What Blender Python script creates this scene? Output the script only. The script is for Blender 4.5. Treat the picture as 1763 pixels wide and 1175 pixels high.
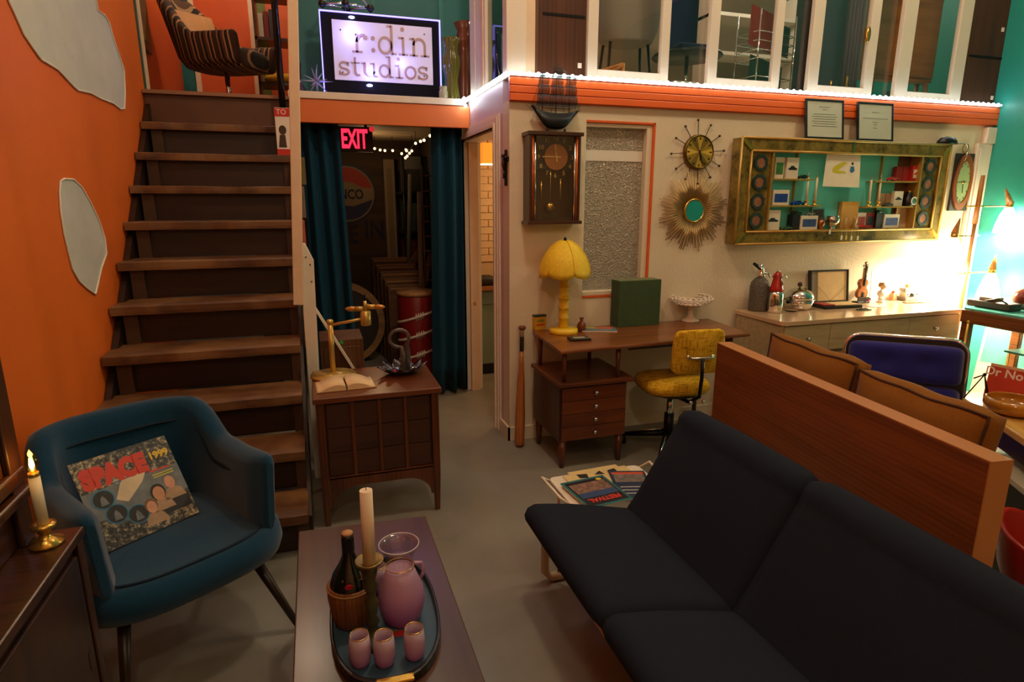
import bpy, bmesh, math, random
from mathutils import Vector, Matrix, Euler, Quaternion
random.seed(7)
for o in list(bpy.data.objects): bpy.data.objects.remove(o)
SC=bpy.context.scene; COL=SC.collection
PI=math.pi
def rad(a): return math.radians(a)
# ------------------------------------------------------------------ camera
FPX=1040.0; PITCH=rad(13.1); YAW=rad(17.9); HC=1.55; IMW,IMH=1763.0,1175.0
cd=bpy.data.cameras.new('camera'); cam=bpy.data.objects.new('camera',cd); COL.objects.link(cam)
cd.sensor_fit='HORIZONTAL'; cd.sensor_width=36.0; cd.lens=36.0*FPX/IMW; cd.clip_start=.02; cd.clip_end=60
cam.location=(0,0,HC); cam.rotation_euler=(PI/2-PITCH,0,-YAW)
SC.camera=cam
# ------------------------------------------------------------------ view, world, lamps
vs=SC.view_settings; vs.view_transform='Standard'; vs.look='None'; vs.gamma=1.0; vs.exposure=0.0; vs.use_curve_mapping=False
SC.display_settings.display_device='sRGB'
W=bpy.data.worlds.new('world'); SC.world=W; W.use_nodes=True
bg=W.node_tree.nodes['Background']; bg.inputs[0].default_value=(1,.72,.45,1); bg.inputs[1].default_value=.02
def lamp(name,loc,power,col=(1,.72,.42),r=.08,kind='POINT',rot=(0,0,0),size=None,spot=None,label=None):
    l=bpy.data.lights.new(name,kind); l.energy=power; l.color=col
    if kind in('POINT','SPOT'): l.shadow_soft_size=r
    if kind=='SPOT': l.spot_size=rad(spot); l.spot_blend=.6
    if kind=='AREA': l.size=size
    o=bpy.data.objects.new(name,l); COL.objects.link(o); o.location=loc; o.rotation_euler=rot
    return o
WARM=(1,.79,.55); SOFT=(1,.84,.64); COOL=(.75,.9,1)
lamp('unseen_ceiling_light',(.9,2.3,3.9),62,WARM,.12)          # unseen lamps assumed over the double-height shop floor
lamp('unseen_ceiling_light',(3.5,2.2,3.9),48,WARM,.12)
lamp('unseen_ceiling_light',(.1,-.6,3.3),40,WARM,.12)
lamp('unseen_ceiling_light',(2.4,-1.8,3.3),22,WARM,.12)
lamp('unseen_ceiling_light',(-.35,6.1,4.2),30,WARM,.1)           # upstairs landing
lamp('unseen_ceiling_light',(.6,4.75,3.9),10,SOFT,.1)
lamp('unseen_ceiling_light',(2.2,4.6,3.5),16,SOFT,.1)            # behind the upper windows
lamp('unseen_ceiling_light',(4.0,4.6,3.5),16,SOFT,.1)
# ------------------------------------------------------------------ pixels to points
_cp,_sp,_cyw,_syw=math.cos(PITCH),math.sin(PITCH),math.cos(YAW),math.sin(YAW)
_fw=Vector((_syw*_cp,_cyw*_cp,-_sp)); _rt=Vector((_cyw,-_syw,0)); _up=_rt.cross(_fw)
CAMP=Vector((0,0,HC))
def ray(x,y): return _fw+_rt*((x-IMW/2)/FPX)-_up*((y-IMH/2)/FPX)
def onz(x,y,z): r=ray(x,y); return CAMP+r*((z-HC)/r.z)
def ony(x,y,Y): r=ray(x,y); return CAMP+r*(Y/r.y)
def onx(x,y,X): r=ray(x,y); return CAMP+r*(X/r.x)
# ------------------------------------------------------------------ materials
def lin(c): return c/12.92 if c<=.04045 else ((c+.055)/1.055)**2.4
def S(r,g,b): return (lin(r/255),lin(g/255),lin(b/255),1)
MATS={}
def _base(name):
    m=bpy.data.materials.new(name); m.use_nodes=True; nt=m.node_tree
    b=nt.nodes['Principled BSDF']; MATS[name]=m
    return m,nt,b
def _coord(nt,scale=(1,1,1),kind='Object'):
    tc=nt.nodes.new('ShaderNodeTexCoord'); mp=nt.nodes.new('ShaderNodeMapping'); mp.inputs['Scale'].default_value=scale
    nt.links.new(tc.outputs[kind],mp.inputs[0]); return mp.outputs[0]
def _noise(nt,vec,scale,detail=4,rough=.55):
    n=nt.nodes.new('ShaderNodeTexNoise'); n.inputs['Scale'].default_value=scale; n.inputs['Detail'].default_value=detail
    n.inputs['Roughness'].default_value=rough; nt.links.new(vec,n.inputs['Vector']); return n.outputs['Fac']
def _ramp(nt,fac,stops):
    r=nt.nodes.new('ShaderNodeValToRGB'); e=r.color_ramp.elements
    while len(e)<len(stops): e.new(.5)
    for i,(p,c) in enumerate(stops): e[i].position=p; e[i].color=c
    nt.links.new(fac,r.inputs[0]); return r.outputs[0]
def _bump(nt,b,h,strength,dist=.01):
    n=nt.nodes.new('ShaderNodeBump'); n.inputs['Strength'].default_value=strength; n.inputs['Distance'].default_value=dist
    nt.links.new(h,n.inputs['Height']); nt.links.new(n.outputs[0],b.inputs['Normal'])
def k(c,f): return (min(1,c[0]*f),min(1,c[1]*f),min(1,c[2]*f),1)
def mat(name,col,rough=.5,metal=0,var=.08,vs=6,bump=0,bs=60,spec=.5,coat=0,sheen=0,em=0,emc=None,trans=0,ior=1.45,alpha=1):
    if name in MATS: return MATS[name]
    m,nt,b=_base(name)
    if var>0:
        f=_noise(nt,_coord(nt),vs); c=_ramp(nt,f,[(.25,k(col,1-var)),(.75,k(col,1+var))]); nt.links.new(c,b.inputs['Base Color'])
    else: b.inputs['Base Color'].default_value=col
    b.inputs['Roughness'].default_value=rough; b.inputs['Metallic'].default_value=metal
    b.inputs['Specular IOR Level'].default_value=spec; b.inputs['Coat Weight'].default_value=coat
    b.inputs['Coat Roughness'].default_value=.15
    if sheen: b.inputs['Sheen Weight'].default_value=sheen; b.inputs['Sheen Roughness'].default_value=.5
    if bump: _bump(nt,b,_noise(nt,_coord(nt),bs,6),bump)
    if em: b.inputs['Emission Color'].default_value=emc or col; b.inputs['Emission Strength'].default_value=em
    if trans: b.inputs['Transmission Weight'].default_value=trans; b.inputs['IOR'].default_value=ior
    if alpha<1: b.inputs['Alpha'].default_value=alpha
    return m
def wood(name,c1,c2,rough=.4,ax=0,sc=1.0,coat=.0,bump=.05,wear=None):
    if name in MATS: return MATS[name]
    m,nt,b=_base(name)
    st=[14*sc,14*sc,14*sc]; st[ax]=1.1*sc
    v=_coord(nt,tuple(st)); f=_noise(nt,v,1.6,8,.62)
    w=nt.nodes.new('ShaderNodeTexWave'); w.inputs['Scale'].default_value=1.3; w.inputs['Distortion'].default_value=5; w.inputs['Detail'].default_value=3
    w.bands_direction='XYZ'[(ax+1)%3]; nt.links.new(v,w.inputs[0])
    mx=nt.nodes.new('ShaderNodeMath'); mx.operation='MULTIPLY_ADD'; mx.inputs[1].default_value=.16
    nt.links.new(w.outputs['Fac'],mx.inputs[0]); nt.links.new(f,mx.inputs[2])
    c=_ramp(nt,mx.outputs[0],[(.35,c1),(.7,c2),(.98,k(c2,1.1))])
    if wear:
        g=_noise(nt,_coord(nt,(1,1,1)),3.5,5); gr=_ramp(nt,g,[(.42,(0,0,0,1)),(.62,(1,1,1,1))])
        mm=nt.nodes.new('ShaderNodeMix'); mm.data_type='RGBA'; nt.links.new(gr,mm.inputs['Factor']); nt.links.new(c,mm.inputs['A']); mm.inputs['B'].default_value=wear
        c=mm.outputs['Result']
    nt.links.new(c,b.inputs['Base Color']); b.inputs['Roughness'].default_value=rough; b.inputs['Coat Weight'].default_value=coat; b.inputs['Coat Roughness'].default_value=.2
    if bump: _bump(nt,b,mx.outputs[0],bump,.004)
    return m
def fabric(name,col,rough=.9,sc=420,sheen=.15,bump=.35,var=.2):
    if name in MATS: return MATS[name]
    m,nt,b=_base(name); v=_coord(nt); f=_noise(nt,v,sc,3); c=_ramp(nt,f,[(.3,k(col,1-var)),(.7,k(col,1+var))])
    nt.links.new(c,b.inputs['Base Color']); b.inputs['Roughness'].default_value=rough; b.inputs['Specular IOR Level'].default_value=.2
    b.inputs['Sheen Weight'].default_value=sheen; _bump(nt,b,f,bump,.002); return m
def glass(name,col=(1,1,1,1),rough=0,ior=1.45,trans=1,bump=0,bs=60):
    if name in MATS: return MATS[name]
    m,nt,b=_base(name); b.inputs['Base Color'].default_value=col; b.inputs['Roughness'].default_value=rough
    b.inputs['Transmission Weight'].default_value=trans; b.inputs['IOR'].default_value=ior
    if bump: _bump(nt,b,_noise(nt,_coord(nt),bs,2),bump,.01)
    return m
def pane(name,tint=(1,1,1,1),refl=.08):
    'thin window glass: clear see-through layer with a fresnel gloss'
    if name in MATS: return MATS[name]
    m=bpy.data.materials.new(name); m.use_nodes=True; nt=m.node_tree; MATS[name]=m
    for n in list(nt.nodes): nt.nodes.remove(n)
    o=nt.nodes.new('ShaderNodeOutputMaterial'); t=nt.nodes.new('ShaderNodeBsdfTransparent'); g=nt.nodes.new('ShaderNodeBsdfGlossy'); mx=nt.nodes.new('ShaderNodeMixShader')
    t.inputs[0].default_value=tint; g.inputs['Roughness'].default_value=.02; mx.inputs[0].default_value=refl
    nt.links.new(t.outputs[0],mx.inputs[1]); nt.links.new(g.outputs[0],mx.inputs[2]); nt.links.new(mx.outputs[0],o.inputs[0])
    return m
def emit(name,col,st): return mat(name,col,.6,var=0,em=st,emc=col)
def stripes(name,cols,axis=0,freq=10,rough=.9):
    if name in MATS: return MATS[name]
    m,nt,b=_base(name); tc=nt.nodes.new('ShaderNodeTexCoord'); sp=nt.nodes.new('ShaderNodeSeparateXYZ'); nt.links.new(tc.outputs['Object'],sp.inputs[0])
    a=nt.nodes.new('ShaderNodeMath'); a.operation='MULTIPLY'; a.inputs[1].default_value=freq; nt.links.new(sp.outputs[axis],a.inputs[0])
    fr=nt.nodes.new('ShaderNodeMath'); fr.operation='FRACT'; nt.links.new(a.outputs[0],fr.inputs[0])
    r=nt.nodes.new('ShaderNodeValToRGB'); r.color_ramp.interpolation='CONSTANT'; e=r.color_ramp.elements
    while len(e)<len(cols): e.new(.5)
    for i,(p,c) in enumerate(cols): e[i].position=p; e[i].color=c
    nt.links.new(fr.outputs[0],r.inputs[0]); nt.links.new(r.outputs[0],b.inputs['Base Color']); b.inputs['Roughness'].default_value=rough
    _bump(nt,b,_noise(nt,_coord(nt),400,3),.3,.002); return m
def tweed(name):
    if name in MATS: return MATS[name]
    m,nt,b=_base(name)
    f2=_noise(nt,_coord(nt,(230,60,14)),1.0,2); f3=_noise(nt,_coord(nt,(14,60,230)),1.0,2)
    a=nt.nodes.new('ShaderNodeMath'); a.operation='MINIMUM'; nt.links.new(f3,a.inputs[0]); nt.links.new(f2,a.inputs[1])
    c=_ramp(nt,a.outputs[0],[(.28,S(92,62,8)),(.36,S(182,134,18)),(.46,S(220,174,40)),(.62,S(230,190,66))])
    nt.links.new(c,b.inputs['Base Color']); b.inputs['Roughness'].default_value=.95; b.inputs['Specular IOR Level'].default_value=.15
    _bump(nt,b,a.outputs[0],.4,.002); return m
# ------------------------------------------------------------------ mesh builder
def TM(loc=(0,0,0),rot=(0,0,0),sc=(1,1,1)):
    return Matrix.Translation(loc)@Euler(rot).to_matrix().to_4x4()@Matrix.Diagonal((sc[0],sc[1],sc[2],1))
class MB:
    def __init__(s): s.v=[]; s.f=[]; s.s=[]
    def add(s,vs,fs,sm=False,M=None):
        o=len(s.v)
        s.v+= [tuple(M@Vector(p)) for p in vs] if M is not None else [tuple(p) for p in vs]
        for f in fs: s.f.append(tuple(i+o for i in f)); s.s.append(sm)
        return s
    def box(s,x0,x1,y0,y1,z0,z1,M=None):
        return s.add([(x0,y0,z0),(x1,y0,z0),(x1,y1,z0),(x0,y1,z0),(x0,y0,z1),(x1,y0,z1),(x1,y1,z1),(x0,y1,z1)],
            [(0,3,2,1),(4,5,6,7),(0,1,5,4),(1,2,6,5),(2,3,7,6),(3,0,4,7)],False,M)
    def cb(s,c,d,rot=(0,0,0)):
        return s.box(-d[0]/2,d[0]/2,-d[1]/2,d[1]/2,-d[2]/2,d[2]/2,TM(c,rot))
    def grid(s,pts,cu=False,cv=False,sm=True,M=None):
        nu=len(pts); nv=len(pts[0]); vs=[p for r in pts for p in r]; fs=[]
        for i in range(nu if cu else nu-1):
            for j in range(nv if cv else nv-1):
                a=i*nv+j; b=((i+1)%nu)*nv+j; c=((i+1)%nu)*nv+(j+1)%nv; d=i*nv+(j+1)%nv
                fs.append((a,b,c,d))
        return s.add(vs,fs,sm,M)
    def lathe(s,prof,n=24,M=None,sm=True,cap=True,sx=1,sy=1):
        pts=[[(r*math.cos(2*PI*i/n)*sx,r*math.sin(2*PI*i/n)*sy,z) for i in range(n)] for r,z in prof]
        s.grid(pts,False,True,sm,M)
        if cap:
            if prof[0][0]>1e-5: s.add(pts[0],[tuple(range(n))[::-1]],False,M)
            if prof[-1][0]>1e-5: s.add(pts[-1],[tuple(range(n))],False,M)
        return s
    def cyl(s,p0,p1,r0,r1=None,n=14,sm=True,cap=True):
        p0=Vector(p0); p1=Vector(p1); r1=r0 if r1 is None else r1; d=(p1-p0); L=d.length
        if L<1e-7: return s
        q=d.to_track_quat('Z','Y').to_matrix().to_4x4(); M=Matrix.Translation(p0)@q
        return s.lathe([(r0,0),(r1,L)],n,M,sm,cap)
    def tube(s,pts,r,n=8,closed=False,cap=True):
        P=[Vector(p) for p in pts]; m=len(P); rs=r if isinstance(r,(list,tuple)) else [r]*m; rings=[]; up=None
        for i in range(m):
            a=P[(i-1)%m] if (closed or i>0) else P[i]; b=P[(i+1)%m] if (closed or i<m-1) else P[i]
            t=(b-a).normalized() if (b-a).length>1e-9 else Vector((0,0,1))
            if up is None: up=t.orthogonal().normalized()
            up=(up-t*up.dot(t)); up=up.normalized() if up.length>1e-6 else t.orthogonal().normalized()
            w=t.cross(up); rings.append([tuple(P[i]+(up*math.cos(2*PI*j/n)+w*math.sin(2*PI*j/n))*rs[i]) for j in range(n)])
        s.grid(rings,closed,True,True)
        if cap and not closed: s.add(rings[0],[tuple(range(n))]); s.add(rings[-1],[tuple(range(n))[::-1]])
        return s
    def prism(s,poly,h0,h1,M=None,sm=False):
        n=len(poly); vs=[(x,y,h0) for x,y in poly]+[(x,y,h1) for x,y in poly]
        fs=[tuple(range(n))[::-1],tuple(range(n,2*n))]; s.add(vs,fs,False,M)
        return s.add(vs,[(i,(i+1)%n,n+(i+1)%n,n+i) for i in range(n)],sm,M)
    def ball(s,c,r,n=12,sc=(1,1,1),M=None):
        m=max(4,n//2); prof=[(r*math.sin(PI*i/m),-r*math.cos(PI*i/m)) for i in range(m+1)]
        prof[0]=(1e-4*r,-r); prof[-1]=(1e-4*r,r)
        T=TM(c,(0,0,0),sc); return s.lathe(prof,n,(M@T) if M is not None else T)
    def build(s,name,m,parent=None,bevel=0,sub=0,seg=2,M=None,label=None,solid=0):
        me=bpy.data.meshes.new(name); me.from_pydata(s.v if M is None else [tuple(M@Vector(p)) for p in s.v],[],s.f)
        me.polygons.foreach_set('use_smooth',s.s); me.materials.append(m); me.update()
        bm=bmesh.new(); bm.from_mesh(me); bmesh.ops.remove_doubles(bm,verts=bm.verts,dist=1e-6); bmesh.ops.recalc_face_normals(bm,faces=bm.faces); bm.to_mesh(me); bm.free()
        o=bpy.data.objects.new(name,me); COL.objects.link(o)
        if parent is not None: o.parent=parent
        if solid: md=o.modifiers.new('solid','SOLIDIFY'); md.thickness=solid; md.offset=0
        if bevel: md=o.modifiers.new('bevel','BEVEL'); md.width=bevel; md.segments=seg; md.limit_method='ANGLE'; md.angle_limit=rad(35)
        if sub:
            md=o.modifiers.new('sub','SUBSURF'); md.levels=sub; md.render_levels=sub
            me.polygons.foreach_set('use_smooth',[True]*len(me.polygons))
        if label: o['label']=label
        return o
def tag(o,label,cat,group=None):
    o['label']=label; o['category']=cat
    if group: o['group']=group
    return o
def thing(name,label,cat,loc=(0,0,0),rz=0,group=None,rot=None):
    o=bpy.data.objects.new(name,None); COL.objects.link(o); o.empty_display_size=.05
    o.location=loc; o.rotation_euler=rot if rot else (0,0,rz); return tag(o,label,cat,group)
def struct(o): o['kind']='structure'; return o
def share(src,name,parent,loc,rot=(0,0,0),sc=(1,1,1)):
    c=src.copy(); COL.objects.link(c); c.name=name; c.parent=parent; c.location=loc; c.rotation_euler=rot; c.scale=sc; return c
def copy_tree(o,parent=None):
    c=o.copy(); COL.objects.link(c); c.parent=parent
    for ch in list(o.children): copy_tree(ch,c)
    return c
def text(name,body,size,m,parent,M,ext=.0006,align='CENTER',sx=1,bold=0,space=1):
    cu=bpy.data.curves.new(name,'FONT'); cu.body=body; cu.size=size; cu.extrude=ext; cu.align_x=align; cu.align_y='CENTER'; cu.offset=bold; cu.space_character=space
    cu.resolution_u=3
    t=bpy.data.objects.new('tmp_text',cu); COL.objects.link(t); dg=bpy.context.evaluated_depsgraph_get(); dg.update()
    me=bpy.data.meshes.new_from_object(t.evaluated_get(dg)); bpy.data.objects.remove(t); bpy.data.curves.remove(cu)
    me.transform(M@Matrix.Diagonal((sx,1,1,1))); me.materials.clear(); me.materials.append(m); me.name=name
    o=bpy.data.objects.new(name,me); COL.objects.link(o)
    if parent is not None: o.parent=parent
    return o
def arc(cx,cy,r,a0,a1,n=12,ry=None):
    ry=r if ry is None else ry
    return [(cx+r*math.cos(rad(a0+(a1-a0)*i/n)),cy+ry*math.sin(rad(a0+(a1-a0)*i/n))) for i in range(n+1)]
def rrect(w,h,r,n=5):
    p=[]
    for cx,cy,a in((w/2-r,h/2-r,0),(-w/2+r,h/2-r,90),(-w/2+r,-h/2+r,180),(w/2-r,-h/2+r,270)): p+=arc(cx,cy,r,a,a+90,n)
    return p
def disc(r,n=24): return [(r*math.cos(2*PI*i/n),r*math.sin(2*PI*i/n)) for i in range(n)]
FRONT=TM((0,0,0),(PI/2,0,0))   # XY drawing -> XZ plane, facing -Y
def poly_ring(mb,outer,inner,h0,h1,M=None):
    n=len(outer); vs=[(x,y,h0) for x,y in outer]+[(x,y,h0) for x,y in inner]+[(x,y,h1) for x,y in outer]+[(x,y,h1) for x,y in inner]; fs=[]
    for i in range(n):
        j=(i+1)%n; fs+=[(i,j,n+j,n+i),(2*n+i,3*n+i,3*n+j,2*n+j),(i,2*n+i,2*n+j,j),(n+i,n+j,3*n+j,3*n+i)]
    return mb.add(vs,fs,False,M)
# ================================================================== palette
ORANGE=mat('orange_plaster',S(226,106,24),.55,var=.07,vs=1.6,bump=.12,bs=26)
PLASTER=mat('bare_plaster',S(196,194,182),.8,var=.07,vs=5,bump=.35,bs=14)
CREAM=mat('cream_wall',S(226,212,184),.6,var=.02,vs=3,bump=.25,bs=55)
LAV=mat('lavender_lit_wall',S(206,178,186),.5,var=.03,vs=3,bump=.1,bs=50)  # violet light of the sign partly mixed into this wall colour
WHITEP=mat('white_paint',S(226,214,196),.4,var=.03,vs=5)
PINKP=mat('worn_cream_paint',S(224,196,164),.5,var=.06,vs=9)
TEALW=mat('teal_wall',S(38,150,138),.45,var=.05,vs=2,bump=.12,bs=20)
TEALD=mat('deep_teal_wall',S(20,104,104),.55,var=.05,vs=2,bump=.05)
OBEAM=mat('orange_siding',S(226,98,34),.4,var=.05,vs=3)
OHEAD=mat('orange_header',S(214,110,42),.5,var=.04,vs=3)
STAIRW=wood('stair_oak',S(64,38,19),S(104,66,35),.55,0,1.0,bump=.15,wear=S(128,90,52))
RISER=wood('dark_riser',S(28,15,8),S(48,27,14),.45,0,.8)
DARKW=wood('dark_walnut',S(38,20,9),S(68,36,17),.32,0,.9,coat=.25)
DARKWV=wood('dark_walnut_upright',S(36,19,9),S(64,34,16),.32,2,.9,coat=.25)
WALN=wood('walnut',S(86,44,18),S(142,82,38),.3,0,.8,coat=.25)
WALNV=wood('walnut_upright',S(60,28,12),S(104,54,24),.35,2,.8,coat=.2)
TEAK=wood('teak',S(104,54,22),S(136,76,32),.42,1,.9,coat=.05,bump=.02)
TEAKE=mat('teak_edge',S(186,124,64),.45,var=.06,vs=5)
BLOND=wood('blond_laminate',S(160,138,100),S(186,164,124),.3,0,1.6,coat=.3)
BLONDT=mat('blond_top',S(206,172,134),.16,var=.04,vs=8,coat=.5)
BRASS=mat('brass',S(220,174,84),.24,.85,var=.08,vs=12)
GOLDM=mat('antique_gold',S(186,148,72),.35,.45,var=.12,vs=20)
CHROME=mat('chrome',S(226,226,226),.07,1,var=0)
STEEL=mat('brushed_steel',S(190,190,186),.25,1,var=.05)
BLACK=mat('black_plastic',S(20,19,19),.35,var=0)
BLKM=mat('black_metal',S(26,25,25),.4,.6,var=0)
WHITE=mat('white_card',S(232,226,212),.6,var=.03)
PAPER=mat('paper',S(236,226,204),.8,var=.05,vs=20)
INK=mat('black_ink',S(24,22,22),.7,var=0)
CLEAR=pane('window_glass',(.96,.98,.97,1),.07)
GLASS=glass('clear_glass',(1,1,1,1),.01)
DARKGL=pane('smoked_glass',(.75,.75,.72,1),.1)
# ================================================================== floor, walls, ceilings
def floor_mat():
    m,nt,b=_base('painted_concrete'); v=_coord(nt); f=_noise(nt,v,1.3,6,.6)
    c=_ramp(nt,f,[(.3,S(116,111,100)),(.55,S(134,129,117)),(.75,S(148,142,128))]); nt.links.new(c,b.inputs['Base Color'])
    g=_noise(nt,v,2.2,5); r=_ramp(nt,g,[(.35,(.3,.3,.3,1)),(.7,(.55,.55,.55,1))]); nt.links.new(r,b.inputs['Roughness'])
    _bump(nt,b,_noise(nt,v,30,4),.04); return m
FLOORM=floor_mat()
XL,XR,YB,ZC=-1.02,5.10,-2.6,4.3
LZ=2.25; RIS=LZ/11; YW=3.58; XS=1.14; YH=4.52
struct(MB().box(XL-.2,XR+.1,YB-.1,7.4,-.1,0).build('floor',FLOORM))
wl=struct(MB().box(XL-.12,XL,YB,4.93,0,ZC).build('wall_left',ORANGE))
struct(MB().box(XR,XR+.1,YB,6.2,0,ZC).build('wall_right',TEALW))
struct(MB().box(XL-.12,XR+.1,YB-.1,YB,0,ZC).build('wall_rear',mat('warm_rear_wall',S(206,170,122),.6)))
struct(MB().box(XL-.12,XR+.1,YB,7.4,ZC,ZC+.1).build('ceiling',mat('ceiling_white',S(206,200,188),.8)))
# main wall with the window opening
WX0,WX1,WZ0,WZ1=1.637,2.115,.94,2.03
b=MB()
b.box(XS,WX0,YW,YW+.13,0,2.12).box(WX1,XR,YW,YW+.13,0,2.12).box(WX0,WX1,YW,YW+.13,0,WZ0).box(WX0,WX1,YW,YW+.13,WZ1,2.12)
wb=struct(b.build('wall_back',CREAM))
# short side wall with the doorway
DY0,DY1,DZ=3.84,4.75,2.0
b=MB(); b.box(XS,XS+.13,YW+.13,DY0,0,2.25).box(XS,XS+.13,DY0,DY1,DZ,2.25).box(XS,XS+.13,DY1,4.9,0,2.25)
struct(b.build('wall_side',LAV))
struct(MB().box(XS+.14,XR,YW+.004,6.1,2.13,2.249).build('ceiling_side_room',CREAM))
# door casing on the side wall
b=MB()
for i,(w,d) in enumerate(((.075,.012),(.055,.02),(.02,.03))):
    b.box(XS-d,XS,DY0-w,DY0,0,DZ+.0).box(XS-d,XS,DY0-w,DY1+w,DZ,DZ+w)
    b.box(XS-d,XS,DY1,DY1+w,0,DZ)
dr=struct(b.build('door_1',WHITEP))
MB().box(XS,XS+.13,DY1-.015,DY1,0,DZ).box(XS,XS+.13,DY0,DY0+.015,0,DZ).box(XS,XS+.13,DY0,DY1,DZ-.015,DZ).build('door_jamb',WHITEP,dr)
MB().box(XS+.03,XS+.1,DY1-.05,DY1-.015,0,DZ-.015).build('door_stop',PINKP,dr)
MB().box(XS+.05,XS+.07,DY1-.056,DY1-.05,.72,.75).build('strike_plate',BRASS,dr)
struct(MB().box(XS-.012,XS,YW-.012,DY0-.075,0,.09).box(XS-.012,2.9,YW-.012,YW,0,.09).build('baseboard_back',CREAM))
# orange siding beam: three planks, and its cap board carrying the lights
bm_=struct(MB().box(XS-.005,XR,YW-.02,YW,2.115,2.25).build('trim_1',OBEAM))
for i in range(3):
    z=2.118+i*.0425; MB().box(XS-.006,XR,YW-.036,YW-.021,z,z+.0395).build('plank',OBEAM,bm_,bevel=.003)
struct(MB().box(XS-.006,XR,YW-.036,YW+.13,2.251,2.268).box(XS-.006,XS+.13,YW+.13,YH+.03,2.251,2.268).build('trim_2',WHITEP))
# orange header over the curtained opening, white shelf board on top
struct(MB().box(-.05,XS-.003,YH,YH+.05,2.065,2.215).build('trim_3',OHEAD,bevel=.003))
struct(MB().box(-.1,XS-.033,YH-.012,4.98,2.217,2.262).build('trim_4',WHITEP,bevel=.003))
# upper floor, storage ceiling
struct(MB().box(XL-.12,-.1,4.86,7.3,2.12,2.25).box(-.1,1.9,4.98,7.3,2.216,2.25).build('floor_upper',mat('upper_boards',S(150,120,80),.5)))
struct(MB().box(-.06,XS-.003,YH+.06,4.98,2.15,2.21).build('ceiling_opening',WHITEP))
# storage room below: plank ceiling, dark back wall, side walls
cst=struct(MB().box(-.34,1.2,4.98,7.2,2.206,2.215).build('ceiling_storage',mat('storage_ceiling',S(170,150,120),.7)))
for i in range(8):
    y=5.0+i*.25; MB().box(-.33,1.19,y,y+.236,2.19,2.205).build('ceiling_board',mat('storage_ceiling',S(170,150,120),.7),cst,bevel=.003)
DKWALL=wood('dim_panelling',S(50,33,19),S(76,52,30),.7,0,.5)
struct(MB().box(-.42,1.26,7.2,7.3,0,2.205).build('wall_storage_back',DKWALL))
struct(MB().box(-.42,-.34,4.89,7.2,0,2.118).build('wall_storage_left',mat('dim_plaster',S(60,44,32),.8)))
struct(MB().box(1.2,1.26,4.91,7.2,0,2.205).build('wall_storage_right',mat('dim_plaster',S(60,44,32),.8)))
# side room: painted brick wall, bricks in real courses where the door shows them
sr=struct(MB().box(1.262,4.0,5.72,5.8,0,2.125).build('wall_side_room_back',mat('mortar',S(206,176,136),.85,bump=.3)))
BRK=mat('painted_brick',S(222,190,146),.7,var=.08,vs=9,bump=.5,bs=25)
brk=MB().box(-.1005,.1005,-.008,.009,-.0315,.0315).build('brick',BRK,sr,bevel=.004); brk.location=(1.40,5.713,1.0)
n=0
for r_ in range(17):
    for c_ in range(4):
        if r_==0 and c_==0: continue
        x=1.40+c_*.207+(.1 if r_%2 else 0); z=1.0+r_*.067
        share(brk,'brick',sr,(x,5.713+random.uniform(-.003,.003),z),(0,random.uniform(-.012,.012),0)); n+=1
struct(MB().box(4.0,4.1,3.71,5.8,0,2.13).build('wall_side_room_right',mat('pale_green',S(120,160,140),.7)))
# upper rooms: walls
struct(MB().box(-.03,1.6,4.98,5.03,2.25,ZC).build('wall_upper_teal',TEALD))
struct(MB().box(.52,.535,4.972,4.98,2.25,ZC).box(1.02,1.05,4.965,4.98,2.25,ZC).build('trim_5',mat('teal_batten',S(28,116,114),.5)))
struct(MB().box(1.6,XR,6.0,6.1,2.25,ZC).build('wall_upper_back',mat('taupe_wall',S(140,120,96),.7)))
UPX=-1.14
struct(MB().box(UPX-.1,UPX,4.93,7.3,2.25,ZC).build('wall_upper_left',mat('orange_upper',S(206,84,24),.6)))
struct(MB().box(UPX,1.6,7.2,7.3,2.25,ZC).build('wall_upper_rear',mat('orange_upper',S(206,84,24),.6)))
OU=mat('orange_upper',S(206,84,24),.6)
# landing edge trim at the end of the orange wall
struct(MB().box(XL-.03,XL+.004,4.90,4.955,2.25,ZC).build('trim_6',mat('green_edge',S(38,80,66),.5)))
struct(MB().box(XL-.04,XL+.012,4.956,5.02,2.25,ZC).build('trim_7',PINKP))
# colour panels and battens on the upstairs rear wall
def uback(px0,px1,m,name,d=.012):
    a=ony(px0,80,7.2).x; c=ony(px1,80,7.2).x
    return MB().box(a,c,7.2-d,7.199,2.25,ZC).build(name,m)
upan=[struct(uback(288,306,OU,'trim_8')),struct(uback(306,332,TEALD,'trim_9')),struct(uback(332,341,PINKP,'trim_10',.03)),
 struct(uback(341,433,OU,'trim_11',.01)),struct(uback(433,442,PINKP,'trim_12',.03)),struct(uback(442,462,mat('olive_panel',S(96,104,40),.6),'trim_13',.02))]
# ------------------------------------------------------------------ bare plaster patches on the orange wall
def patch(pts,name='plaster_patch'):
    P=[onx(x,y,XL+.004) for x,y in pts]; n=len(P); b=MB()
    b.add([(XL+.0035,p.y,p.z) for p in P],[tuple(range(n))])
    o=b.build(name,PLASTER,wl); P2=[(XL+.005,p.y,p.z) for p in P]
    MB().tube(P2,.0045,6,closed=True).build('patch_rim',mat('patch_rim',S(226,216,196),.8,bump=.4,bs=30),o)
patch([(5,-40),(14,0),(28,30),(40,58),(56,82),(70,102),(84,110),(100,120),(112,133),(124,146),(133,155),(156,160),(172,169),(195,178),(207,188),(214,187),(215,160),(213,120),(205,95),(197,72),(191,52),(188,40),(180,26),(168,18),(160,-40)])
patch([(104,312),(110,308),(126,309),(140,322),(155,348),(170,380),(180,410),(183,437),(174,462),(168,490),(164,507),(150,497),(136,484),(124,462),(117,432),(110,402),(104,362),(102,330)])
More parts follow.
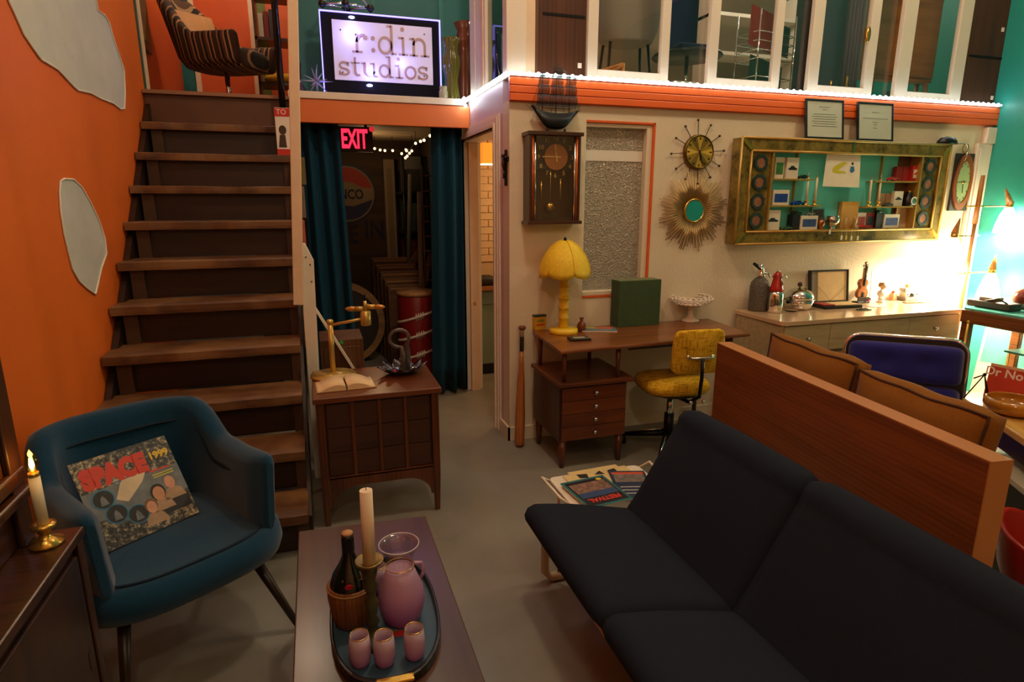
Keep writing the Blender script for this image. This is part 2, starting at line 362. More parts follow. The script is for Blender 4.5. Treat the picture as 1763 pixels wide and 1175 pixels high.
# ================================================================== staircase
st=thing('staircase','steep worn wooden staircase climbing to the upper landing','staircase')
TY=lambda k_: 2.58+.2275*(10-k_)
tr0=MB()
for k_ in range(1,11):
    z=(11-k_)*RIS; y=TY(k_); n=14
    # nosing slightly worn: a bowed front edge
    top=[]; 
    xs=[-1.012+(.90)*i/n for i in range(n+1)]
    b=MB(); rows=[]
    for i,x in enumerate(xs):
        w=.006*math.sin(i*.9+k_)*.5-.008*math.exp(-((i-n*.6)/4)**2); f=y+.004*math.sin(i*1.7+k_*2)
        rows.append([(x,y+.262,z-.045),(x,f,z-.045),(x,f-.001,z-.03),(x,f,z-.004),(x,f+.005,z+w*.35),(x,y+.262,z)])
    b.grid(rows,False,True,False); b.add(rows[0],[tuple(range(6))]); b.add(rows[-1],[tuple(range(6))[::-1]])
    b.build('tread',STAIRW,st)
    MB().box(-.93,-.14,y+.06,y+.08,z-RIS+.001,z-.046).build('riser',RISER,st)
    MB().box(-.965,-.9,y+.035,y+.058,z-RIS+.001,z-.046).build('cleat',mat('cleat_wood',S(70,44,24),.6),st)
    MB().box(-.16,-.115,y+.035,y+.058,z-RIS+.001,z-.046).build('cleat',mat('cleat_wood',S(70,44,24),.6),st)
# landing face
MB().box(-1.012,-.1,4.838,4.858,10*RIS+.001,2.244).build('riser',mat('landing_board',S(92,56,30),.5,var=.2,vs=5),st)
MB().box(-1.015,-.1,4.80,4.86,2.245,2.268).build('landing_nosing',mat('landing_edge',S(150,110,80),.5),st)
# stringers along both sides, behind the tread ends
for x0,x1 in((-1.013,-.985),(-.118,-.100)):
    b=MB(); yz=[(2.72,0),(2.72,.12),(4.83,2.18),(4.83,1.9),(2.95,0)]
    b.add([(x0,y,z) for y,z in yz]+[(x1,y,z) for y,z in yz],[(0,1,2,3,4),(9,8,7,6,5)]+[(i,(i+1)%5,5+(i+1)%5,5+i) for i in range(5)])
    b.build('stringer',RISER,st)
# newel boards to the right of the stair
def board4(name,pa,pb,Y0,Y1,m,parent=None):
    'board between two px edges: pa=(xl,xr,y) top, pb bottom, front face at Y0'
    tl,tr,bl,br=ony(pa[0],pa[2],Y0),ony(pa[1],pa[2],Y0),ony(pb[0],pb[2],Y0),ony(pb[1],pb[2],Y0)
    vs_=[tuple(p) for p in(bl,br,tr,tl)]+[(p.x,Y1,p.z) for p in(bl,br,tr,tl)]
    return MB().add(vs_,[(0,1,2,3),(7,6,5,4),(0,4,5,1),(1,5,6,2),(2,6,7,3),(3,7,4,0)]).build(name,m,parent,bevel=.003)
nw=thing('newel_post','tall cream painted post rising from the stair side to the ceiling','post')
t_=ony(494,0,3.33); bl_=ony(505,526,3.33); br_=ony(523,526,3.33); tr_=ony(513,0,3.33)
def ext(a,c,z): f=(z-a.z)/(c.z-a.z); return a+(c-a)*f
q=[bl_,br_,ext(br_,tr_,ZC-.01),ext(bl_,t_,ZC-.01)]
MB().add([(p.x,3.33,p.z) for p in q]+[(p.x,3.37,p.z) for p in q],[(0,1,2,3),(7,6,5,4),(0,4,5,1),(1,5,6,2),(2,6,7,3),(3,7,4,0)]).build('upper_board',PINKP,nw,bevel=.004)
zz=ony(535,420,3.375)
pl=[(-.092,0),(-.04,0),(-.012,1.24),(-.05,1.33),(-.082,1.33)]
MB().add([(x,3.372,z) for x,z in pl]+[(x,3.43,z) for x,z in pl],[(0,1,2,3,4),(9,8,7,6,5)]+[(i,(i+1)%5,5+(i+1)%5,5+i) for i in range(5)]).build('lower_board',WHITEP,nw,bevel=.003)
for x,z in((-.032,1.22),(-.05,1.26),(-.03,1.13)): MB().cyl((x,3.374,z),(x,3.369,z),.004,n=8).build('screw',BLKM,nw)
# black pole by the landing
bp=MB().cyl((ony(484,150,4.70).x,4.70,2.0465),(ony(484,150,4.70).x-.0,4.70,ZC-.01),.022,n=12)
bp=bp.build('black_pole',mat('gloss_black',S(16,14,18),.15,var=0)); tag(bp,'slim glossy black pole beside the stair head','pole')
# popcorn box on the second step
pz=9*RIS; px_=ony(490,265,4.50).x
pb=thing('popcorn_box','red and white printed carton standing on an upper stair','box',(px_+.02,4.50,pz+.003))
MB().box(-.062,.062,-.03,.03,0,.30).build('carton',WHITE,pb,bevel=.003)
MB().box(-.0625,.0625,-.0315,-.0302,.245,.298).build('top_band',mat('print_red',S(200,40,24),.6),pb)
MB().box(-.0625,.0625,-.0315,-.0302,.002,.04).build('bottom_band',mat('print_red',S(200,40,24),.6),pb)
b=MB(); b.prism([(x*.024,y*.03) for x,y in disc(1,16)],0,.001,TM((-.02,-.0305,.16),(PI/2,0,0))); b.prism([(-.05,.05),(.0,.05),(-.005,.13),(-.04,.13)],0,.0008,TM((0,-.0305,0),(PI/2,0,0)))
b.build('printed_figure',mat('print_brown',S(70,50,36),.7),pb)
text('lettering','TO',.045,WHITE,pb,TM((-.02,-.0318,.272),(PI/2,0,0)))
# ================================================================== strip of white lights along the beam
ls=thing('led_strip','string of small bright white lights along the orange beam','strip light')
LEDM=emit('led_white',(.78,.93,1,1),25)
TUBE=mat('light_tube',S(214,234,240),.3,var=0,em=1.2,emc=(.75,.92,1,1))
zl=2.262; path=[(XS-.018,YH-.02,zl),(XS-.018,YW-.048,zl),(XR-.01,YW-.048,zl)]
MB().tube([path[0],path[1]],.0075,8).build('clear_tube',TUBE,ls); MB().tube([path[1],path[2]],.0075,8).build('clear_tube',TUBE,ls)
led=MB().lathe([(.0005,-.013),(.009,-.008),(.013,0),(.009,.008),(.0005,.013)],8).build('led',LEDM,ls)
spots=[(XS-.022,YH-.04-i*.056,zl+.0) for i in range(17)]+[(XS+.0+i*.0535,YW-.052,zl) for i in range(74)]
led.location=spots[0]
for p in spots[1:]: share(led,'led',ls,p)
knot=[(XS-.05,YH-.03,2.262),(XS-.06,YH-.045,2.235),(XS-.035,YH-.04,2.25),(XS-.045,YH-.05,2.21)]
for p in knot: share(led,'led',ls,p)
# ================================================================== upper sliding windows
Y0=YW+.0
def wx(px,y=100): return ony(px,y,Y0).x
cp=struct(MB().box(XS-.02,wx(905),Y0-.01,Y0+.07,2.268,ZC).build('window_1',WHITEP,bevel=.004))
MB().box(wx(905),wx(921),Y0,Y0+.05,2.268,ZC).build('window_post',PINKP,cp)
MB().box(XS+.0,XS+.05,4.10,4.5,2.268,ZC).build('window_panel',WHITEP,cp,bevel=.003)
MB().box(XS-.008,XS,4.13,4.2,2.27,ZC).build('moulding',PINKP,cp,bevel=.002)
MB().box(XS-.006,XS+.0,4.34,4.47,2.27,ZC).build('window_post',WHITEP,cp,bevel=.003)
MB().box(XS+.02,XS+.024,Y0+.075,4.1,2.27,ZC).build('window_pane',DARKGL,cp)
BRN=wood('brown_panel',S(52,26,14),S(84,44,24),.4,2,.6)
for i,(a,c) in enumerate(((922,1010),(1664,1748))):
    p=thing('sliding_panel',['dark brown sliding panel with a small tag left of the upper windows','dark brown panel right of the upper windows next to the teal wall'][i],'panel',(0,0,0))
    MB().box(wx(a),wx(c),Y0+.02,Y0+.045,2.27,ZC-.2).build('board',BRN,p)
    MB().box(wx(a),wx(a)+.02,Y0+.012,Y0+.02,2.27,ZC-.2).build('edge_strip',mat('edge_brown',S(100,62,36),.5),p)
    MB().box(wx(a)+.05,wx(c)-.01,Y0+.016,Y0+.02,2.60,2.615).build('rail_line',BLKM,p)
    q=ony(1000,112,Y0) if i==0 else ony(1712,168,Y0)
    MB().box(q.x-.012,q.x+.012,Y0+.015,Y0+.02,q.z-.014,q.z+.014).build('tag',WHITE,p)
    if i==1:
        q=ony(1731,50,Y0); MB().box(q.x-.012,q.x+.012,Y0+.015,Y0+.02,q.z-.014,q.z+.014).build('tag',WHITE,p)
sash_lab=['leftmost white framed sliding window above the orange beam','second white framed sliding window from the left above the beam','third white framed sliding window from the left above the beam','rightmost white framed sliding window above the orange beam']
for i,(a,c,s) in enumerate(((1012,1152,17),(1220,1345,16),(1395,1508,18),(1548,1664,22))):
    w=struct(MB().box(wx(a),wx(a+s),Y0+.0,Y0+.035,2.27,ZC-.2).build('window_%d'%(i+2),WHITEP,bevel=.003)); w['label']=sash_lab[i]
    MB().box(wx(c-s+3),wx(c),Y0,Y0+.035,2.27,ZC-.2).build('stile',WHITEP,w,bevel=.003)
    MB().box(wx(a+s),wx(c-s+3),Y0+.002,Y0+.033,2.27,2.325).build('bottom_rail',WHITEP,w,bevel=.003)
    MB().box(wx(a+s),wx(c-s+3),Y0+.002,Y0+.033,ZC-.26,ZC-.2).build('top_rail',WHITEP,w,bevel=.003)
    MB().box(wx(a+s),wx(c-s+3),Y0+.016,Y0+.02,2.325,ZC-.26).build('pane',CLEAR,w)
    if i==2:
        q=ony(1494,60,Y0); MB().lathe([(.001,0),(.02,0),(.02,.006),(.001,.006)],14,TM((q.x,Y0-.001,q.z),(PI/2,0,0),(1,2.6,1))).build('finger_pull',BRASS,w)
rw=struct(MB().box(wx(1152),wx(1220),Y0+.05,Y0+.054,2.27,ZC-.2).box(wx(1345),wx(1395),Y0+.05,Y0+.054,2.27,ZC-.2).box(wx(1508),wx(1548),Y0+.05,Y0+.054,2.27,ZC-.2).build('window_6',CLEAR))
MB().box(wx(1010),wx(1664),Y0+.04,Y0+.075,2.268,2.285).build('sill_track',WHITEP,rw)
struct(MB().box(XS-.02,XR,Y0,Y0+.08,ZC-.2,ZC).build('trim_14',WHITEP))
# ================================================================== furniture stored behind the upper windows
UZ=2.25
def ub(px,py,Y): return ony(px,py,Y)
# beige lounge back
c=ub(1095,60,4.5)
t=thing('stored_chair','beige fabric chair turned to the wall behind the leftmost upper window','chair',(c.x-.06,4.55,UZ))
b=MB(); n=24; prof=[]
for i in range(9):
    zz=.47+.75*i/8; rr=(.26+.03*math.sin(i/8*PI))*(.8 if i==0 else .94 if i==1 else 1)
    prof.append([(rr*1.0*math.cos(a)*1,.16*math.sin(a)+.03*(i/8),zz) for a in [2*PI*j/n for j in range(n)]])
b.grid(prof,False,True); b.add(prof[0],[tuple(range(n))[::-1]]); b.add(prof[-1],[tuple(range(n))])
b.build('backrest',fabric('beige_cloth',S(150,138,124),.9),t,bevel=.02)
for sx in(-1,1): 
    for sy in(-1,1): MB().cyl((sx*.16,sy*.06,.48),(sx*.2,sy*.1,.002),.012,.009,8).build('leg',BLKM,t)
# wooden easel legs in front of it
t=thing('wooden_trestle','low orange wooden trestle behind the leftmost upper window','trestle',(ub(1058,110,3.85).x,3.85,UZ))
OW=wood('orange_pine',S(170,96,40),S(214,136,66),.5,0,.8)
for a,c_ in(((-.17,0,.03),(.06,0,.17)),((-.17,.0,.1),(.06,0,.175)),((.06,0,.003),(.065,0,.18)),((-.15,.06,.003),(-.15,.06,.12))): MB().cyl(a,c_,.011,n=6).build('bar',OW,t)
# dark blue chair and chrome legged table
t=thing('stored_table','dark round stored table on a chrome leg between upper windows','table',(ub(1182,110,4.1).x,4.1,UZ))
MB().lathe([(.001,.30),(.24,.30),(.25,.31),(.24,.325),(.001,.325)],28).build('table_top',BLACK,t)
MB().cyl((0,0,.012),(0,0,.30),.014).build('leg',CHROME,t); MB().lathe([(.001,0),(.16,0),(.15,.01),(.02,.014)],20).build('base',CHROME,t)
t=thing('stored_armchair','navy blue armchair stored on top of the dark table','chair',(ub(1185,60,4.1).x,4.12,UZ+.3255))
MB().box(-.13,.15,-.12,.14,0,.06).build('seat',fabric('navy_cloth',S(26,34,76),.9),t,bevel=.02)
MB().box(-.13,.15,.08,.14,.062,.6).build('backrest',fabric('navy_cloth',S(26,34,76),.9),t,bevel=.02)
t=tag(MB().box(-.09,.09,-.05,.05,0,.03).build('white_box',WHITE,None,bevel=.003),'small flat white box on the sill between upper windows','box'); t.location=(ub(1175,133,3.75).x,3.76,UZ+.036)
# wire record rack with red and green sleeves
rx=ub(1325,80,4.0).x
t=thing('wire_rack','chrome wire record rack behind the second upper window','rack',(rx,4.05,UZ),.2)
for x in(-.19,.2):
    for y in(-.1,.1): MB().cyl((x,y,.002),(x,y,.62),.006,n=8).build('upright',CHROME,t)
for z in(.05,.1,.18,.3,.36,.42,.48):
    MB().tube([(-.19,-.1,z),(.2,-.1,z),(.2,.1,z),(-.19,.1,z)],.004,6,closed=True).build('wire',CHROME,t)
def sleeve(name,lab,loc,rz,m,w=.31,h=.31,tilt=-.12,grp=None,roll=.16):
    o=MB().box(-w/2,w/2,-.003,.003,0,h).build(name,m,None); o.location=loc; o.rotation_euler=(tilt,roll,rz); return tag(o,lab,'record',grp)
sleeve('record_sleeve','red record sleeve standing in the wire rack upstairs',(rx-.08,3.98,UZ+.37),.2,mat('sleeve_red',S(140,34,26),.5),.3,.28)
sleeve('record_sleeve','dark green record sleeve low in the wire rack upstairs',(rx-.02,4.0,UZ+.02),.2,mat('sleeve_green',S(22,52,46),.5),.36,.3)
sleeve('record_sleeve','black and red record sleeve at the right of the wire rack upstairs',(rx+.1,4.04,UZ+.37),.2,mat('sleeve_black',S(30,40,36),.5),.26,.22)
# white open shelf behind
t=thing('white_shelf','white open shelf unit at the back behind the second upper window','shelf',(ub(1290,40,5.3).x,5.3,UZ))
for z in(.3,.62,.95): MB().box(-.5,.5,-.14,.14,z,z+.03).build('shelf_board',WHITEP,t)
for x in(-.5,.47): MB().box(x,x+.03,-.14,.14,0,1.2).build('side',WHITEP,t)
t=tag(MB().box(-.1,.1,-.06,.06,0,.05).build('wooden_tray',mat('wood_pale',S(176,128,80),.5),None,bevel=.012),'pale wooden tray on the floor behind the third upper window','tray'); t.location=(ub(1378,122,3.80).x+.02,3.79,UZ+.002)
# dark cabinet and lilac curtain
t=thing('dark_cabinet','dark grey tall cabinet behind the third upper window','cabinet',(ub(1455,60,3.95).x,4.1,UZ))
CL=ub(1400,60,3.95).x-ub(1455,60,3.95).x
MB().box(CL,-.005,-.14,.05,0,1.4).build('carcass',mat('charcoal',S(50,52,56),.6),t,bevel=.005); MB().box(CL+.01,-.01,-.155,-.141,.02,1.36).build('door',mat('charcoal_door',S(60,64,78),.6),t,bevel=.004)
b=MB(); b.grid([[(.03+.17*i/30,.025*math.sin(i*1.1)-.1,z) for z in(.0,.5,1.0,1.5)] for i in range(31)])
o=b.build('lilac_curtain',fabric('lilac_cloth',S(112,92,104),.9),None,solid=.004); tag(o,'greyish lilac curtain hanging behind the third upper window','curtain'); o.location=(ub(1455,60,3.95).x-.01,4.08,UZ+.05)
for i,(px,h) in enumerate(((1431,.12),(1458,.16))):
    o=MB().lathe([(.022,0),(.022,.006),(.006,.014),(.005,h*.55),(.012,h*.6),(.006,h*.75),(.011,h)],12).build('candlestick',BRASS); tag(o,['shorter brass candlestick behind the third upper window','taller brass candlestick behind the third upper window'][i],'candlestick'); o.location=(ub(px,140,3.8).x,3.8,UZ+.036)
# brown cabinet on legs
t=thing('wood_cabinet','orange brown wooden cabinet on splayed legs behind the rightmost upper window','cabinet',((ub(1512,60,3.87).x+ub(1624,60,3.87).x)/2,4.03,UZ),0)
HWc=(ub(1624,60,3.87).x-ub(1512,60,3.87).x)/2
CW=wood('amber_wood',S(128,72,26),S(166,102,42),.4,0,.6,coat=.2)
MB().box(-HWc,HWc,-.12,-.02,.22,1.25).build('carcass',CW,t,bevel=.006)
for i in range(2): MB().box(-HWc+.012+i*HWc,-.012+i*HWc,-.135,-.121,.25,1.2).build('door',CW,t,bevel=.004)
for sx in(-1,1):
    for sy in(-1,1): MB().cyl((sx*(HWc-.05),-.07+sy*.035,.22),(sx*(HWc-.03),-.07+sy*.06,.002),.018,.01,10).build('leg',CW,t)
o=MB().lathe([(.001,0),(.10,0),(.11,.02),(.10,.09),(.001,.1)],24).build('teal_pouf',fabric('teal_cloth',S(30,120,116),.9)); tag(o,'small teal round cushion under the orange brown cabinet upstairs','cushion'); o.location=(ub(1528,160,3.80).x-.12,3.80,UZ+.002)
# ================================================================== the r:din sign
SIGY=4.66
sg=thing('lit_sign','blue lit sign with bronze lettering on the white shelf','sign',(0,SIGY,2.264))
sp_=lambda x,y: (ony(x,y,SIGY).x, ony(x,y,SIGY).z-2.264)
def quad(p,y0,y1,name,m,bev=0):
    P=[sp_(*q) for q in p]; b=MB(); b.add([(x,y0,z) for x,z in P]+[(x,y1,z) for x,z in P],[(0,1,2,3),(7,6,5,4)]+[(i,(i+1)%4,4+(i+1)%4,4+i) for i in range(4)]); return b.build(name,m,sg,bevel=bev)
x0,x1,zt=sp_(556,100)[0],sp_(757,100)[0],sp_(656,28)[1]
MB().box(x0,x1,0,.05,.004,zt).build('frame',mat('sign_black',S(12,10,22),.65,var=0,spec=.15),sg,bevel=.004)
px0,px1=sp_(574,90)[0],sp_(744,90)[0]; pz0,pz1=sp_(660,142)[1],sp_(660,41)[1]
SPAN=mat('sign_panel',S(226,222,240),.3,var=0,em=.22,emc=(.48,.46,1,1))
MB().box(px0,px1,-.008,-.001,pz0,pz1).build('panel',SPAN,sg,bevel=.001)
EDGE=emit('sign_edge_blue',(.27,.24,1,1),2.8)
for nm,bx in(('top',(x0,x1,zt,zt+.007)),('left',(x0-.008,x0-.001,.0,zt+.007)),('right',(x1+.001,x1+.008,.04,zt+.007))):
    MB().box(bx[0],bx[1],-.012,.012,bx[2],bx[3]).build('acrylic_edge',EDGE,sg)
for q in((605,31),(636,148)):
    a=sp_(*q); MB().ball((a[0],-.018,a[1]),.013,12,(1.6,.5,.7)).build('blue_led',emit('led_blue',(.5,.5,1,1),14),sg)
for q in((586,52),(730,60),(590,125),(730,132)):
    a=sp_(*q); MB().cyl((a[0],-.0085,a[1]),(a[0],-.013,a[1]),.005,n=8).build('screw',BLKM,sg)
LETM=mat('letter_bronze',S(176,146,140),.4,.2,var=.05)
def ribbon(b,pts,w,M,closed=False):
    P=[Vector((x,y)) for x,y in pts]; n=len(P); L=[];R_=[]
    for i in range(n):
        a=P[i-1] if (i>0 or closed) else P[i]; c=P[(i+1)%n] if (i<n-1 or closed) else P[i]
        d=(c-a).normalized(); nn=Vector((-d.y,d.x))*w/2; L.append(P[i]+nn); R_.append(P[i]-nn)
    for i in range(n if closed else n-1):
        j=(i+1)%n; b.prism([tuple(R_[i]),tuple(R_[j]),tuple(L[j]),tuple(L[i])],0,.006,M)
def letter(ch,w=.17):
    St=[];D=[];adv=1.0
    if ch=='r': St=[[(.3,0),(.3,1)],[(.02,.05),(.62,.05)],[(.02,.95),(.3,.95)],arc(.68,.55,.38,180,75,8,.4)]; D=[(.8,.82,.12)]; adv=1.0
    if ch==':': D=[(.25,.18,.12),(.25,.82,.12)]; adv=.5
    if ch=='d': St=[('c',arc(.46,.48,.36,0,360,24,.43)),[(.86,0),(.86,1.58)],[(.58,1.53),(.86,1.53)],[(.86,.05),(1.12,.05)]]; adv=1.22
    if ch=='i': St=[[(.32,0),(.32,1)],[(.04,.05),(.6,.05)],[(.04,.95),(.32,.95)]]; D=[(.3,1.42,.12)]; adv=.68
    if ch=='n': St=[[(.28,0),(.28,1)],[(.02,.05),(.54,.05)],[(.02,.95),(.28,.95)],arc(.62,.6,.34,180,0,12,.36),[(.96,.6),(.96,0)],[(.7,.05),(1.22,.05)]]; adv=1.28
    if ch=='u': St=[[(.28,1),(.28,.4)],arc(.6,.4,.32,180,360,12,.34),[(.92,1),(.92,0)],[(.02,.95),(.28,.95)],[(.66,.95),(.92,.95)],[(.92,.05),(1.16,.05)]]; adv=1.22
    if ch=='o': St=[('c',arc(.48,.48,.38,0,360,24,.44))]; adv=1.0
    if ch=='t': St=[[(.34,1.36),(.34,.3)],arc(.56,.3,.22,180,300,8,.24),[(.02,.95),(.68,.95)]]; adv=.76
    if ch=='s': St=[arc(.42,.72,.3,30,250,12,.23)+arc(.42,.26,.32,90,-150,12,.22),[(.7,.7),(.7,.98)],[(.1,.02),(.1,.32)]]; adv=.86
    return St,D,adv
def word(wd,X0,X1,z0,xh,name):
    tot=sum(letter(c)[2] for c in wd); sx=(X1-X0)/tot; x=X0
    for c in wd:
        St,D,adv=letter(c); b=MB(); M=TM((x,-.0085,z0),(PI/2,0,0),(sx,xh,1))
        for q in St:
            if q[0]=='c': ribbon(b,q[1][:-1],.145,M,True)
            else: ribbon(b,q,.145 if len(q)>2 or abs(q[0][0]-q[1][0])<.01 else .09,M)
        for dx,dy,r in D: MB().prism([(dx+r*u,dy+r*v) for u,v in disc(1,14)],0,.0062,M).build('letter_dot',LETM,sg)
        if St: b.build('letter',LETM,sg)
        x+=adv*sx
a=sp_(606,92); c=sp_(740,96); xh1=(sp_(640,62)[1]-sp_(640,94)[1])
word('r:din',a[0],c[0],sp_(670,95)[1],xh1,'word')
a=sp_(583,130); c=sp_(738,136); word('studios',a[0],c[0],sp_(660,134)[1],sp_(660,111)[1]-sp_(660,134)[1],'word')
for q,e in(((606,60),1.0),((640,128),.8),((690,110),.5)):
    a=sp_(*q); lamp('sign_light',(a[0],SIGY-.07,a[1]+2.264),e,(.26,.28,1),.012)
# ================================================================== glassware on the sign shelf
SZ=2.264
def glassy(name,col,r=.06): return mat(name,col,.12,var=.05,coat=.5,trans=.35)
def ripple_vase(name,lab,prof,m,px,py,Y,lobes=10,amp=.08,z=SZ):
    n=60; b=MB(); rows=[[(r*(1+amp*math.cos(lobes*a))*math.cos(a),r*(1+amp*math.cos(lobes*a))*math.sin(a),zz) for a in[2*PI*i/n for i in range(n)]] for r,zz in prof]
    b.grid(rows,False,True); b.add(rows[0],[tuple(range(n))[::-1]])
    o=b.build(name,m,None,solid=.004); tag(o,lab,'vase'); o.location=(ony(px,py,Y).x,Y,z); return o
ripple_vase('glass_vase','ribbed green glass vase with amber rim right of the lit sign',[(.056,0),(.056,.02),(.046,.08),(.04,.14),(.05,.2),(.06,.25),(.058,.29),(.042,.33),(.05,.38),(.062,.42)],glassy('green_glass',S(110,110,40)),778,150,4.62)
ripple_vase('glass_vase','tall red brown glass vase with a flared pink rim right of the sign',[(.066,0),(.066,.02),(.056,.2),(.058,.3),(.046,.36),(.058,.42),(.066,.46),(.052,.5),(.08,.56)],glassy('amber_glass',S(130,70,48)),802,155,4.74,8,.05)
o=MB().lathe([(.03,0),(.033,.01),(.033,.05),(.026,.06),(.028,.07),(.028,.085)],16).build('glass_jar',glassy('pale_jar',S(190,190,150))); tag(o,'tiny clear glass jar beside the sign base','jar'); o.location=(ony(762,160,4.6).x,4.57,SZ)
o=MB().lathe([(.045,0),(.047,.01),(.04,.04),(.02,.075),(.013,.1),(.011,.16),(.016,.2),(.016,.22)],18).build('glass_bottle',glassy('wine_glass',S(70,40,60))); tag(o,'small dark long necked bottle left of the sign','bottle'); o.location=(ony(517,150,4.75).x,4.76,SZ)
# clear acrylic starburst
b=MB(); cpt=Vector((0,0,.075))
for i in range(12):
    th=PI*(i+.5)/12; ph=i*2.399; d=Vector((math.sin(th)*math.cos(ph)*.9,math.sin(th)*math.sin(ph)*.5,math.cos(th)))
    L=.095 if i%3 else .11
    if d.z<-.4: L=.072/abs(d.z)
    b.cyl(cpt,cpt+d*L,.008,.001,6)
for sx in(-1,1): b.cyl(cpt,cpt+Vector((sx*.11,-.02,0)),.008,.001,6)
o=b.build('acrylic_starburst',mat('ice_acrylic',S(200,205,245),.08,var=0,trans=.6)); tag(o,'clear spiky acrylic starburst ornament left of the sign','ornament'); o.location=(ony(545,150,4.6).x,4.6,SZ+.001)
# tetrahedral wire model with black balls above the sign
t=thing('wire_sculpture','silver rod sculpture with black ball joints above the sign','sculpture',(sp_(600,20)[0],SIGY+.025,2.264+zt+.0075))
J=[(-.17,0,.045),(-.02,-.06,.045),(.15,0,.045),(-.02,.1,.25),(.0,.07,.046)]
for p in J: MB().ball(p,.026 if p[2]<.2 else .024,12).build('ball_joint',BLACK,t)
for i,j in((0,1),(1,2),(0,3),(1,3),(2,3),(0,4),(2,4)): MB().cyl(J[i],J[j],.006,n=8).build('rod',CHROME,t)
for p in(J[0],J[2],J[1]): MB().cyl((p[0],p[1]*.3,.0),(p[0],p[1],.03),.004,n=6).build('peg',BLACK,t)
# corner window poster
cpz=onx(852,60,XS+.2)
t=thing('blue_vase','blue glass bottle standing inside the corner upper window','vase',(XS+.12,onx(853,110,XS+.12).y,2.252))
MB().lathe([(.05,0),(.055,.02),(.05,.14),(.025,.22),(.016,.3),(.014,.4),(.02,.42)],20).build('bottle_body',glassy('cobalt_glass',S(70,70,190)),t)
t=MB().prism([(x*1,y*1.4) for x,y in disc(.17,28)],0,.02,TM((0,0,.32),(PI/2,0,rad(90)))).build('oval_board',mat('maroon_board',S(58,26,26),.5)); tag(t,'dark oval board inside the corner upper window','board'); t.location=(XS+.34,4.22,2.17)
# ================================================================== upholstered tub shells (plan: U around the back, local front = -Y)
def tub_shell(a,bk,fr,zt,zb,th,flare=.05,n=44,p=2.6,zin=None):
    'returns MB; zt(s): top height along s in [-1,1] (0 = middle of back)'
    path=[]
    tot=[]; 
    m=60
    for i in range(m+1):
        an=-PI/2+PI*i/m; s_=math.sin(an); c_=math.cos(an)
        x=a*math.copysign(abs(s_)**(2/p),s_); y=bk*abs(c_)**(2/p); path.append((x,y))
    L=[(-a,-fr+(fr)*i/8) for i in range(8)]; R_=[(a,-(fr)*(i+1)/8) for i in range(8)]
    path=L+path+R_
    d=[0]
    for i in range(1,len(path)): d.append(d[-1]+math.dist(path[i],path[i-1]))
    T=d[-1]; pts=[]
    for i in range(n+1):
        t=T*i/n; j=0
        while j<len(d)-2 and d[j+1]<t: j+=1
        f=(t-d[j])/(d[j+1]-d[j]+1e-9); pts.append((path[j][0]+(path[j+1][0]-path[j][0])*f,path[j][1]+(path[j+1][1]-path[j][1])*f))
    rows=[]
    for i,(x,y) in enumerate(pts):
        s=-1+2*i/n; q0=pts[max(0,i-1)]; q1=pts[min(n,i+1)]; tx,ty=q1[0]-q0[0],q1[1]-q0[1]; l=math.hypot(tx,ty); nx,ny=-ty/l,tx/l
        if nx*x+ny*(y+.0)<0 and not(abs(nx*x+ny*y)<1e-6): nx,ny=-nx,-ny
        z1=zt(s); zB=zb(s) if callable(zb) else zb; H=z1-zB
        e=min(1,min(i,n-i)/2.0); thh=th*(.55+.45*e)
        row=[]
        def P(off,z): 
            fl=flare*((z-zB)/.4); return (x+nx*(off+fl),y+ny*(off+fl),z)
        for off,z in((-.35*thh,zB),(.2*thh,zB+.0*H),(.5*thh,zB+.12*H),(.5*thh,zB+.5*H),(.5*thh,z1-.5*thh),(.36*thh,z1-.14*thh),(0,z1),(-.36*thh,z1-.14*thh),(-.5*thh,z1-.5*thh),(-.5*thh,zB+.5*H),(-.5*thh,zB+.12*H)):
            row.append(P(off,z))
        rows.append(row)
    def cap(r,q,sc_,adv):
        n_=len(r); c=[sum(p[k_] for p in r)/n_ for k_ in range(3)]; d=[c[0]-sum(p[0] for p in q)/n_,c[1]-sum(p[1] for p in q)/n_]; l=math.hypot(*d)
        return [(c[0]+(p[0]-c[0])*sc_+d[0]/l*adv,c[1]+(p[1]-c[1])*sc_+d[1]/l*adv,c[2]+(p[2]-c[2])*(1-(1-sc_)*.35)) for p in r]
    h0=[cap(rows[0],rows[2],.5,.024),cap(rows[0],rows[2],.82,.016)]; h1=[cap(rows[-1],rows[-3],.82,.016),cap(rows[-1],rows[-3],.5,.024)]
    rows=h0+rows+h1
    b=MB(); b.grid(rows,False,True); 
    b.add(rows[0],[tuple(range(len(rows[0])))]); b.add(rows[-1],[tuple(range(len(rows[0])))[::-1]])
    return b,pts
def smooth01(x): x=max(0,min(1,x)); return x*x*(3-2*x)
def cushion(w,d,h,nu=20,nv=20,p=3.2,dome=.02,fr=None):
    'rounded upholstered slab centred at origin, bottom at 0'
    b=MB(); rows=[]
    N=48
    prof=[(0.001,0),(.75,0),(.93,.06*h),(1,.35*h),(1,.62*h),(.95,.88*h),(.86,h),(.5,h+dome*.8),(.001,h+dome)]
    for r,z in prof:
        rows.append([(w/2*r*math.copysign(abs(math.cos(t))**(2/p),math.cos(t)),d/2*r*math.copysign(abs(math.sin(t))**(2/p),math.sin(t)),z) for t in[2*PI*i/N for i in range(N)]])
    b.grid(rows,False,True); return b
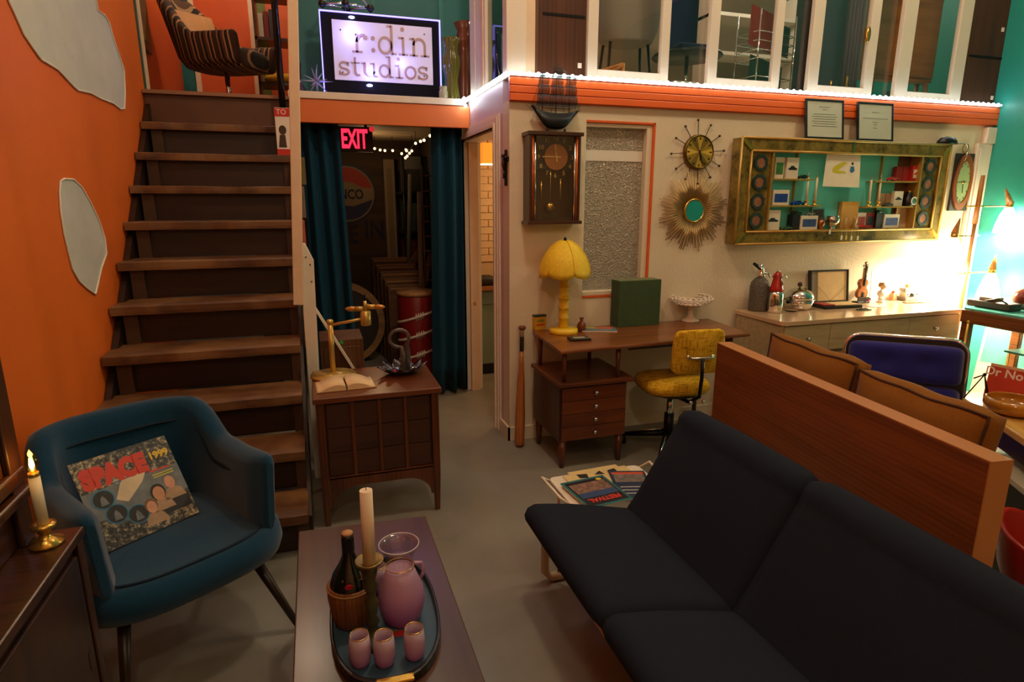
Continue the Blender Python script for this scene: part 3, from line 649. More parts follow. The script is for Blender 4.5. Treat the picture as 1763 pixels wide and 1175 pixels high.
# striped swivel chair on the landing
STR=stripes('brown_stripes',[(0,S(62,40,28)),(.18,S(176,126,86)),(.26,S(36,24,18)),(.42,S(168,126,88)),(.5,S(88,56,36)),(.66,S(30,20,16)),(.8,S(150,108,74)),(.88,S(60,40,28))],1,6.5)
cy_=5.75; cc=ony(378,160,cy_)
t=thing('striped_swivel_chair','brown striped swivel lounge chair on the upper landing','chair',(cc.x+.07,cy_,2.252),rad(62)); t.scale=(.9,.9,.93)
b,_=tub_shell(.25,.30,.3,lambda s: .60+.38*(1-smooth01((abs(s)-.10)/.42)),lambda s:.36,.11,.11)
b.build('shell',STR,t)
cushion(.50,.66,.16).build('seat',STR,t,M=TM((0,-.03,.34)))
MB().cyl((0,0,.02),(0,0,.35),.022).build('pedestal',CHROME,t); 
b=MB()
for i in range(4): b.cyl((0,0,.03),(.26*math.cos(i*PI/2+.3),.26*math.sin(i*PI/2+.3),.012),.014,.01,8)
b.build('base',CHROME,t)
o=MB().box(-.15,.15,-.004,.004,0,.30).build('record_sleeve',mat('sleeve_cream',S(214,150,84),.6,var=.12,vs=9)); tag(o,'cream record sleeve leaning in the striped chair upstairs','record')
c=ony(347,74,5.7); o.location=(c.x+.02,5.72,c.z-.04); o.rotation_euler=(rad(-24),0,rad(38))
MB().prism([(.035*x,.05*y) for x,y in disc(1,14)],0,.001,TM((0,-.0045,.09),(PI/2,0,0))).build('printed_portrait',mat('print_brown',S(70,50,36),.7),o)
# dark gilt picture on the upper left wall
p0=onx(268,30,UPX+.02); 
t=thing('gilt_picture','dark gilt framed picture on the upstairs left wall','picture',(UPX+.004,5.45,2.66))
MB().box(0,.03,-.3,.3,0,.75).build('frame',mat('dark_gilt',S(110,72,24),.4,.5,var=.3,vs=30,bump=.6,bs=60),t,bevel=.01)
MB().box(.03,.034,-.24,.24,.06,.69).build('canvas',mat('old_canvas',S(120,80,30),.6,var=.5,vs=7),t)
# shelves with yellow cushions upstairs right of the chair
bx_=ony(474,100,6.4)
t=thing('upstairs_shelf','dark open shelf unit beside the stair head upstairs','shelf',(bx_.x,6.5,2.252))
for z in(.0,.34,.72,1.1): MB().box(-.16,.3,-.14,.16,z,z+.025).build('shelf_board',DARKW,t)
for x in(-.16,.28): MB().box(x,x+.022,-.14,.16,.026,1.5).build('side',DARKWV,t)
for i,z in enumerate((.03,.37)):
    o=cushion(.34,.26,.07).build('yellow_cushion',fabric('yellow_cloth',S(200,150,30),.9)); tag(o,['yellow round cushion on the lower upstairs shelf','yellow round cushion on the middle upstairs shelf'][i],'cushion'); o.location=(bx_.x+.06,6.49,2.252+z)
for i in range(4):
    o=MB().box(-.02,.02,-.07,.07,0,.2+.02*(i%3)).build('book',mat('book_%d'%i,[S(190,180,160),S(120,40,30),S(60,60,70),S(200,190,170)][i],.7),None,bevel=.002)
    tag(o,['pale','dark red','charcoal','ivory'][i]+' book on the upper upstairs shelf','book'); o.location=(bx_.x-.1+i*.046,6.46,2.252+.747)
# ================================================================== curtains at the opening
CUR=fabric('blue_curtain',S(8,66,90),.9,250,.04,.2,.15)
def curtain(name,lab,x0t,x1t,x0b,x1b,Y,folds,ph):
    n=72; rows=[]; zs=[.025+ (2.12-.025)*j/10 for j in range(11)]
    for i in range(n+1):
        u=i/n; r=[]
        for j,z in enumerate(zs):
            v=1-j/10; x=(x0t+(x1t-x0t)*u)*(1-v)+(x0b+(x1b-x0b)*u)*v
            r.append((x,Y+(.045+.012*v)*math.sin(folds*2*PI*u+ph+.5*math.sin(2.5*v+u*5)),z))
        rows.append(r)
    b=MB(); b.grid(rows); o=b.build(name,CUR,None,solid=.004); return tag(o,lab,'curtain')
curtain('curtain','dark blue pleated curtain tied left of the opening under the sign',-.04,.215,-.04,.262,4.70,2.9,.4)
curtain('curtain','dark blue pleated curtain right of the opening under the sign',.89,1.115,.845,1.10,4.70,2.4,1.3)
o=MB().cyl((-.055,4.69,2.135),(1.125,4.69,2.135),.012).build('curtain_rod',BLKM); tag(o,'black curtain rod hidden behind the orange header','rod')
# ================================================================== storage room
a=ony(579,217,5.2); c=ony(643,262,5.2)
t=thing('exit_sign','red glowing exit sign hanging in the dark passage','sign',(0,5.2,0))
MB().box(a.x,c.x,0,.05,c.z,a.z).build('housing',mat('exit_housing',S(34,14,14),.4,var=0),t,bevel=.004)
cx_=ony(611,241,5.2); text('lettering','EXIT',.2,emit('exit_red',(1,.02,.06,1),2.0),t,TM((cx_.x-.004,-.004,cx_.z),(PI/2,0,0)),.003,sx=.50,bold=.006)
MB().cyl((c.x-.05,.025,a.z),(c.x-.05,.025,2.188),.012).build('hanger',BLKM,t); 
q=ony(640,224,5.2); MB().ball((q.x,-.01,q.z+.005),.022,10).build('red_lamp',emit('exit_dim',(.8,.03,.04,1),.7),t)
# string lights
bl=thing('string_lights','string of small warm bulbs under the storage ceiling','string lights')
BUL=emit('fairy_warm',(1,.62,.26,1),5)
bp_=[(645,256,6.6),(654.5,258.5,6.6),(662.7,259.5,6.6),(676,259.5,6.6),(691.6,264.8,6.5),(700,260,6.5),(709,260,6.4),(701,269,6.4),(699,258,6.45),(705,264,6.4),(698,272,6.4),(715.5,247,6.0),(724,243.6,5.8),(730,241.6,5.6),(740.5,234,5.35),(746,229.5,5.2)]
BP=[ony(x,y,Y) for x,y,Y in bp_]
bb=MB().ball((0,0,0),.013,8).build('bulb',BUL,bl); bb.location=BP[0]
for p in BP[1:]: share(bb,'bulb',bl,p)
for p in(BP[0],BP[3],BP[6],BP[11],BP[15]): MB().cyl((p.x,p.y,p.z+.014),(p.x,p.y,2.189),.003,n=5).build('hook',BLKM,bl)
MB().tube([p+Vector((0,0,.016)) for p in BP],.003,5).build('wire',mat('green_wire',S(40,50,30),.6,var=0),bl)
lamp('string_glow',(.55,6.3,1.95),3.2,(1,.62,.3),.1)
# round emblem sign painted on the back wall
e=ony(597,334,7.18)
t=thing('round_emblem','round red white and blue painted emblem on the dark passage wall','emblem',(e.x,7.195,e.z))
R0=.325; EM=lambda n_,c_: mat(n_,c_,.6,var=.12,vs=8)
MB().prism(disc(R0,40),0,.004,FRONT).build('rim',EM('emblem_navy',S(38,40,66)),t)
MB().prism(disc(R0*.93,40),.004,.006,FRONT).build('ground',EM('emblem_cream',S(140,118,88)),t)
top=[(R0*.88*math.cos(rad(x)),R0*.88*math.sin(rad(x))) for x in range(12,169,6)]+[(-R0*.6,R0*.3),(-R0*.2,R0*.42),(R0*.2,R0*.38),(R0*.55,R0*.22)]
MB().prism(top,.006,.008,FRONT).build('red_field',EM('emblem_red',S(168,40,26)),t)
bot=[(R0*.88*math.cos(rad(x)),R0*.88*math.sin(rad(x))) for x in range(-168,-11,6)]+[(R0*.55,-R0*.3),(R0*.2,-R0*.42),(-R0*.2,-R0*.38),(-R0*.6,-R0*.22)]
MB().prism(bot,.006,.008,FRONT).build('blue_field',EM('emblem_blue',S(36,40,84)),t)
text('lettering','ENCO',.145,EM('emblem_ink',S(24,24,44)),t,TM((.02,-.008,-.01),(PI/2,0,0)),.001,sx=.8,bold=.005)
for i,(s,x,y,sz) in enumerate((('E',609,405,.28),('IN',645,397,.28),('I',680,396,.25))):
    p=ony(x,y,7.19); o=text('painted_letters',s,sz,EM('emblem_ink',S(24,20,22)),None,TM((0,0,0),(PI/2,0,0)),.001,sx=.8,bold=.006); o.location=(p.x,7.195,p.z); tag(o,['black painted letter E beside the dark curtain edge','black painted letters IN on the passage wall','faint black painted letter I right of IN'][i],'lettering')
# tall white door leaf / pipe run beside emblem
o=MB().box(0,.12,0,.04,0,2.0).build('white_board',mat('aged_white',S(150,130,100),.6),None,bevel=.004); p=ony(672,300,7.1); o.location=(p.x-.07,7.12,.0); tag(o,'tall pale board leaning beside the emblem wall','board'); MB().box(.03,.09,-.008,0,.4,1.9).build('inset_panel',mat('aged_white2',S(128,108,82),.6),o)
# bass drum on its edge
p=ony(586,505,5.9)
t=thing('bass_drum','large round drum standing behind the blue curtain','drum',(p.x,5.9,.4))
b=MB(); poly_ring(b,disc(.40,40),disc(.34,40),-.02,.03,FRONT); b.build('hoop',wood('hoop_wood',S(120,84,46),S(160,120,72),.5,0,1),t)
MB().prism(disc(.345,40),-.01,.015,FRONT).build('drum_skin',mat('dark_skin',S(44,34,30),.6),t); MB().lathe([(.36,0),(.36,.18)],40,TM((0,.2,0),(PI/2,0,0)),cap=False).build('shell',mat('drum_shell',S(60,30,20),.4),t)
# heap of crates, boards and frames
for i,(x0,x1,y,Y) in enumerate(((640,702,446,6.3),(648,716,458,6.13),(655,722,470,5.97),(662,728,482,5.81),(668,732,494,5.65))):
    a=ony(x0,y,Y); c=ony(x1,y,Y); z=a.z; h=z-.002
    t=MB().box(0,c.x-a.x,0,.13,z-h,z).build('crate',wood('crate_wood',S(76,46,24),S(118,78,44),.6,0,.9),None,bevel=.004); t.location=(a.x,Y,0); tag(t,['topmost','second','third','fourth','lowest'][i]+' wooden crate of the stepped heap in the dark passage','crate','stepped crates in the passage')
    MB().box(.02,c.x-a.x-.02,-.008,0,z-.03,z-.012).build('slat',wood('crate_slat',S(130,90,50),S(160,116,70),.6,0,.9),t)
for i,(p0,p1,w,Y) in enumerate((((697,470),(730,424),.07,6.46),((728,500),(742,436),.05,5.5))):
    a=ony(*p0,Y); c=ony(*p1,Y); d=(c-a); d=d*(c.z/d.z); a=c-d; L=d.length-.002; o=MB(); o.box(-w/2,w/2,-.012,.012,0,L); o=o.build('leaning_board',wood('leaning_pine',S(84,56,30),S(116,80,46),.6,2,.8),None,bevel=.003); o.location=a; o.rotation_euler=(0,math.atan2(d.x,d.z),0); tag(o,['wide plank leaning left of the red barrel lid','narrow plank leaning over the red barrel'][i],'plank')
# stacked junk along the right: shelf with boxes
t=thing('storage_rack','dark metal rack crammed along the passage right wall','rack',(1.05,6.86,0))
for z in(.3,.75,1.2,1.62): MB().box(-.13,.13,-.3,.32,z,z+.02).build('shelf_board',BLKM,t)
for x in(-.12,.12):
    for y in(-.28,.3): MB().cyl((x,y,.001),(x,y,2.0),.014,n=6).build('upright',BLKM,t)
random.seed(3); nm=['dusty brown','black','olive','maroon','tan','grey','dark green','rust']
cols=[S(90,60,36),S(26,24,24),S(74,72,40),S(84,30,26),S(140,108,70),S(88,86,82),S(36,56,44),S(120,60,30)]; k2=0
for z,zn in((.322,'low'),(.772,'middle'),(1.222,'upper'),(1.642,'top')):
    y=-.27
    for j in range(3):
        w=.14+.02*((j*7+k2)%3); h=.16+.07*((j*5+k2)%4); ci=(j*3+k2)%8
        o=MB().box(-.1,.1,0,w,0,h).build('storage_box',mat('junk_%d'%ci,cols[ci],.7),None,bevel=.006); o.location=(1.05,6.86+y,z); tag(o,'%s box, %s from the front on the %s shelf of the passage rack'%(nm[ci],['first','second','third','fourth'][j],zn),'box','boxes on the passage rack'); y+=w+.03; k2+=1
# pale cloth rolls and a frame hanging over the rack front
for i,(x0,y0,x1,y1,Y,cn) in enumerate(((706,300,704,420,6.5,'grey'),(722,330,724,440,5.6,'tan'))):
    a=ony(x0,y0,Y); c=ony(x1,y1,Y); dd=(a-c); c=a-dd*((a.z-.002)/dd.z); o=MB().cyl((0,0,0),tuple(a-c),.022,n=10).build('rolled_print',mat('roll_'+cn,S(120,104,84) if i else S(84,80,74),.8)); o.location=c; tag(o,cn+' long roll standing among the passage junk','roll')
a=ony(741,330,5.4); t=thing('small_ladder','narrow dark ladder back hanging beside the right curtain','ladder',(a.x-.02,5.4,0))
for x in(-.05,.06): MB().cyl((x,0,.001),(x+.0,0,1.85),.009,n=6).build('rail',DARKWV,t)
for z in[.2+.13*i for i in range(13)]: MB().cyl((-.045,0,z),(.055,0,z),.008,n=6).build('rung',WALNV,t)
# red barrel with laced white bands
p=ony(716,503,5.15); RB=.16
t=thing('red_barrel','dark red barrel with laced white bands right of the passage','barrel',(p.x,5.15,0))
H_=p.z; MB().lathe([(RB*.96,.002),(RB,.03),(RB,H_-.03),(RB*.97,H_-.02)],32).build('body',mat('oxblood',S(120,22,22),.35),t)
MB().lathe([(.001,H_-.02),(RB*1.03,H_-.02),(RB*1.03,H_+.01),(.001,H_+.012)],32).build('lid',wood('lid_wood',S(130,90,50),S(168,124,78),.5,0,1),t)
WB=mat('cream_band',S(206,196,182),.6)
for z in(.25,.42,.58):
    pts=[(RB*1.01*math.cos(a),RB*1.01*math.sin(a),z+.05*math.sin(a+PI/2+.4)) for a in[-PI*.98+i*PI*.98/20 for i in range(21)]]
    MB().tube(pts,.011,6).build('band',WB,t)
    for da in(-.18,-.06,.06,.18):
        an=-PI/2+da; zz=z+.05*math.sin(an+PI/2+.4); MB().cyl((RB*1.02*math.cos(an),RB*1.02*math.sin(an),zz-.028),(RB*1.02*math.cos(an),RB*1.02*math.sin(an),zz+.028),.006,n=6).build('lace',WB,t)
# box with green sticker and leaning stick behind the brass lamp
a=onz(545,640,.0); 
t=thing('wooden_chest','dark wooden box with a round green sticker behind the stair cabinet','box',(.115,3.62,0))
MB().box(-.13,.11,-.14,.14,0,.78).build('carcass',wood('chest_wood',S(66,38,20),S(98,60,32),.5,2,.7),t,bevel=.004)
MB().box(-.11,.09,-.148,-.141,.03,.74).build('front_panel',wood('chest_wood',S(66,38,20),S(98,60,32),.5,2,.7),t,bevel=.003)
q=ony(588,590,3.47); MB().prism(disc(.011,16),.0,.001,TM((q.x-.115,-.1485,q.z),(PI/2,0,0))).build('sticker',mat('sticker_green',S(40,150,70),.6),t)
a=ony(540,515,3.52); c=ony(583,585,3.47); o=MB().box(-.007,.007,-.018,.018,0,.48).build('white_batten',WHITEP,None,bevel=.002); o.location=(c.x+.025,3.455,.6); d=a-c; o.rotation_euler=(0,math.atan2(d.x,d.z),0); tag(o,'thin white batten leaning against the stair post','batten'); o.location=(c.x+.075,3.453,c.z-.18)
for i,(y0,y1,cn,cl) in enumerate(((268,318,'olive',S(96,92,44)),(318,375,'grey',S(110,96,84)),(376,425,'pink',S(170,92,84)))):
    a=ony(522,y0,3.8); c=ony(524,y1,3.8); o=MB().box(-.012,.012,-.004,.004,0,a.z-c.z-.01).build('pinned_print',mat('edge_'+cn,cl,.7,var=.3,vs=12)); o.location=(c.x+.0,3.8,c.z); tag(o,cn+' print pinned on the stair side behind the post','print'); MB().cyl((0,.004,.02),(-.06,.02,.02),.003,n=5).build('pin',BLKM,o)
# ================================================================== side room seen through the door
a=ony(838,265,5.2); t=thing('paper_lantern','glowing orange square lantern hanging in the side room','lantern',(a.x+.01,5.2,a.z))
MB().box(-.065,.065,-.065,.065,-.085,.085).build('shade',emit('lantern_orange',(1,.25,.02,1),1.1),t,bevel=.004); MB().cyl((0,0,.085),(0,0,2.128-a.z),.004,n=6).build('cord',BLKM,t)
MB().box(-.067,.067,-.067,.067,-.09,-.084).build('lower_rim',emit('lantern_rim',(1,.8,.5,1),3),t)
lamp('lantern_spill',(a.x+.8,4.9,1.75),22,(1,.6,.28),.06)  # unseen lamp added away from the lantern to light the side room
a=ony(846,492,5.15)
t=thing('side_room_counter','worn wooden counter on a pale green base in the side room','counter',(1.62,5.25,0))
MB().box(-.3,.6,-.16,.3,a.z-.035,a.z).build('counter_top',wood('counter_wood',S(150,90,48),S(184,120,70),.5,0,.8),t)
MB().box(-.28,.58,-.13,.28,.1,a.z-.04).build('base',mat('pale_green_enamel',S(140,160,146),.35),t,bevel=.01)
MB().box(-.29,.59,-.145,-.131,a.z-.16,a.z-.05).build('drawer_front',mat('pale_green_enamel2',S(120,140,128),.35),t,bevel=.004)
MB().box(-.26,.56,-.1,.26,.0,.099).build('plinth',BLACK,t)
for i in range(3):
    o=cushion(.2-.03*i,.16,.07).build('dark_bag',mat('dark_bag',S(34,28,26),.6,bump=.6,bs=25)); tag(o,['crumpled dark bag nearest the door frame on the side room counter','second crumpled dark bag on the side room counter','third crumpled dark bag on the side room counter'][i],'bag','bags on the side room counter'); o.location=(1.43+.19*i,5.2,a.z+.001)
# cross on the lavender wall
a=onx(870,258,XS-.01); c=onx(870,320,XS-.01)
t=thing('wooden_cross','small dark carved cross on the lavender wall by the door','cross',(XS-.001,(a.y+c.y)/2,c.z))
L=a.z-c.z; MB().box(-.012,0,-.014,.014,0,L).build('upright',BLKM,t,bevel=.002); MB().box(-.012,0,-.05,.05,L*.68,L*.8).build('crossbar',BLKM,t,bevel=.002)
b=MB(); b.tube([(-.018,0,L*.42),(-.02,.005,L*.6),(-.02,0,L*.76)],[.006,.012,.01],8); b.tube([(-.02,-.042,L*.8),(-.02,0,L*.72),(-.02,.042,L*.8)],.006,6); b.ball((-.022,.004,L*.84),.012,8); b.tube([(-.018,0,L*.42),(-.018,.006,L*.2)],[.008,.005],6)
b.build('figure',mat('bronze_dark',S(70,50,34),.4,.6),t)
# ================================================================== pendulum wall clock
CF=YW-.115
tl=ony(912,232,CF); br=ony(997,380,CF); cx0,cx1,cz0,cz1=tl.x,br.x,br.z,tl.z
ck=thing('pendulum_clock','dark wood pendulum wall clock with gilt pillars and copper dial','clock',((cx0+cx1)/2,CF,cz0))
w=(cx1-cx0)/2; h=cz1-cz0; D=.113
MB().box(-w,w,D-.012,D,0,h).build('back_board',DARKWV,ck)
for s in(-1,1): MB().box(min(s*w,s*(w-.014)),max(s*w,s*(w-.014)),0,D-.012,0,h).build('side_panel',DARKWV,ck)
for z0,z1 in((-.02,0),(h,h+.022)): MB().box(-w-.012,w+.014,-.014,D,z0,z1).build('cornice',DARKW,ck,bevel=.003)
for s in(-1,1):
    for off,m in((.022,mat('clock_orange',S(190,92,40),.25,.4,var=0)),(.036,CHROME)):
        x=s*(w-off); MB().cyl((x,.004,.002),(x,.004,h-.002),.0065,n=10).build('pillar',m,ck)
MB().box(-w+.043,w-.043,.006,.008,.002,h-.002).build('glass_front',pane('clock_glass',(.96,.95,.93,1),.07),ck)
FZ=ony(957.5,270.5,CF+.05).z-cz0; FX=ony(957.5,270.5,CF+.05).x-(cx0+cx1)/2
MB().prism(disc(.075,36),0,.006,TM((FX,.055,FZ),(PI/2,0,0))).build('dial',mat('copper_dial',S(176,112,62),.4,.2,var=.05),ck)
MB().box(-w+.02,w-.02,.062,.066,.30,h-.01).build('dial_board',mat('clock_black',S(28,22,20),.5,var=0),ck)
for i in range(12):
    a=rad(90-30*i); text('numeral',str(12 if i==0 else i),.036,mat('gilt_paint',S(226,196,120),.4,.2,var=0),ck,TM((FX+.108*math.cos(a),.058,FZ+.108*math.sin(a)),(PI/2,0,0)),.001)
MB().box(-.09,.03,-.001,.001,-.003,.003,TM((FX,.046,FZ),(0,0,0))).build('minute_hand',mat('gilt_paint',S(226,196,120),.4,.2,var=0),ck)
MB().box(-.004,.004,-.001,.001,-.03,.07,TM((FX,.044,FZ),(0,rad(-8),0))).build('hour_hand',mat('gilt_paint',S(226,196,120),.4,.2,var=0),ck)
b=MB(); poly_ring(b,disc(.014,16),disc(.009,16),0,.002,TM((FX-.005,.043,FZ+.03),(PI/2,0,0))); b.build('hand_ring',BRASS,ck)
for x,z0,z1 in((-.065,.12,.235),(.06,.13,.25)): MB().cyl((x,.06,z0),(x,.06,z1),.005,n=8).build('chime_rod',BRASS,ck)
MB().cyl((-.005,.062,.10),(-.005,.062,.32),.003,n=8).build('pendulum_rod',BRASS,ck); MB().lathe([(.001,-.004),(.026,-.003),(.026,.003),(.001,.006)],24,TM((-.005,.055,.08),(PI/2,0,0))).build('pendulum_bob',BRASS,ck)
MB().box(-w+.02,w-.02,.02,.1,.0,.012).build('inner_floor',DARKW,ck)
# ================================================================== model ship
sx_=ony(957,220,CF+.05); t=thing('model_ship','black wire model sailing ship on top of the wall clock','ship',(sx_.x,CF+.055,cz1+.0225))
SHM=mat('ship_iron',S(40,44,46),.45,.5,var=.1); Ls=.31
b=MB(); rows=[]
for i in range(15):
    u=i/14; x=-Ls/2+Ls*u; w_=.036*math.sin(PI*min(1,max(.04,u)))**.6; kl=.018+.05*abs(2*u-1)**3; top_=.105+.03*(2*u-1)**2+(.015 if u<.12 else 0)
    rows.append([(x*(.62+.38*0),0,kl),(x*.72,-w_*.7,kl+.02),(x,-w_,top_),(x,-w_*.8,top_-.006),(x,w_*.8,top_-.006),(x,w_,top_),(x*.72,w_*.7,kl+.02)])
b.grid(rows,False,True); b.add(rows[0],[tuple(range(7))]); b.add(rows[-1],[tuple(range(7))[::-1]]); b.build('hull',SHM,t)
for x in(-.05,.06): MB().cyl((x,0,.0),(x,0,.025),.009,.006,8).build('peg',SHM,t)
SAIL=mat('ship_sail',S(40,48,54),.6,.2,var=.1,alpha=.7)
for x,hm,wd in((-.085,.33,.085),(.0,.385,.095),(.085,.32,.085)):
    MB().cyl((x,0,.09),(x,0,hm),.003,.002,6).build('mast',SHM,t); lv=[.15,.205,.26,.31]
    if hm>.35: lv.append(.355)
    for i,z in enumerate(lv):
        ww=wd*(1-.12*i)/2; MB().cyl((x-ww,-.014,z),(x+ww,-.014,z),.0024,n=6).build('yard',SHM,t)
        z2=lv[i+1]-.004 if i+1<len(lv) else hm-.02
        if i<len(lv)-1:
            b=MB(); b.grid([[(x-ww+2*ww*q/6,-.016-.012*math.sin(PI*r/4),z+.003+(z2-z)*r/4) for r in range(5)] for q in range(7)]); b.build('sail',SAIL,t)
for a,c in(((-.155,0,.135),(-.085,0,.33)),((.15,0,.135),(.085,0,.32)),((-.085,0,.33),(0,0,.385)),((0,0,.385),(.085,0,.32)),((-.155,0,.13),(-.19,0,.15)),((-.12,-.03,.115),(-.085,0,.3)),((-.04,-.03,.11),(0,0,.35)),((.04,-.03,.11),(.0,0,.35)),((.12,-.03,.115),(.085,0,.3))): MB().cyl(a,c,.0012,n=5).build('rigging',SHM,t)
MB().tube([(-.15,-.02,.15),(-.07,-.035,.13),(.07,-.035,.13),(.15,-.02,.152)],.0016,5).build('railing',SHM,t)
# ================================================================== frosted window in the main wall
fw_=struct(MB().box(WX0,WX1,YW+.1,YW+.12,WZ0,WZ0+.02).box(WX0,WX1,YW+.1,YW+.12,WZ1-.02,WZ1).box(WX0,WX0+.02,YW+.1,YW+.12,WZ0+.02,WZ1-.02).box(WX1-.02,WX1,YW+.1,YW+.12,WZ0+.02,WZ1-.02).build('window_7',WHITEP)); fw_['label']='tall obscure glass window with orange edge in the cream wall'
def frost():
    m,nt,b=_base('obscure_glass'); b.inputs['Base Color'].default_value=S(196,190,174); b.inputs['Roughness'].default_value=.1
    b.inputs['Transmission Weight'].default_value=.35; b.inputs['IOR'].default_value=1.45; b.inputs['Specular IOR Level'].default_value=.8
    v=nt.nodes.new('ShaderNodeTexVoronoi'); v.inputs['Scale'].default_value=120; v.feature='SMOOTH_F1'; nt.links.new(_coord(nt),v.inputs['Vector']); _bump(nt,b,v.outputs['Distance'],.9,.02); return m
FR=frost()
MB().box(WX0+.002,WX1-.05,YW+.055,YW+.062,WZ0+.03,WZ1-.03).build('obscure_pane',FR,fw_)
MB().box(WX0+.004,WX1-.055,YW+.05,YW+.0545,1.795,1.86).build('inner_rail',WHITE,fw_)
for nm,bx,m in(('edge_trim',(WX1-.012,WX1+.003,YW-.004,YW+.1,WZ0,WZ1),OBEAM),('edge_trim',(WX0,WX1+.003,YW-.004,YW+.1,WZ1-.012,WZ1+.002),OBEAM),('edge_trim',(WX0,WX1,YW-.006,YW+.1,WZ0-.012,WZ0+.002),OBEAM),
    ('casing',(WX1-.05,WX1-.012,YW+.01,YW+.098,WZ0+.003,WZ1-.013),CREAM),('casing',(WX0,WX1-.05,YW+.01,YW+.098,WZ1-.035,WZ1-.013),CREAM),('sill',(WX0,WX1-.012,YW-.004,YW+.098,WZ0+.003,WZ0+.028),CREAM)):
    MB().box(*bx).build(nm,m,fw_,bevel=.002)
# ================================================================== starburst clock
sc_=ony(1204,262,YW-.03); t=thing('starburst_clock','round brass starburst wall clock with ball tipped rods','clock',(sc_.x,YW-.004,sc_.z))
MB().lathe([(.001,0),(.108,0),(.112,.012),(.108,.03),(.1,.034),(.1,.028),(.001,.028)],40,FRONT).build('case',mat('clock_bronze',S(120,92,40),.3,1,var=.05),t)
sheen_tones=[S(210,176,70),S(150,122,48),S(120,100,44),S(188,154,60),S(110,92,40),S(158,132,54)]  # radial sheen of brushed metal painted as lighter and darker wedges
for i in range(12):
    a0=rad(30*i-15); b=MB(); b.prism([(.004*math.cos(a0+.26),.004*math.sin(a0+.26))]+[(.098*math.cos(a0+rad(30)*q/5),.098*math.sin(a0+rad(30)*q/5)) for q in range(6)],.0285,.0295,FRONT)
    b.build('sheen_wedge',mat('dial_sheen_%d'%(i%6),k(sheen_tones[i%6],1.25),.35,.3,var=0),t)
for i in range(12):
    a=rad(30*i+4); d=Vector((math.cos(a),0,math.sin(a))); L=.2 if i%3==0 else .19
    r_=MB().cyl(d*.1+Vector((0,-.012,0)),d*L+Vector((0,-.012,0)),.0022,n=6).build('rod',BLKM,t); MB().ball(d*L+Vector((0,-.012,0)),.0085,10).build('ball_tip',DARKW,r_)
    MB().box(-.004,.004,-.0305,-.0298,.076,.092,TM((0,0,0),(0,rad(30*i),0))).build('hour_mark',BLKM,t)
MB().box(-.003,.003,-.034,-.032,-.012,.055,TM((0,0,0),(0,rad(172),0))).build('hour_hand',BLKM,t); MB().box(-.002,.002,-.036,-.034,-.012,.08,TM((0,0,0),(0,rad(160),0))).build('minute_hand',BLKM,t)
# ================================================================== sunburst mirror
sm_=ony(1194,363,YW-.02); t=thing('sunburst_mirror','gold sunburst with a round mirror centre painted in reflected teal on cream wall','mirror',(sm_.x,YW-.003,sm_.z))
RAYM=mat('ray_gold',S(206,174,112),.45,.25,var=.1)
rayo=MB().cyl((0,0,0),(1,0,0),.0034,.0028,6).build('ray',RAYM,t); N=108
for i in range(N):
    a=2*PI*i/N; ph=(i%9)/9; lobe=1-abs(ph-.45)*1.9; L=.205+.068*max(0,lobe)+(.006 if i%2 else -.006)
    c=rayo if i==0 else share(rayo,'ray',t,(0,0,0))
    c.location=(.06*math.cos(a),-.012-.004*(i%2),.06*math.sin(a)); c.rotation_euler=(0,-a,0); c.scale=(L-.06,1,1)
MB().lathe([(.062,0),(.078,.004),(.082,.014),(.076,.022),(.068,.02),(.068,.012)],40,TM((0,-.012,0),(PI/2,0,0))).build('gold_ring',BRASS,t)
MB().prism(disc(.069,36),.012,.018,TM((0,-.012,0),(PI/2,0,0))).build('painted_mirror_disc',mat('reflected_teal',S(40,160,150),.12,var=.03,coat=.4),t)  # reflection of a teal wall painted on the disc, not mirrored
# ================================================================== display shelf with antiqued mirror frame
DF=YW-.115
A=ony(1280,233.5,DF); B_=ony(1640,252,DF); C_=ony(1264,421.5,DF)
X0=(A.x+C_.x)/2; X1=B_.x-.005; Z1=(A.z+B_.z)/2; Z0=C_.z
ds=thing('display_shelf','wide wall display shelf in a veined antique mirror frame','shelf',(X0,DF,Z0))
Wd=X1-X0; Hd=Z1-Z0
def vein():
    m,nt,b=_base('veined_mirror'); v=_coord(nt); f=_noise(nt,v,9,8,.7); c=_ramp(nt,f,[(.32,S(44,38,18)),(.45,S(112,94,38)),(.58,S(150,124,54)),(.7,S(80,84,44)),(.85,S(166,140,70))]); nt.links.new(c,b.inputs['Base Color'])
    b.inputs['Roughness'].default_value=.25; b.inputs['Metallic'].default_value=.15; return m
VEIN=vein(); FWd=.082
def qpr(pts,y0,y1,name,m,parent):
    n=len(pts); b=MB(); b.add([(x,y0,z) for x,z in pts]+[(x,y1,z) for x,z in pts],[tuple(range(n)),tuple(range(n,2*n))[::-1]]+[(i,(i+1)%n,n+(i+1)%n,n+i) for i in range(n)]); return b.build(name,m,parent)
qpr([(0,0),(Wd,0),(Wd-FWd,FWd),(FWd,FWd)],.006,.1,'frame_bar',VEIN,ds); qpr([(0,Hd),(FWd,Hd-FWd),(Wd-FWd,Hd-FWd),(Wd,Hd)],.006,.1,'frame_bar',VEIN,ds)
qpr([(0,0),(FWd,FWd),(FWd,Hd-FWd),(0,Hd)],.006,.1,'frame_bar',VEIN,ds); qpr([(Wd,0),(Wd,Hd),(Wd-FWd,Hd-FWd),(Wd-FWd,FWd)],.006,.1,'frame_bar',VEIN,ds)
for i0 in(0,FWd):
    P=[(i0,.004,i0),(Wd-i0,.004,i0),(Wd-i0,.004,Hd-i0),(i0,.004,Hd-i0)]
    for q in range(4): MB().cyl(P[q],P[(q+1)%4],.008,n=8).build('gilt_trim',GOLDM,ds)
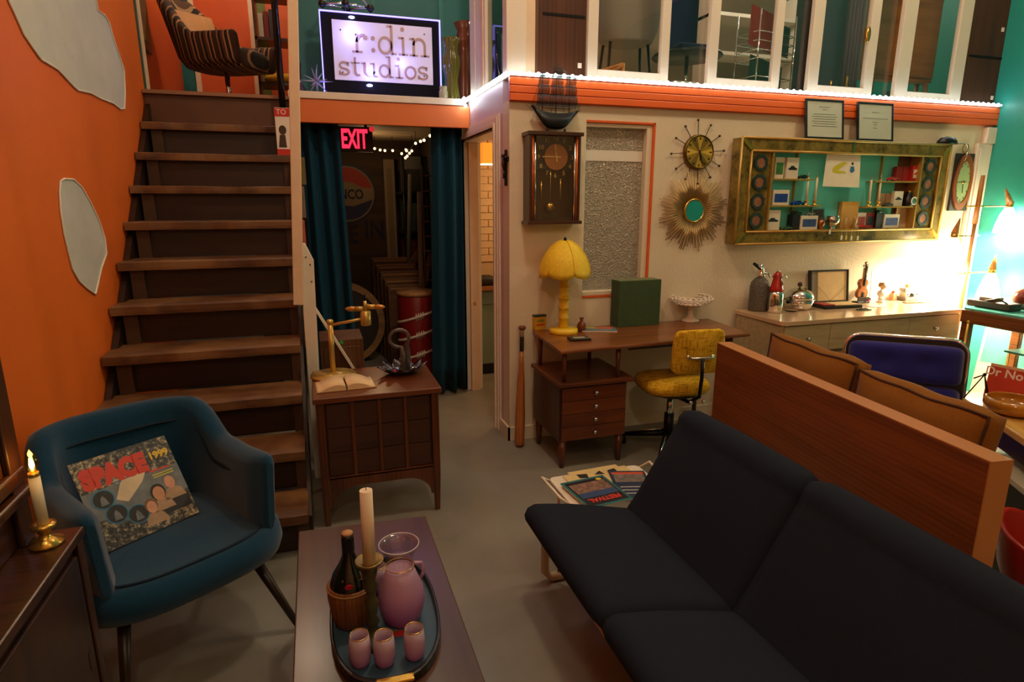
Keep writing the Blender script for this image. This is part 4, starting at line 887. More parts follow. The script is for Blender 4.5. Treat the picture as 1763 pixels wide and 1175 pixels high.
for (x,z,sx,sz) in((0,0,1,1),(Wd,0,-1,1),(0,Hd,1,-1),(Wd,Hd,-1,-1)):
    qpr([(x+sx*.006,z+sz*.006),(x+sx*.03,z+sz*.01),(x+sx*FWd,z+sz*(FWd-.012)),(x+sx*(FWd-.012),z+sz*FWd),(x+sx*.01,z+sz*.03)],-.004,.004,'corner_mount',BRASS,ds)
MB().box(Wd*.5-.006,Wd*.5+.006,-.002,.004,Hd-FWd,Hd).build('joint_strip',mat('green_patina',S(70,130,90),.4,.5),ds)
PWd=.165
for s in(0,1):
    x0=FWd+.004 if s==0 else Wd-FWd-.004-PWd; pn=MB().box(x0,x0+PWd,.02,.1,FWd+.003,Hd-FWd-.003).build('side_panel',VEIN,ds)
    for q in range(4):
        zc=FWd+.075+q*(Hd-2*FWd-.15)/3; xc=x0+PWd*.5
        oc=[(xc+.056*math.cos(rad(22.5+45*i)),zc+.056*math.sin(rad(22.5+45*i))) for i in range(8)]; ic=[(xc+.036*math.cos(rad(22.5+45*i)),zc+.036*math.sin(rad(22.5+45*i))) for i in range(8)]
        b=MB(); poly_ring(b,oc,ic,-.019,-.008,FRONT); o=b.build('medallion_ring',mat('medallion_dark',S(40,58,52),.4,.1),pn)
        qpr([(xc+.037*math.cos(rad(30*i)),zc+.037*math.sin(rad(30*i))) for i in range(12)],.012,.019,'medallion',mat('medallion_copper',S(160,104,76),.4,.2,var=.3,vs=40),pn)
    xe=x0+PWd+.004 if s==0 else x0-.016; MB().box(xe,xe+.012,.004,.1,FWd,Hd-FWd).build('gilt_upright',GOLDM,ds)
IX0=FWd+PWd+.02; IX1=Wd-IX0
MB().box(FWd,Wd-FWd,.1,.106,FWd,Hd-FWd).build('back_panel',mat('painted_teal_reflection',S(112,222,212),.25,var=.02,coat=.3),ds)  # mirror back with the teal wall's reflection put into its colour
# inner shelves (local coordinates)
SY=DF+.05
def lx(px,py=330,Y=None): return ony(px,py,SY if Y is None else Y).x-X0
def lz(px,py,Y=None): return ony(px,py,SY if Y is None else Y).z-Z0
zs1=lz(1360,308,DF+.02); zs2=lz(1360,354,DF+.02); zs0=FWd+.008; zr1=lz(1545,312,DF+.02); zr2=lz(1530,355.5,DF+.02)
MB().box(IX0,lx(1393),.012,.1,zs1-.01,zs1).build('shelf_board',GOLDM,ds); MB().box(IX0,lx(1411),.012,.1,zs2-.01,zs2).build('shelf_board',GOLDM,ds)
MB().box(lx(1498),IX1,.012,.1,zr1-.01,zr1).build('shelf_board',GOLDM,ds); MB().box(lx(1486),IX1,.012,.1,zr2-.01,zr2).build('shelf_board',GOLDM,ds)
MB().box(FWd,Wd-FWd,.008,.1,FWd,zs0).build('shelf_board',GOLDM,ds)
for xa in(lx(1374),lx(1521)): MB().box(xa-.006,xa+.006,.085,.1,zs0,Hd-FWd).build('divider',GOLDM,ds)
MB().box(IX1-.12,IX1,.095,.1,zs0,Hd-FWd).build('brown_backing',mat('brown_back',S(110,70,36),.5),ds)
# things on the shelves
def at(px0,px1,z,yo=.05): return (X0+(lx(px0)+lx(px1))/2,DF+yo,Z0+z+.0008),abs(lx(px1)-lx(px0))
def card(px0,px1,z,hpx,yo,col,lab,pic=None,car=None,d=.03,name='toy_car_box',top=None):
    loc,w=at(px0,px1,z,yo); h=hpx*.0040
    t=thing(name,lab,'box',loc)
    MB().box(-w/2,w/2,-d/2,d/2,0,h).build('carton',mat('carton_%d_%d_%d'%tuple(int(255*c**.45) for c in col[:3]),col,.5,var=.03),t,bevel=.001)
    if pic: MB().box(-w*.4,w*.4,-d/2-.001,-d/2,h*.2,h*.75).build('printed_picture',mat('pic_%s'%lab,pic,.4,var=.25,vs=25),t)
    if car:
        b=MB(); b.prism([(-w*.36,h*.42),(w*.36,h*.42),(w*.36,h*.5),(w*.2,h*.53),(w*.08,h*.61),(-w*.14,h*.61),(-w*.24,h*.52),(-w*.36,h*.5)],0,.0006,TM((0,-d/2-.001,0),(PI/2,0,0))); b.build('printed_car',mat('pcar_%s'%lab,car,.5,var=0),t)
    return t
def toycar(px,z,col,lab,L=.085,yo=.04,rz=0):
    loc,_=at(px,px,z,yo); t=thing('toy_car',lab,'toy car',loc,rz); m=mat('toy_'+lab[:12],col,.2,var=0,coat=.6); s=L/.085
    b=MB(); prof=[(-.0425,.006),(.0425,.006),(.0425,.014),(.038,.018),(.018,.019),(.008,.027),(-.016,.027),(-.026,.019),(-.04,.018)]
    b.prism([(x*s,y*s) for x,y in prof],-.017*s,.017*s,FRONT); b.build('body',m,t,bevel=.002)
    b=MB(); b.prism([(x*s,y*s) for x,y in((.014,.0195),(.007,.0255),(-.015,.0255),(-.022,.0195))],-.0175*s,.0175*s,FRONT); b.build('windows',BLACK,t)
    for x in(-.026,.026):
        for y in(-.0165,.0165): MB().cyl((x*s,(y-.003)*s,.0065*s),(x*s,(y+.003)*s,.0065*s),.0065*s,n=10).build('wheel',BLACK,t)
CWH=S(226,216,194)
card(1330,1345,zs1,35,.06,CWH,'white model box with a green picture on top left display shelf',S(70,130,60))
card(1348,1368,zs1,35,.05,CWH,'white model box with a black car drawing on top left display shelf',None,S(30,30,34))
toycar(1379,zs1,S(24,34,30),'black toy car on the top left display shelf')
card(1329,1357,zs2,26,.05,CWH,'white model box with a blue car picture on the middle left display shelf',S(36,70,150))
toycar(1373,zs2,S(30,70,170),'blue toy car on the middle left display shelf',.1)
card(1320,1345,zs0,34,.05,CWH,'white model box with a convertible drawing at the lower left of display',None,S(30,34,34))
toycar(1357,zs0,S(70,110,80),'dull green toy car at the lower left of the display shelf',.09)
t=card(1367,1381,zs0,26,.06,S(26,28,38),'black model box behind the green toy car',None,None,.05)
card(1380,1409,zs0,24,.04,CWH,'white model box with a silver car picture on the display floor',S(60,84,140))
toycar(1376,zs0+.106,S(60,64,66),'grey toy car parked on the black model box',.075,.06)
toycar(1397,zs0+.0975,S(150,154,150),'silver toy car parked on the white box with silver car picture',.07,.04)
# silver framed plate, copper head, cup
loc,w=at(1408,1430,zs0,.075); t=thing('framed_photo','small dark silver framed photo inside the display shelf','frame',loc,0,None,(-.1,0,0)); MB().box(-w/2,w/2,-.006,.006,0,.15).build('frame',STEEL,t,bevel=.003); MB().box(-w/2+.012,w/2-.012,-.0075,-.006,.012,.138).build('photo',mat('dark_photo',S(70,60,52),.3,var=.3,vs=14),t)
loc,w=at(1416,1416,zs0,.03); t=thing('copper_head','small copper mask head figurine on the display floor','figurine',loc); MB().lathe([(.001,0),(.014,0),(.017,.02),(.024,.035),(.026,.05),(.018,.066),(.001,.07)],16).build('head',mat('copper',S(186,122,76),.3,.8),t); MB().cyl((0,-.024,.045),(0,-.034,.036),.006,.003,6).build('nose',mat('copper',S(186,122,76),.3,.8),t)
for x in(-.01,.01): MB().ball((x,-.022,.05),.004,6).build('eye',BLACK,t)
loc,w=at(1438,1438,zs0,.045); t=thing('silver_cup','round tarnished silver bowl with tags in the display shelf','bowl',loc); MB().lathe([(.02,0),(.022,.006),(.012,.014),(.034,.03),(.048,.055),(.046,.078),(.04,.086),(.042,.092)],24,cap=False).build('bowl',STEEL,t)
MB().tube([(.04,0,.085),(.058,0,.09),(.062,0,.06),(.046,0,.045)],.004,6).build('handle',STEEL,t)
card(1455,1484,zs0,48,.075,S(206,154,60),'tall yellow cardboard box at the centre of the display shelf',None,None,.03)
for i,px in enumerate((1461,1474)):
    loc,_=at(px,px,zs0,.03); o=MB().lathe([(.012,0),(.014,.004),(.009,.03),(.016,.05),(.012,.075),(.012,.08)],14).build('glass_shaker',[GLASS,mat('gold_shaker',S(210,180,110),.3,.6)][i]); o.location=loc; tag(o,['small clear glass shaker before the yellow box','small gold glass shaker before the yellow box'][i],'shaker')
card(1483,1498,zs0,28,.07,S(214,206,190),'cream and red model box right of the yellow box',S(170,60,44))
card(1499,1512,zs0,28,.07,S(150,30,26),'red model box with a dark oval on the display floor',S(40,40,40))
toycar(1493,zs0,S(190,40,28),'red toy car on the display floor near centre',.085,.03)
card(1513,1525,zs0,27,.06,S(30,28,28),'black model box on the display floor right side',None,None,.04)
card(1526,1552,zs0,25,.05,CWH,'cream model box with a blue car picture at lower right',S(70,90,150))
toycar(1520,zs0+.1095,S(40,44,44),'dark toy car parked on the right black model box',.07,.055)
loc,w=at(1552,1571,zs0,.07); t=thing('pale_sleeve','pale tilted card sleeve at the lower right of the display shelf','card',loc,0,None,(-.08,.08,0)); MB().box(-w/2,w/2,-.004,.004,0,.15).build('card',mat('pale_card',S(216,190,150),.5),t); MB().box(-w/2+.01,w/2-.01,-.0048,-.004,.03,.12).build('print',mat('pale_print',S(196,164,126),.5,var=.15,vs=20),t)
card(1517,1527,zr2,23,.07,S(176,132,90),'left tan small box on the middle right display shelf')
card(1528,1537,zr2,23,.07,S(168,124,84),'right tan small box on the middle right display shelf')
toycar(1527,zr2,S(60,64,58),'grey green toy car on the middle right display shelf',.08,.03)
card(1538,1553,zr2,27,.05,CWH,'white model box with dark car on the middle right display shelf',None,S(50,50,50))
loc,_=at(1566,1566,zr2,.05); t=thing('black_round_clock','small black round clock ornament on the middle right display shelf','clock',loc); MB().lathe([(.001,0),(.038,0),(.042,.02),(.036,.06),(.02,.085),(.024,.1),(.001,.104)],20).build('body',BLACK,t); b=MB(); poly_ring(b,disc(.03,20),disc(.022,20),0,.004,TM((.006,-.041,.038),(PI/2,0,0))); b.build('dial_ring',WHITE,t); MB().prism(disc(.02,16),0,.003,TM((.006,-.04,.038),(PI/2,0,0))).build('dial',STEEL,t); MB().lathe([(.014,.1),(.018,.108),(.001,.114)],14).build('cap',BRASS,t)
toycar(1530,zr1,S(180,36,26),'red toy car on the top right display shelf',.09,.03)
card(1540,1551,zr1,26,.07,S(150,30,26),'left plain red box on the top right display shelf'); card(1552,1562,zr1,26,.07,S(162,34,28),'right plain red box on the top right display shelf')
card(1563,1583,zr1,28,.05,S(176,36,30),'red bordered box with a white face and red car on display',CWH,S(190,40,30))
def candle_lamp(lab,loc,h=.2,s=1,lit=False,parent=None):
    t=thing('candle_lamp',lab,'candle lamp',loc)
    MB().lathe([(.001,0),(.026*s,0),(.028*s,.006*s),(.012*s,.014*s),(.008*s,.022*s),(.012*s,.03*s),(.02*s,.036*s),(.02*s,.042*s),(.012*s,.043*s)],20).build('brass_base',BRASS,t)
    MB().cyl((0,0,.042*s),(0,0,h),.0095*s,.009*s,14).build('candle_sleeve',mat('ivory_sleeve',S(226,210,176),.5),t)
    MB().cyl((0,0,h),(0,0,h+.008*s),.0085*s,n=12).build('collar',BRASS,t)
    bm=glass('amber_bulb',(1,.86,.5,1),.02,1.2) if lit else GLASS
    MB().lathe([(.006*s,h+.008*s),(.0115*s,h+.02*s),(.0105*s,h+.032*s),(.005*s,h+.045*s),(.0004,h+.054*s)],16).build('bulb',pane('amber_pane',(1,.8,.36,1),.12) if lit else pane('clear_bulb',(.96,.97,.95,1),.15),t)
    if lit:
        MB().lathe([(.0004,h+.014*s),(.004*s,h+.02*s),(.003*s,h+.028*s),(.0004,h+.036*s)],10).build('filament',emit('filament',(1,.62,.16,1),90),t)
    return t
for i,(px,z) in enumerate(((1384,zs2),(1399,zs2),(1492,zr2),(1508,zr2))):
    loc,_=at(px,px,z,.02); candle_lamp(['first','second','third','fourth'][i]+' unlit candle lamp from the left inside the display shelf',loc,.185,.8)
# hanging drawing
P=[ony(1424,264,DF+.03),ony(1482,267,DF+.03),ony(1479,323,DF+.01),ony(1416,321,DF+.01)]
t=thing('car_drawing','white paper drawing of a yellow car hanging in the display shelf','drawing',(P[0].x,P[0].y,P[0].z))
q=[p-P[0] for p in P]; MB().add([tuple(v) for v in q],[(3,2,1,0)]).build('sheet',PAPER,t,solid=.0008)
def onsheet(u,v,o=.0012): a=q[0].lerp(q[1],u); c=q[3].lerp(q[2],u); r=a.lerp(c,v); return (r.x,r.y-o,r.z)
def blot(name,pts,m): MB().add([onsheet(*p) for p in pts],[tuple(range(len(pts)))[::-1]]).build(name,m,t)
YEL=mat('marker_yellow',S(206,196,50),.7); BLU=mat('marker_blue',S(50,110,150),.7)
blot('yellow_car',[(.2,.5),(.24,.38),(.38,.3),(.52,.22),(.62,.26),(.5,.38),(.36,.5),(.55,.52),(.62,.58),(.4,.6),(.24,.58)],YEL); blot('blue_window',[(.28,.44),(.36,.35),(.46,.33),(.4,.44)],BLU); blot('blue_figure',[(.72,.36),(.82,.36),(.84,.5),(.76,.57),(.7,.52)],BLU); blot('dark_head',[(.74,.24),(.8,.24),(.8,.32),(.74,.32)],INK)
# price tags on strings
for i,(px,py,cl) in enumerate(((1429,399,CWH),(1449,409,CWH),(1457,409,S(206,170,70)),(1466,410,CWH),(1477,410,CWH))):
    p=ony(px,py,DF-.012); t=thing('price_tag','%s small hanging price tag from the left under the display'%['first','second','third','fourth','fifth'][i],'tag',(p.x,DF-.011,p.z),0,'price tags under the display')
    MB().prism([(-.008,-.018),(.008,-.018),(.008,.01),(0,.018),(-.008,.01)],0,.001,FRONT).build('card',mat('tag_%d'%(i==2),cl,.6),t); MB().cyl((0,0,.018),(0,.004,.06),.0008,n=4).build('string',PAPER,t)
# framed certificates on top
for i,(a0,a1,yt,lab) in enumerate(((1386,1452,194,'black framed certificate with many text lines standing on the display shelf'),(1475,1537,201,'black framed certificate with few text lines standing on the display shelf'))):
    p=ony(a0,yt,YW-.06); c=ony(a1,yt,YW-.06); w=c.x-p.x; h=.265
    t=thing('framed_certificate',lab,'certificate',((p.x+c.x)/2,YW-.085,Z1+.009),0,None,(rad(-8),0,0)); b=MB()
    poly_ring(b,[(w/2,h),(-w/2,h),(-w/2,0),(w/2,0)],[(w/2-.014,h-.014),(-w/2+.014,h-.014),(-w/2+.014,.014),(w/2-.014,.014)],-.006,.008,FRONT); b.build('frame',BLACK,t,bevel=.002)
    MB().box(-w/2+.012,w/2-.012,-.002,.004,.012,h-.012).build('certificate_paper',mat('cert_paper',S(226,224,208),.5,var=.03),t)
    rows=[(.8,.35),(.74,.16)]+[(.62-.06*j,.8 if j%2 else .7) for j in range(6)] if i==0 else [(.74,.25),(.58,.85),(.48,.2),(.42,.12),(.33,.14)]
    for v,l in rows: MB().box(-l*(w/2-.03),l*(w/2-.03),-.003,-.0021,v*h,v*h+.003).build('text_line',mat('cert_ink',S(120,122,116),.7,var=0),t)
    MB().box(-w/2+.012,w/2-.012,-.0045,-.0035,.012,h-.012).build('glazing',pane('cert_glass',(.97,.98,.97,1),.05),t)
# oval dial plaque at the corner
pa=ony(1649,264,YW-.02); pc=ony(1660,363,YW-.02); wd=(ony(1679,265,YW-.02).x-pa.x); hd=pa.z-pc.z; xc=pa.x+wd/2
t=thing('dial_plaque','black plaque with a wood ringed pale green dial at wall end','clock',(xc,YW-.003,pc.z))
MB().box(-wd/2,wd/2,-.018,0,0,hd).build('board',mat('plaque_black',S(40,36,30),.5),t,bevel=.002)
el=lambda f:[(x*wd*.5*f,hd/2+y*hd*.49*f) for x,y in disc(1,40)]
b=MB(); poly_ring(b,el(1),el(.74),.019,.032,FRONT); b.build('wood_ring',wood('ring_wood',S(110,54,22),S(150,80,38),.35,2,1),t)
MB().prism(el(.76),.018,.024,FRONT).build('dial',mat('pale_green_dial',S(150,172,120),.5,var=.06,vs=14),t)
for i in range(12): a=rad(30*i); MB().cyl((wd*.3*math.cos(a),-.0245,hd/2+hd*.3*math.sin(a)),(wd*.34*math.cos(a),-.0245,hd/2+hd*.335*math.sin(a)),.0022,n=5).build('dial_mark',INK,t)
MB().cyl((-wd*.3,-.026,hd/2),(wd*.2,-.026,hd/2+.004),.002,n=5).build('hand',INK,t); MB().cyl((0,-.026,hd/2),(.01,-.026,hd/2-.08),.0025,n=5).build('hand',INK,t); MB().lathe([(.001,0),(.012,0),(.012,.006),(.001,.008)],12,TM((0,-.024,hd/2),(PI/2,0,0))).build('hub',BRASS,t)
b=MB(); poly_ring(b,disc(.034,20),disc(.028,20),-.003,.003,TM((-.01,-.01,hd+.04),(PI/2,0,0))); b.build('hanging_ring',BRASS,t); MB().cyl((-.01,-.01,hd-.002),(-.01,-.01,hd+.012),.005,n=6).build('ring_neck',BRASS,t)
# visor cap and chain on the display corner
c=ony(1620,247,DF+.05); t=thing('visor_hat','black hat with a shiny visor perched on the display corner','hat',(c.x+.06,DF+.05,Z1+.009))
MB().lathe([(.085,0),(.084,.02),(.06,.045),(.001,.056)],24,TM((0,0,0),(0,0,0),(1,.62,1))).build('crown',BLACK,t); MB().box(.06,.13,-.05,.02,.0,.006).build('peak',CHROME,t,bevel=.002)
t2=MB().tube([(.125,-.056,.002),(.14,-.064,-.04),(.135,-.066,-.1),(.12,-.066,-.12)],.0035,6).build('chain',CHROME,t)
# corner post and small hook
cw=struct(MB().box(XR-.16,XR-.003,YW-.03,YW-.001,0,1.98).build('trim_15',WHITEP,bevel=.004)); MB().box(XR-.14,XR-.1,YW-.04,YW-.031,0,1.95).build('moulding',WHITEP,cw,bevel=.004); MB().box(XR-.10,XR-.003,YW-.045,YW-.001,1.981,2.1).build('capital',WHITEP,cw,bevel=.004)
# ================================================================== desk
dk=thing('writing_desk','walnut writing desk with floating top and drawer pedestal by the cream wall','desk')
DT=.742
def slab(poly,z0,z1,name,m,parent,bev=.004): return MB().prism(poly,z0,z1).build(name,m,parent,bevel=bev)
slab([(1.245,2.985),(2.555,3.05),(2.60,3.555),(1.285,3.555)],DT-.022,DT,'desk_top',WALN,dk,.008)
pz1=ony(1020,655,3.05).z; pz0=ony(1020,756,3.05).z
px0,px1=1.275,1.705; py0,py1=3.05,3.50
MB().box(px0,px1,py0+.012,py1,pz0,pz1-.025).build('pedestal',DARKWV,dk,bevel=.003)
slab([(px0-.015,py0-.03),(px1+.03,py0-.03),(px1+.03,py1+.01),(px0-.015,py1+.01)],pz1-.023,pz1,'pedestal_top',wood('walnut_mid',S(70,34,14),S(112,60,27),.32,0,.8,coat=.2),dk)
nD=4; hh=(pz1-.03-pz0-.01)/nD
for i in range(nD):
    z=pz0+.006+i*hh; d=MB().box(px0+.012,px1-.008,py0-.002,py0+.0115,z,z+hh-.003).build('drawer',wood('drawer_walnut',S(72,32,13),S(118,60,26),.32,0,.6,coat=.2),dk,bevel=.002)
    MB().lathe([(.001,0),(.011,0),(.007,.006),(.006,.012),(.013,.018),(.012,.024),(.001,.027)],14,TM(((px0+px1)/2+.005,py0-.002,z+hh*.5),(PI/2,0,0))).build('knob',STEEL,d)
for x,y in((px0+.03,py0+.03),(px1-.03,py0+.03),(px0+.03,py1-.03),(px1-.03,py1-.03)): MB().cyl((x,y,pz0+.002),(x,y,.0005),.025,.014,12).build('leg',WALNV,dk)
for x,y in((px0+.03,py0+.02),(px1-.06,py0+.02),(px0+.03,py1-.04),(px1-.06,py1-.04)): MB().cyl((x,y,pz1),(x,y,DT-.022),.012,.015,10).build('riser_post',WALNV,dk)
for x,y in((2.45,3.12),(2.48,3.5)): MB().cyl((x,y,DT-.022),(x+.02,y,.0005),.024,.014,12).build('leg',WALNV,dk)
MB().box(1.9,2.5,3.4,3.42,.6,.719).build('stretcher',WALNV,dk)
# yellow lamp
lp=onz(970,573,DT); t=thing('bamboo_lamp','yellow bamboo style table lamp with a scalloped wicker shade','lamp',(lp.x,lp.y,DT+.0005))
YL=mat('yellow_enamel',S(238,200,40),.4,var=.05); YLD=mat('yellow_shade',S(246,208,44),.6,var=.14,vs=60,bump=.4,bs=220)
MB().lathe([(.001,0),(.088,0),(.09,.01),(.088,.028),(.04,.032),(.03,.034)],32).build('base',YL,t)
prof=[(.028,.034)]
for i in range(5):
    z=.04+i*.062; prof+=[(.029,z),(.0295,z+.05),(.034,z+.053),(.0345,z+.058),(.03,z+.062)]
MB().lathe(prof,20).build('stem',YL,t)
ztop=.57; b=MB(); n=72; rows=[]
for j in range(13):
    v=j/12; rr=.016+.142*math.sin(min(1,v*1.0)*PI/2*.93)**.85; row=[]
    for i in range(n):
        a=2*PI*i/n; lob=abs(math.sin(3*(a+.52))); drop=v**6*.022*(lob**.6); r=rr*(1-.03*(1-lob)**2)
        row.append((r*math.cos(a),r*math.sin(a),ztop-.2*v**1.35-drop))
    rows.append(row)
b.grid(rows,False,True); b.build('lamp_shade',YLD,t,solid=.003)
for i in range(6):
    a=-.52+i*PI/3; MB().tube([((.018+.142*math.sin(min(1,v)*PI/2*.93)**.85)*math.cos(a)*.985,(.018+.142*math.sin(min(1,v)*PI/2*.93)**.85)*math.sin(a)*.985,ztop-.2*v**1.35+.003) for v in[j/10 for j in range(11)]],.004,6).build('shade_rib',YL,t)
MB().cyl((0,0,.34),(0,0,ztop+.004),.006,n=8).build('harp',STEEL,t); MB().lathe([(.008,ztop),(.01,ztop+.008),(.006,ztop+.02),(.001,ztop+.022)],10).build('finial',BLKM,t)
# yellow slide box
p=onz(929,568,DT); t=thing('film_box','small yellow and green carton on the left end of the desk','box',(p.x,p.y+.02,DT+.0005),.12)
MB().box(-.04,.04,-.03,.03,0,.085).build('carton',mat('box_yellow',S(206,160,34),.5),t,bevel=.001); MB().box(-.041,.041,-.031,.031,.085,.096).build('lid',mat('box_green',S(30,50,34),.5),t)
MB().box(-.026,.026,-.0308,-.0301,.05,.068).build('label_block',mat('box_label',S(150,140,50),.6),t); MB().box(-.03,.03,-.0308,-.0301,.028,.038).build('red_line',mat('print_red',S(200,40,24),.6),t)
# amber bottle
p=onz(984,566,DT); o=MB().lathe([(.001,0),(.026,0),(.029,.008),(.029,.035),(.02,.052),(.01,.06),(.009,.07),(.014,.074),(.014,.084),(.001,.085)],18).build('amber_bottle',mat('amber_bottle',S(128,58,22),.15,var=.1,coat=.6)); tag(o,'small amber glass bottle leaning against the yellow lamp','bottle'); o.location=(p.x+.035,p.y-.075,DT+.0005)
# magazine and small framed piece
p=onz(1030,567,DT); t=thing('desk_magazine','colourful magazine lying flat on the walnut desk','magazine',(p.x,p.y-.03,DT+.0005),-.35)
MB().box(-.12,.1,-.06,.06,0,.006).build('pages',PAPER,t); MB().box(-.12,.1,-.06,.06,.006,.0075).build('cover',mat('mag_cover',S(90,120,140),.35,var=.35,vs=14),t); MB().box(-.11,-.02,.015,.05,.0076,.008).build('yellow_title',YEL,t); MB().box(-.03,.08,.0,.05,.0076,.0081).build('orange_picture',mat('pic_orange',S(200,90,40),.4,var=.3,vs=20),t)
p=onz(997,585,DT); t=thing('small_black_frame','small black frame lying flat near the desk front edge','frame',(p.x,p.y,DT+.0005),-.1)
MB().box(-.062,.062,-.045,.045,0,.012).build('frame',BLACK,t,bevel=.003); MB().box(-.035,.035,-.02,.022,.0121,.013).build('insert',mat('insert_grey',S(170,164,140),.4),t)
# green box file
p=onz(1095,560,DT); t=thing('green_box_file','tall dark green clothbound box file standing on the desk','box',(p.x,p.y+.02,DT+.0005),rad(1.5))
MB().box(-.155,.155,-.055,.055,0,.302).build('slipcase',mat('green_cloth_board',S(58,82,50),.75,var=.12,vs=30,bump=.2,bs=200),t,bevel=.002); MB().box(-.15,.15,-.05,.05,.3021,.304).build('page_top',mat('green_top',S(112,120,80),.7),t)
# milk glass compote
p=onz(1188,553,DT); t=thing('milk_glass_compote','white openwork footed bowl at the desk back','bowl',(p.x,p.y,DT+.0005)); MG=mat('milk_glass',S(236,222,204),.2,var=.02,coat=.4)
MB().lathe([(.001,0),(.062,0),(.06,.01),(.03,.025),(.016,.05),(.02,.062),(.014,.08),(.026,.098),(.03,.104)],24).build('foot',MG,t)
MB().lathe([(.001,.1),(.06,.104),(.09,.12),(.088,.124),(.058,.11),(.001,.106)],32).build('bowl_base',MG,t)
b=MB()
for row,(r,z,m_,tl_) in enumerate(((.098,.131,20,.5),(.118,.149,22,.4),(.136,.166,24,.3))):
    for i in range(m_):
        a=2*PI*(i+.5*(row%2))/m_; M=TM((r*math.cos(a),r*math.sin(a),z),(0,0,a))@TM((0,0,0),(0,-rad(50),0))
        b.tube([tuple(M@Vector((0,.018*math.cos(q),.0145*math.sin(q)))) for q in[2*PI*k_/10 for k_ in range(10)]],.0042,5,closed=True)
b.build('lattice_rim',MG,t)
# baseball bat
p0=Vector((1.168,3.455,.008)); p1=ony(899,561,3.545); d=p1-p0; L=d.length
t=thing('baseball_bat','wooden baseball bat with black grip leaning at the wall corner','bat',p0); t.rotation_mode='QUATERNION'; t.rotation_quaternion=d.to_track_quat('Z','Y')
MB().lathe([(.001,0),(.026,.004),(.03,.02),(.031,.2),(.024,.4),(.016,.52),(.0135,L-.16)],20).build('barrel',wood('bat_ash',S(150,84,36),S(184,114,56),.35,2,.7),t)
MB().lathe([(.014,L-.28),(.0145,L-.26),(.013,L-.075),(.012,L-.07)],16).build('grip_tape',BLACK,t); MB().lathe([(.012,L-.07),(.012,L-.03),(.013,L-.028)],16).build('bare_handle',mat('pale_ash',S(206,176,140),.5),t); MB().lathe([(.013,L-.03),(.023,L-.02),(.024,L-.008),(.015,L),(.001,L+.001)],18).build('knob',mat('knob_brown',S(120,70,44),.5),t)
# ================================================================== yellow tweed swivel chair
yc=thing('tweed_swivel_chair','yellow tweed swivel chair with chrome bracket at the walnut desk','chair',(2.06,3.14,0),rad(-8)); TW=tweed('yellow_tweed')
b=cushion(.42,.40,.075,dome=.012); b.build('seat',TW,yc,M=TM((0,0,.405)))
MB().lathe([(.001,0),(.17,0),(.185,.012),(.001,.016)],28).build('seat_pan',BLACK,yc,M=TM((0,0,.388)))
rows=[]
for i in range(15):
    u=-1+2*i/14; row=[]
    for j in range(11):
        v=j/10; wv=.152*(1-.06*v); x=wv*math.copysign(abs(u),u); y=-.045*(u*u)*-1; z=.265*v
        row.append((x,.03*u*u-.02*math.sin(PI*v)*.5,z))
    rows.append(row)
bk=[(x,z) for x,z in rrect(.315,.265,.045)]
b=MB()
outer=[]
for t_,sc2 in((-.018,.94),(-.012,1.0),(.012,1.0),(.02,.93)):
    outer.append([(x*sc2,t_+ .9*x*x,.1325+z*sc2) for x,z in bk])
b.grid(outer,False,True,True); b.add([(0,-.02,.1325)]+outer[0],[(0,i+1,(i+1)%len(bk)+1) for i in range(len(bk))],True); b.add([(0,.026,.1325)]+outer[-1],[(0,(i+1)%len(bk)+1,i+1) for i in range(len(bk))],True)
BKY=-.245; b.build('backrest',TW,yc,M=TM((.04,BKY,.565),(rad(6),0,rad(4))))
MB().tube([(.04-.07,BKY-.045,.675),(.04-.05,BKY-.05,.672),(.04+.05,BKY-.05,.672),(.04+.07,BKY-.045,.675)],.007,8).build('bracket',CHROME,yc)
for s in(-1,1): MB().ball((.04+s*.075,BKY-.028,.676),.014,10).build('bracket_knob',CHROME,yc)
MB().tube([(.045,BKY-.05,.672),(.045,BKY-.055,.56),(.04,BKY-.05,.44),(.03,BKY+.05,.375),(.0,-.05,.372)],.011,8).build('back_stem',BLKM,yc)
for s in(-1,1): MB().ball((.04+s*.04,BKY-.03,.40),.013,8).build('adjust_knob',CHROME,yc)
MB().cyl((0,0,.12),(0,0,.388),.02,n=14).build('column',CHROME,yc); MB().cyl((0,0,.07),(0,0,.24),.03,n=14).build('column_sleeve',BLKM,yc)
for i in range(4):
    a=rad(45+90*i+14); e=Vector((.29*math.cos(a),.27*math.sin(a),0)); l=MB().tube([(0,0,.11),(e.x*.5,e.y*.5,.085),(e.x,e.y,.06)],[.024,.02,.013],8).build('base_leg',BLKM,yc)
    MB().tube([(0,0,.136),(e.x*.5,e.y*.5,.107),(e.x,e.y,.075)],.005,6).build('chrome_trim',CHROME,l); MB().lathe([(.001,0),(.022,.001),(.022,.03),(.012,.05),(.001,.052)],12,TM((e.x,e.y,.0005))).build('glide',BLKM,l)
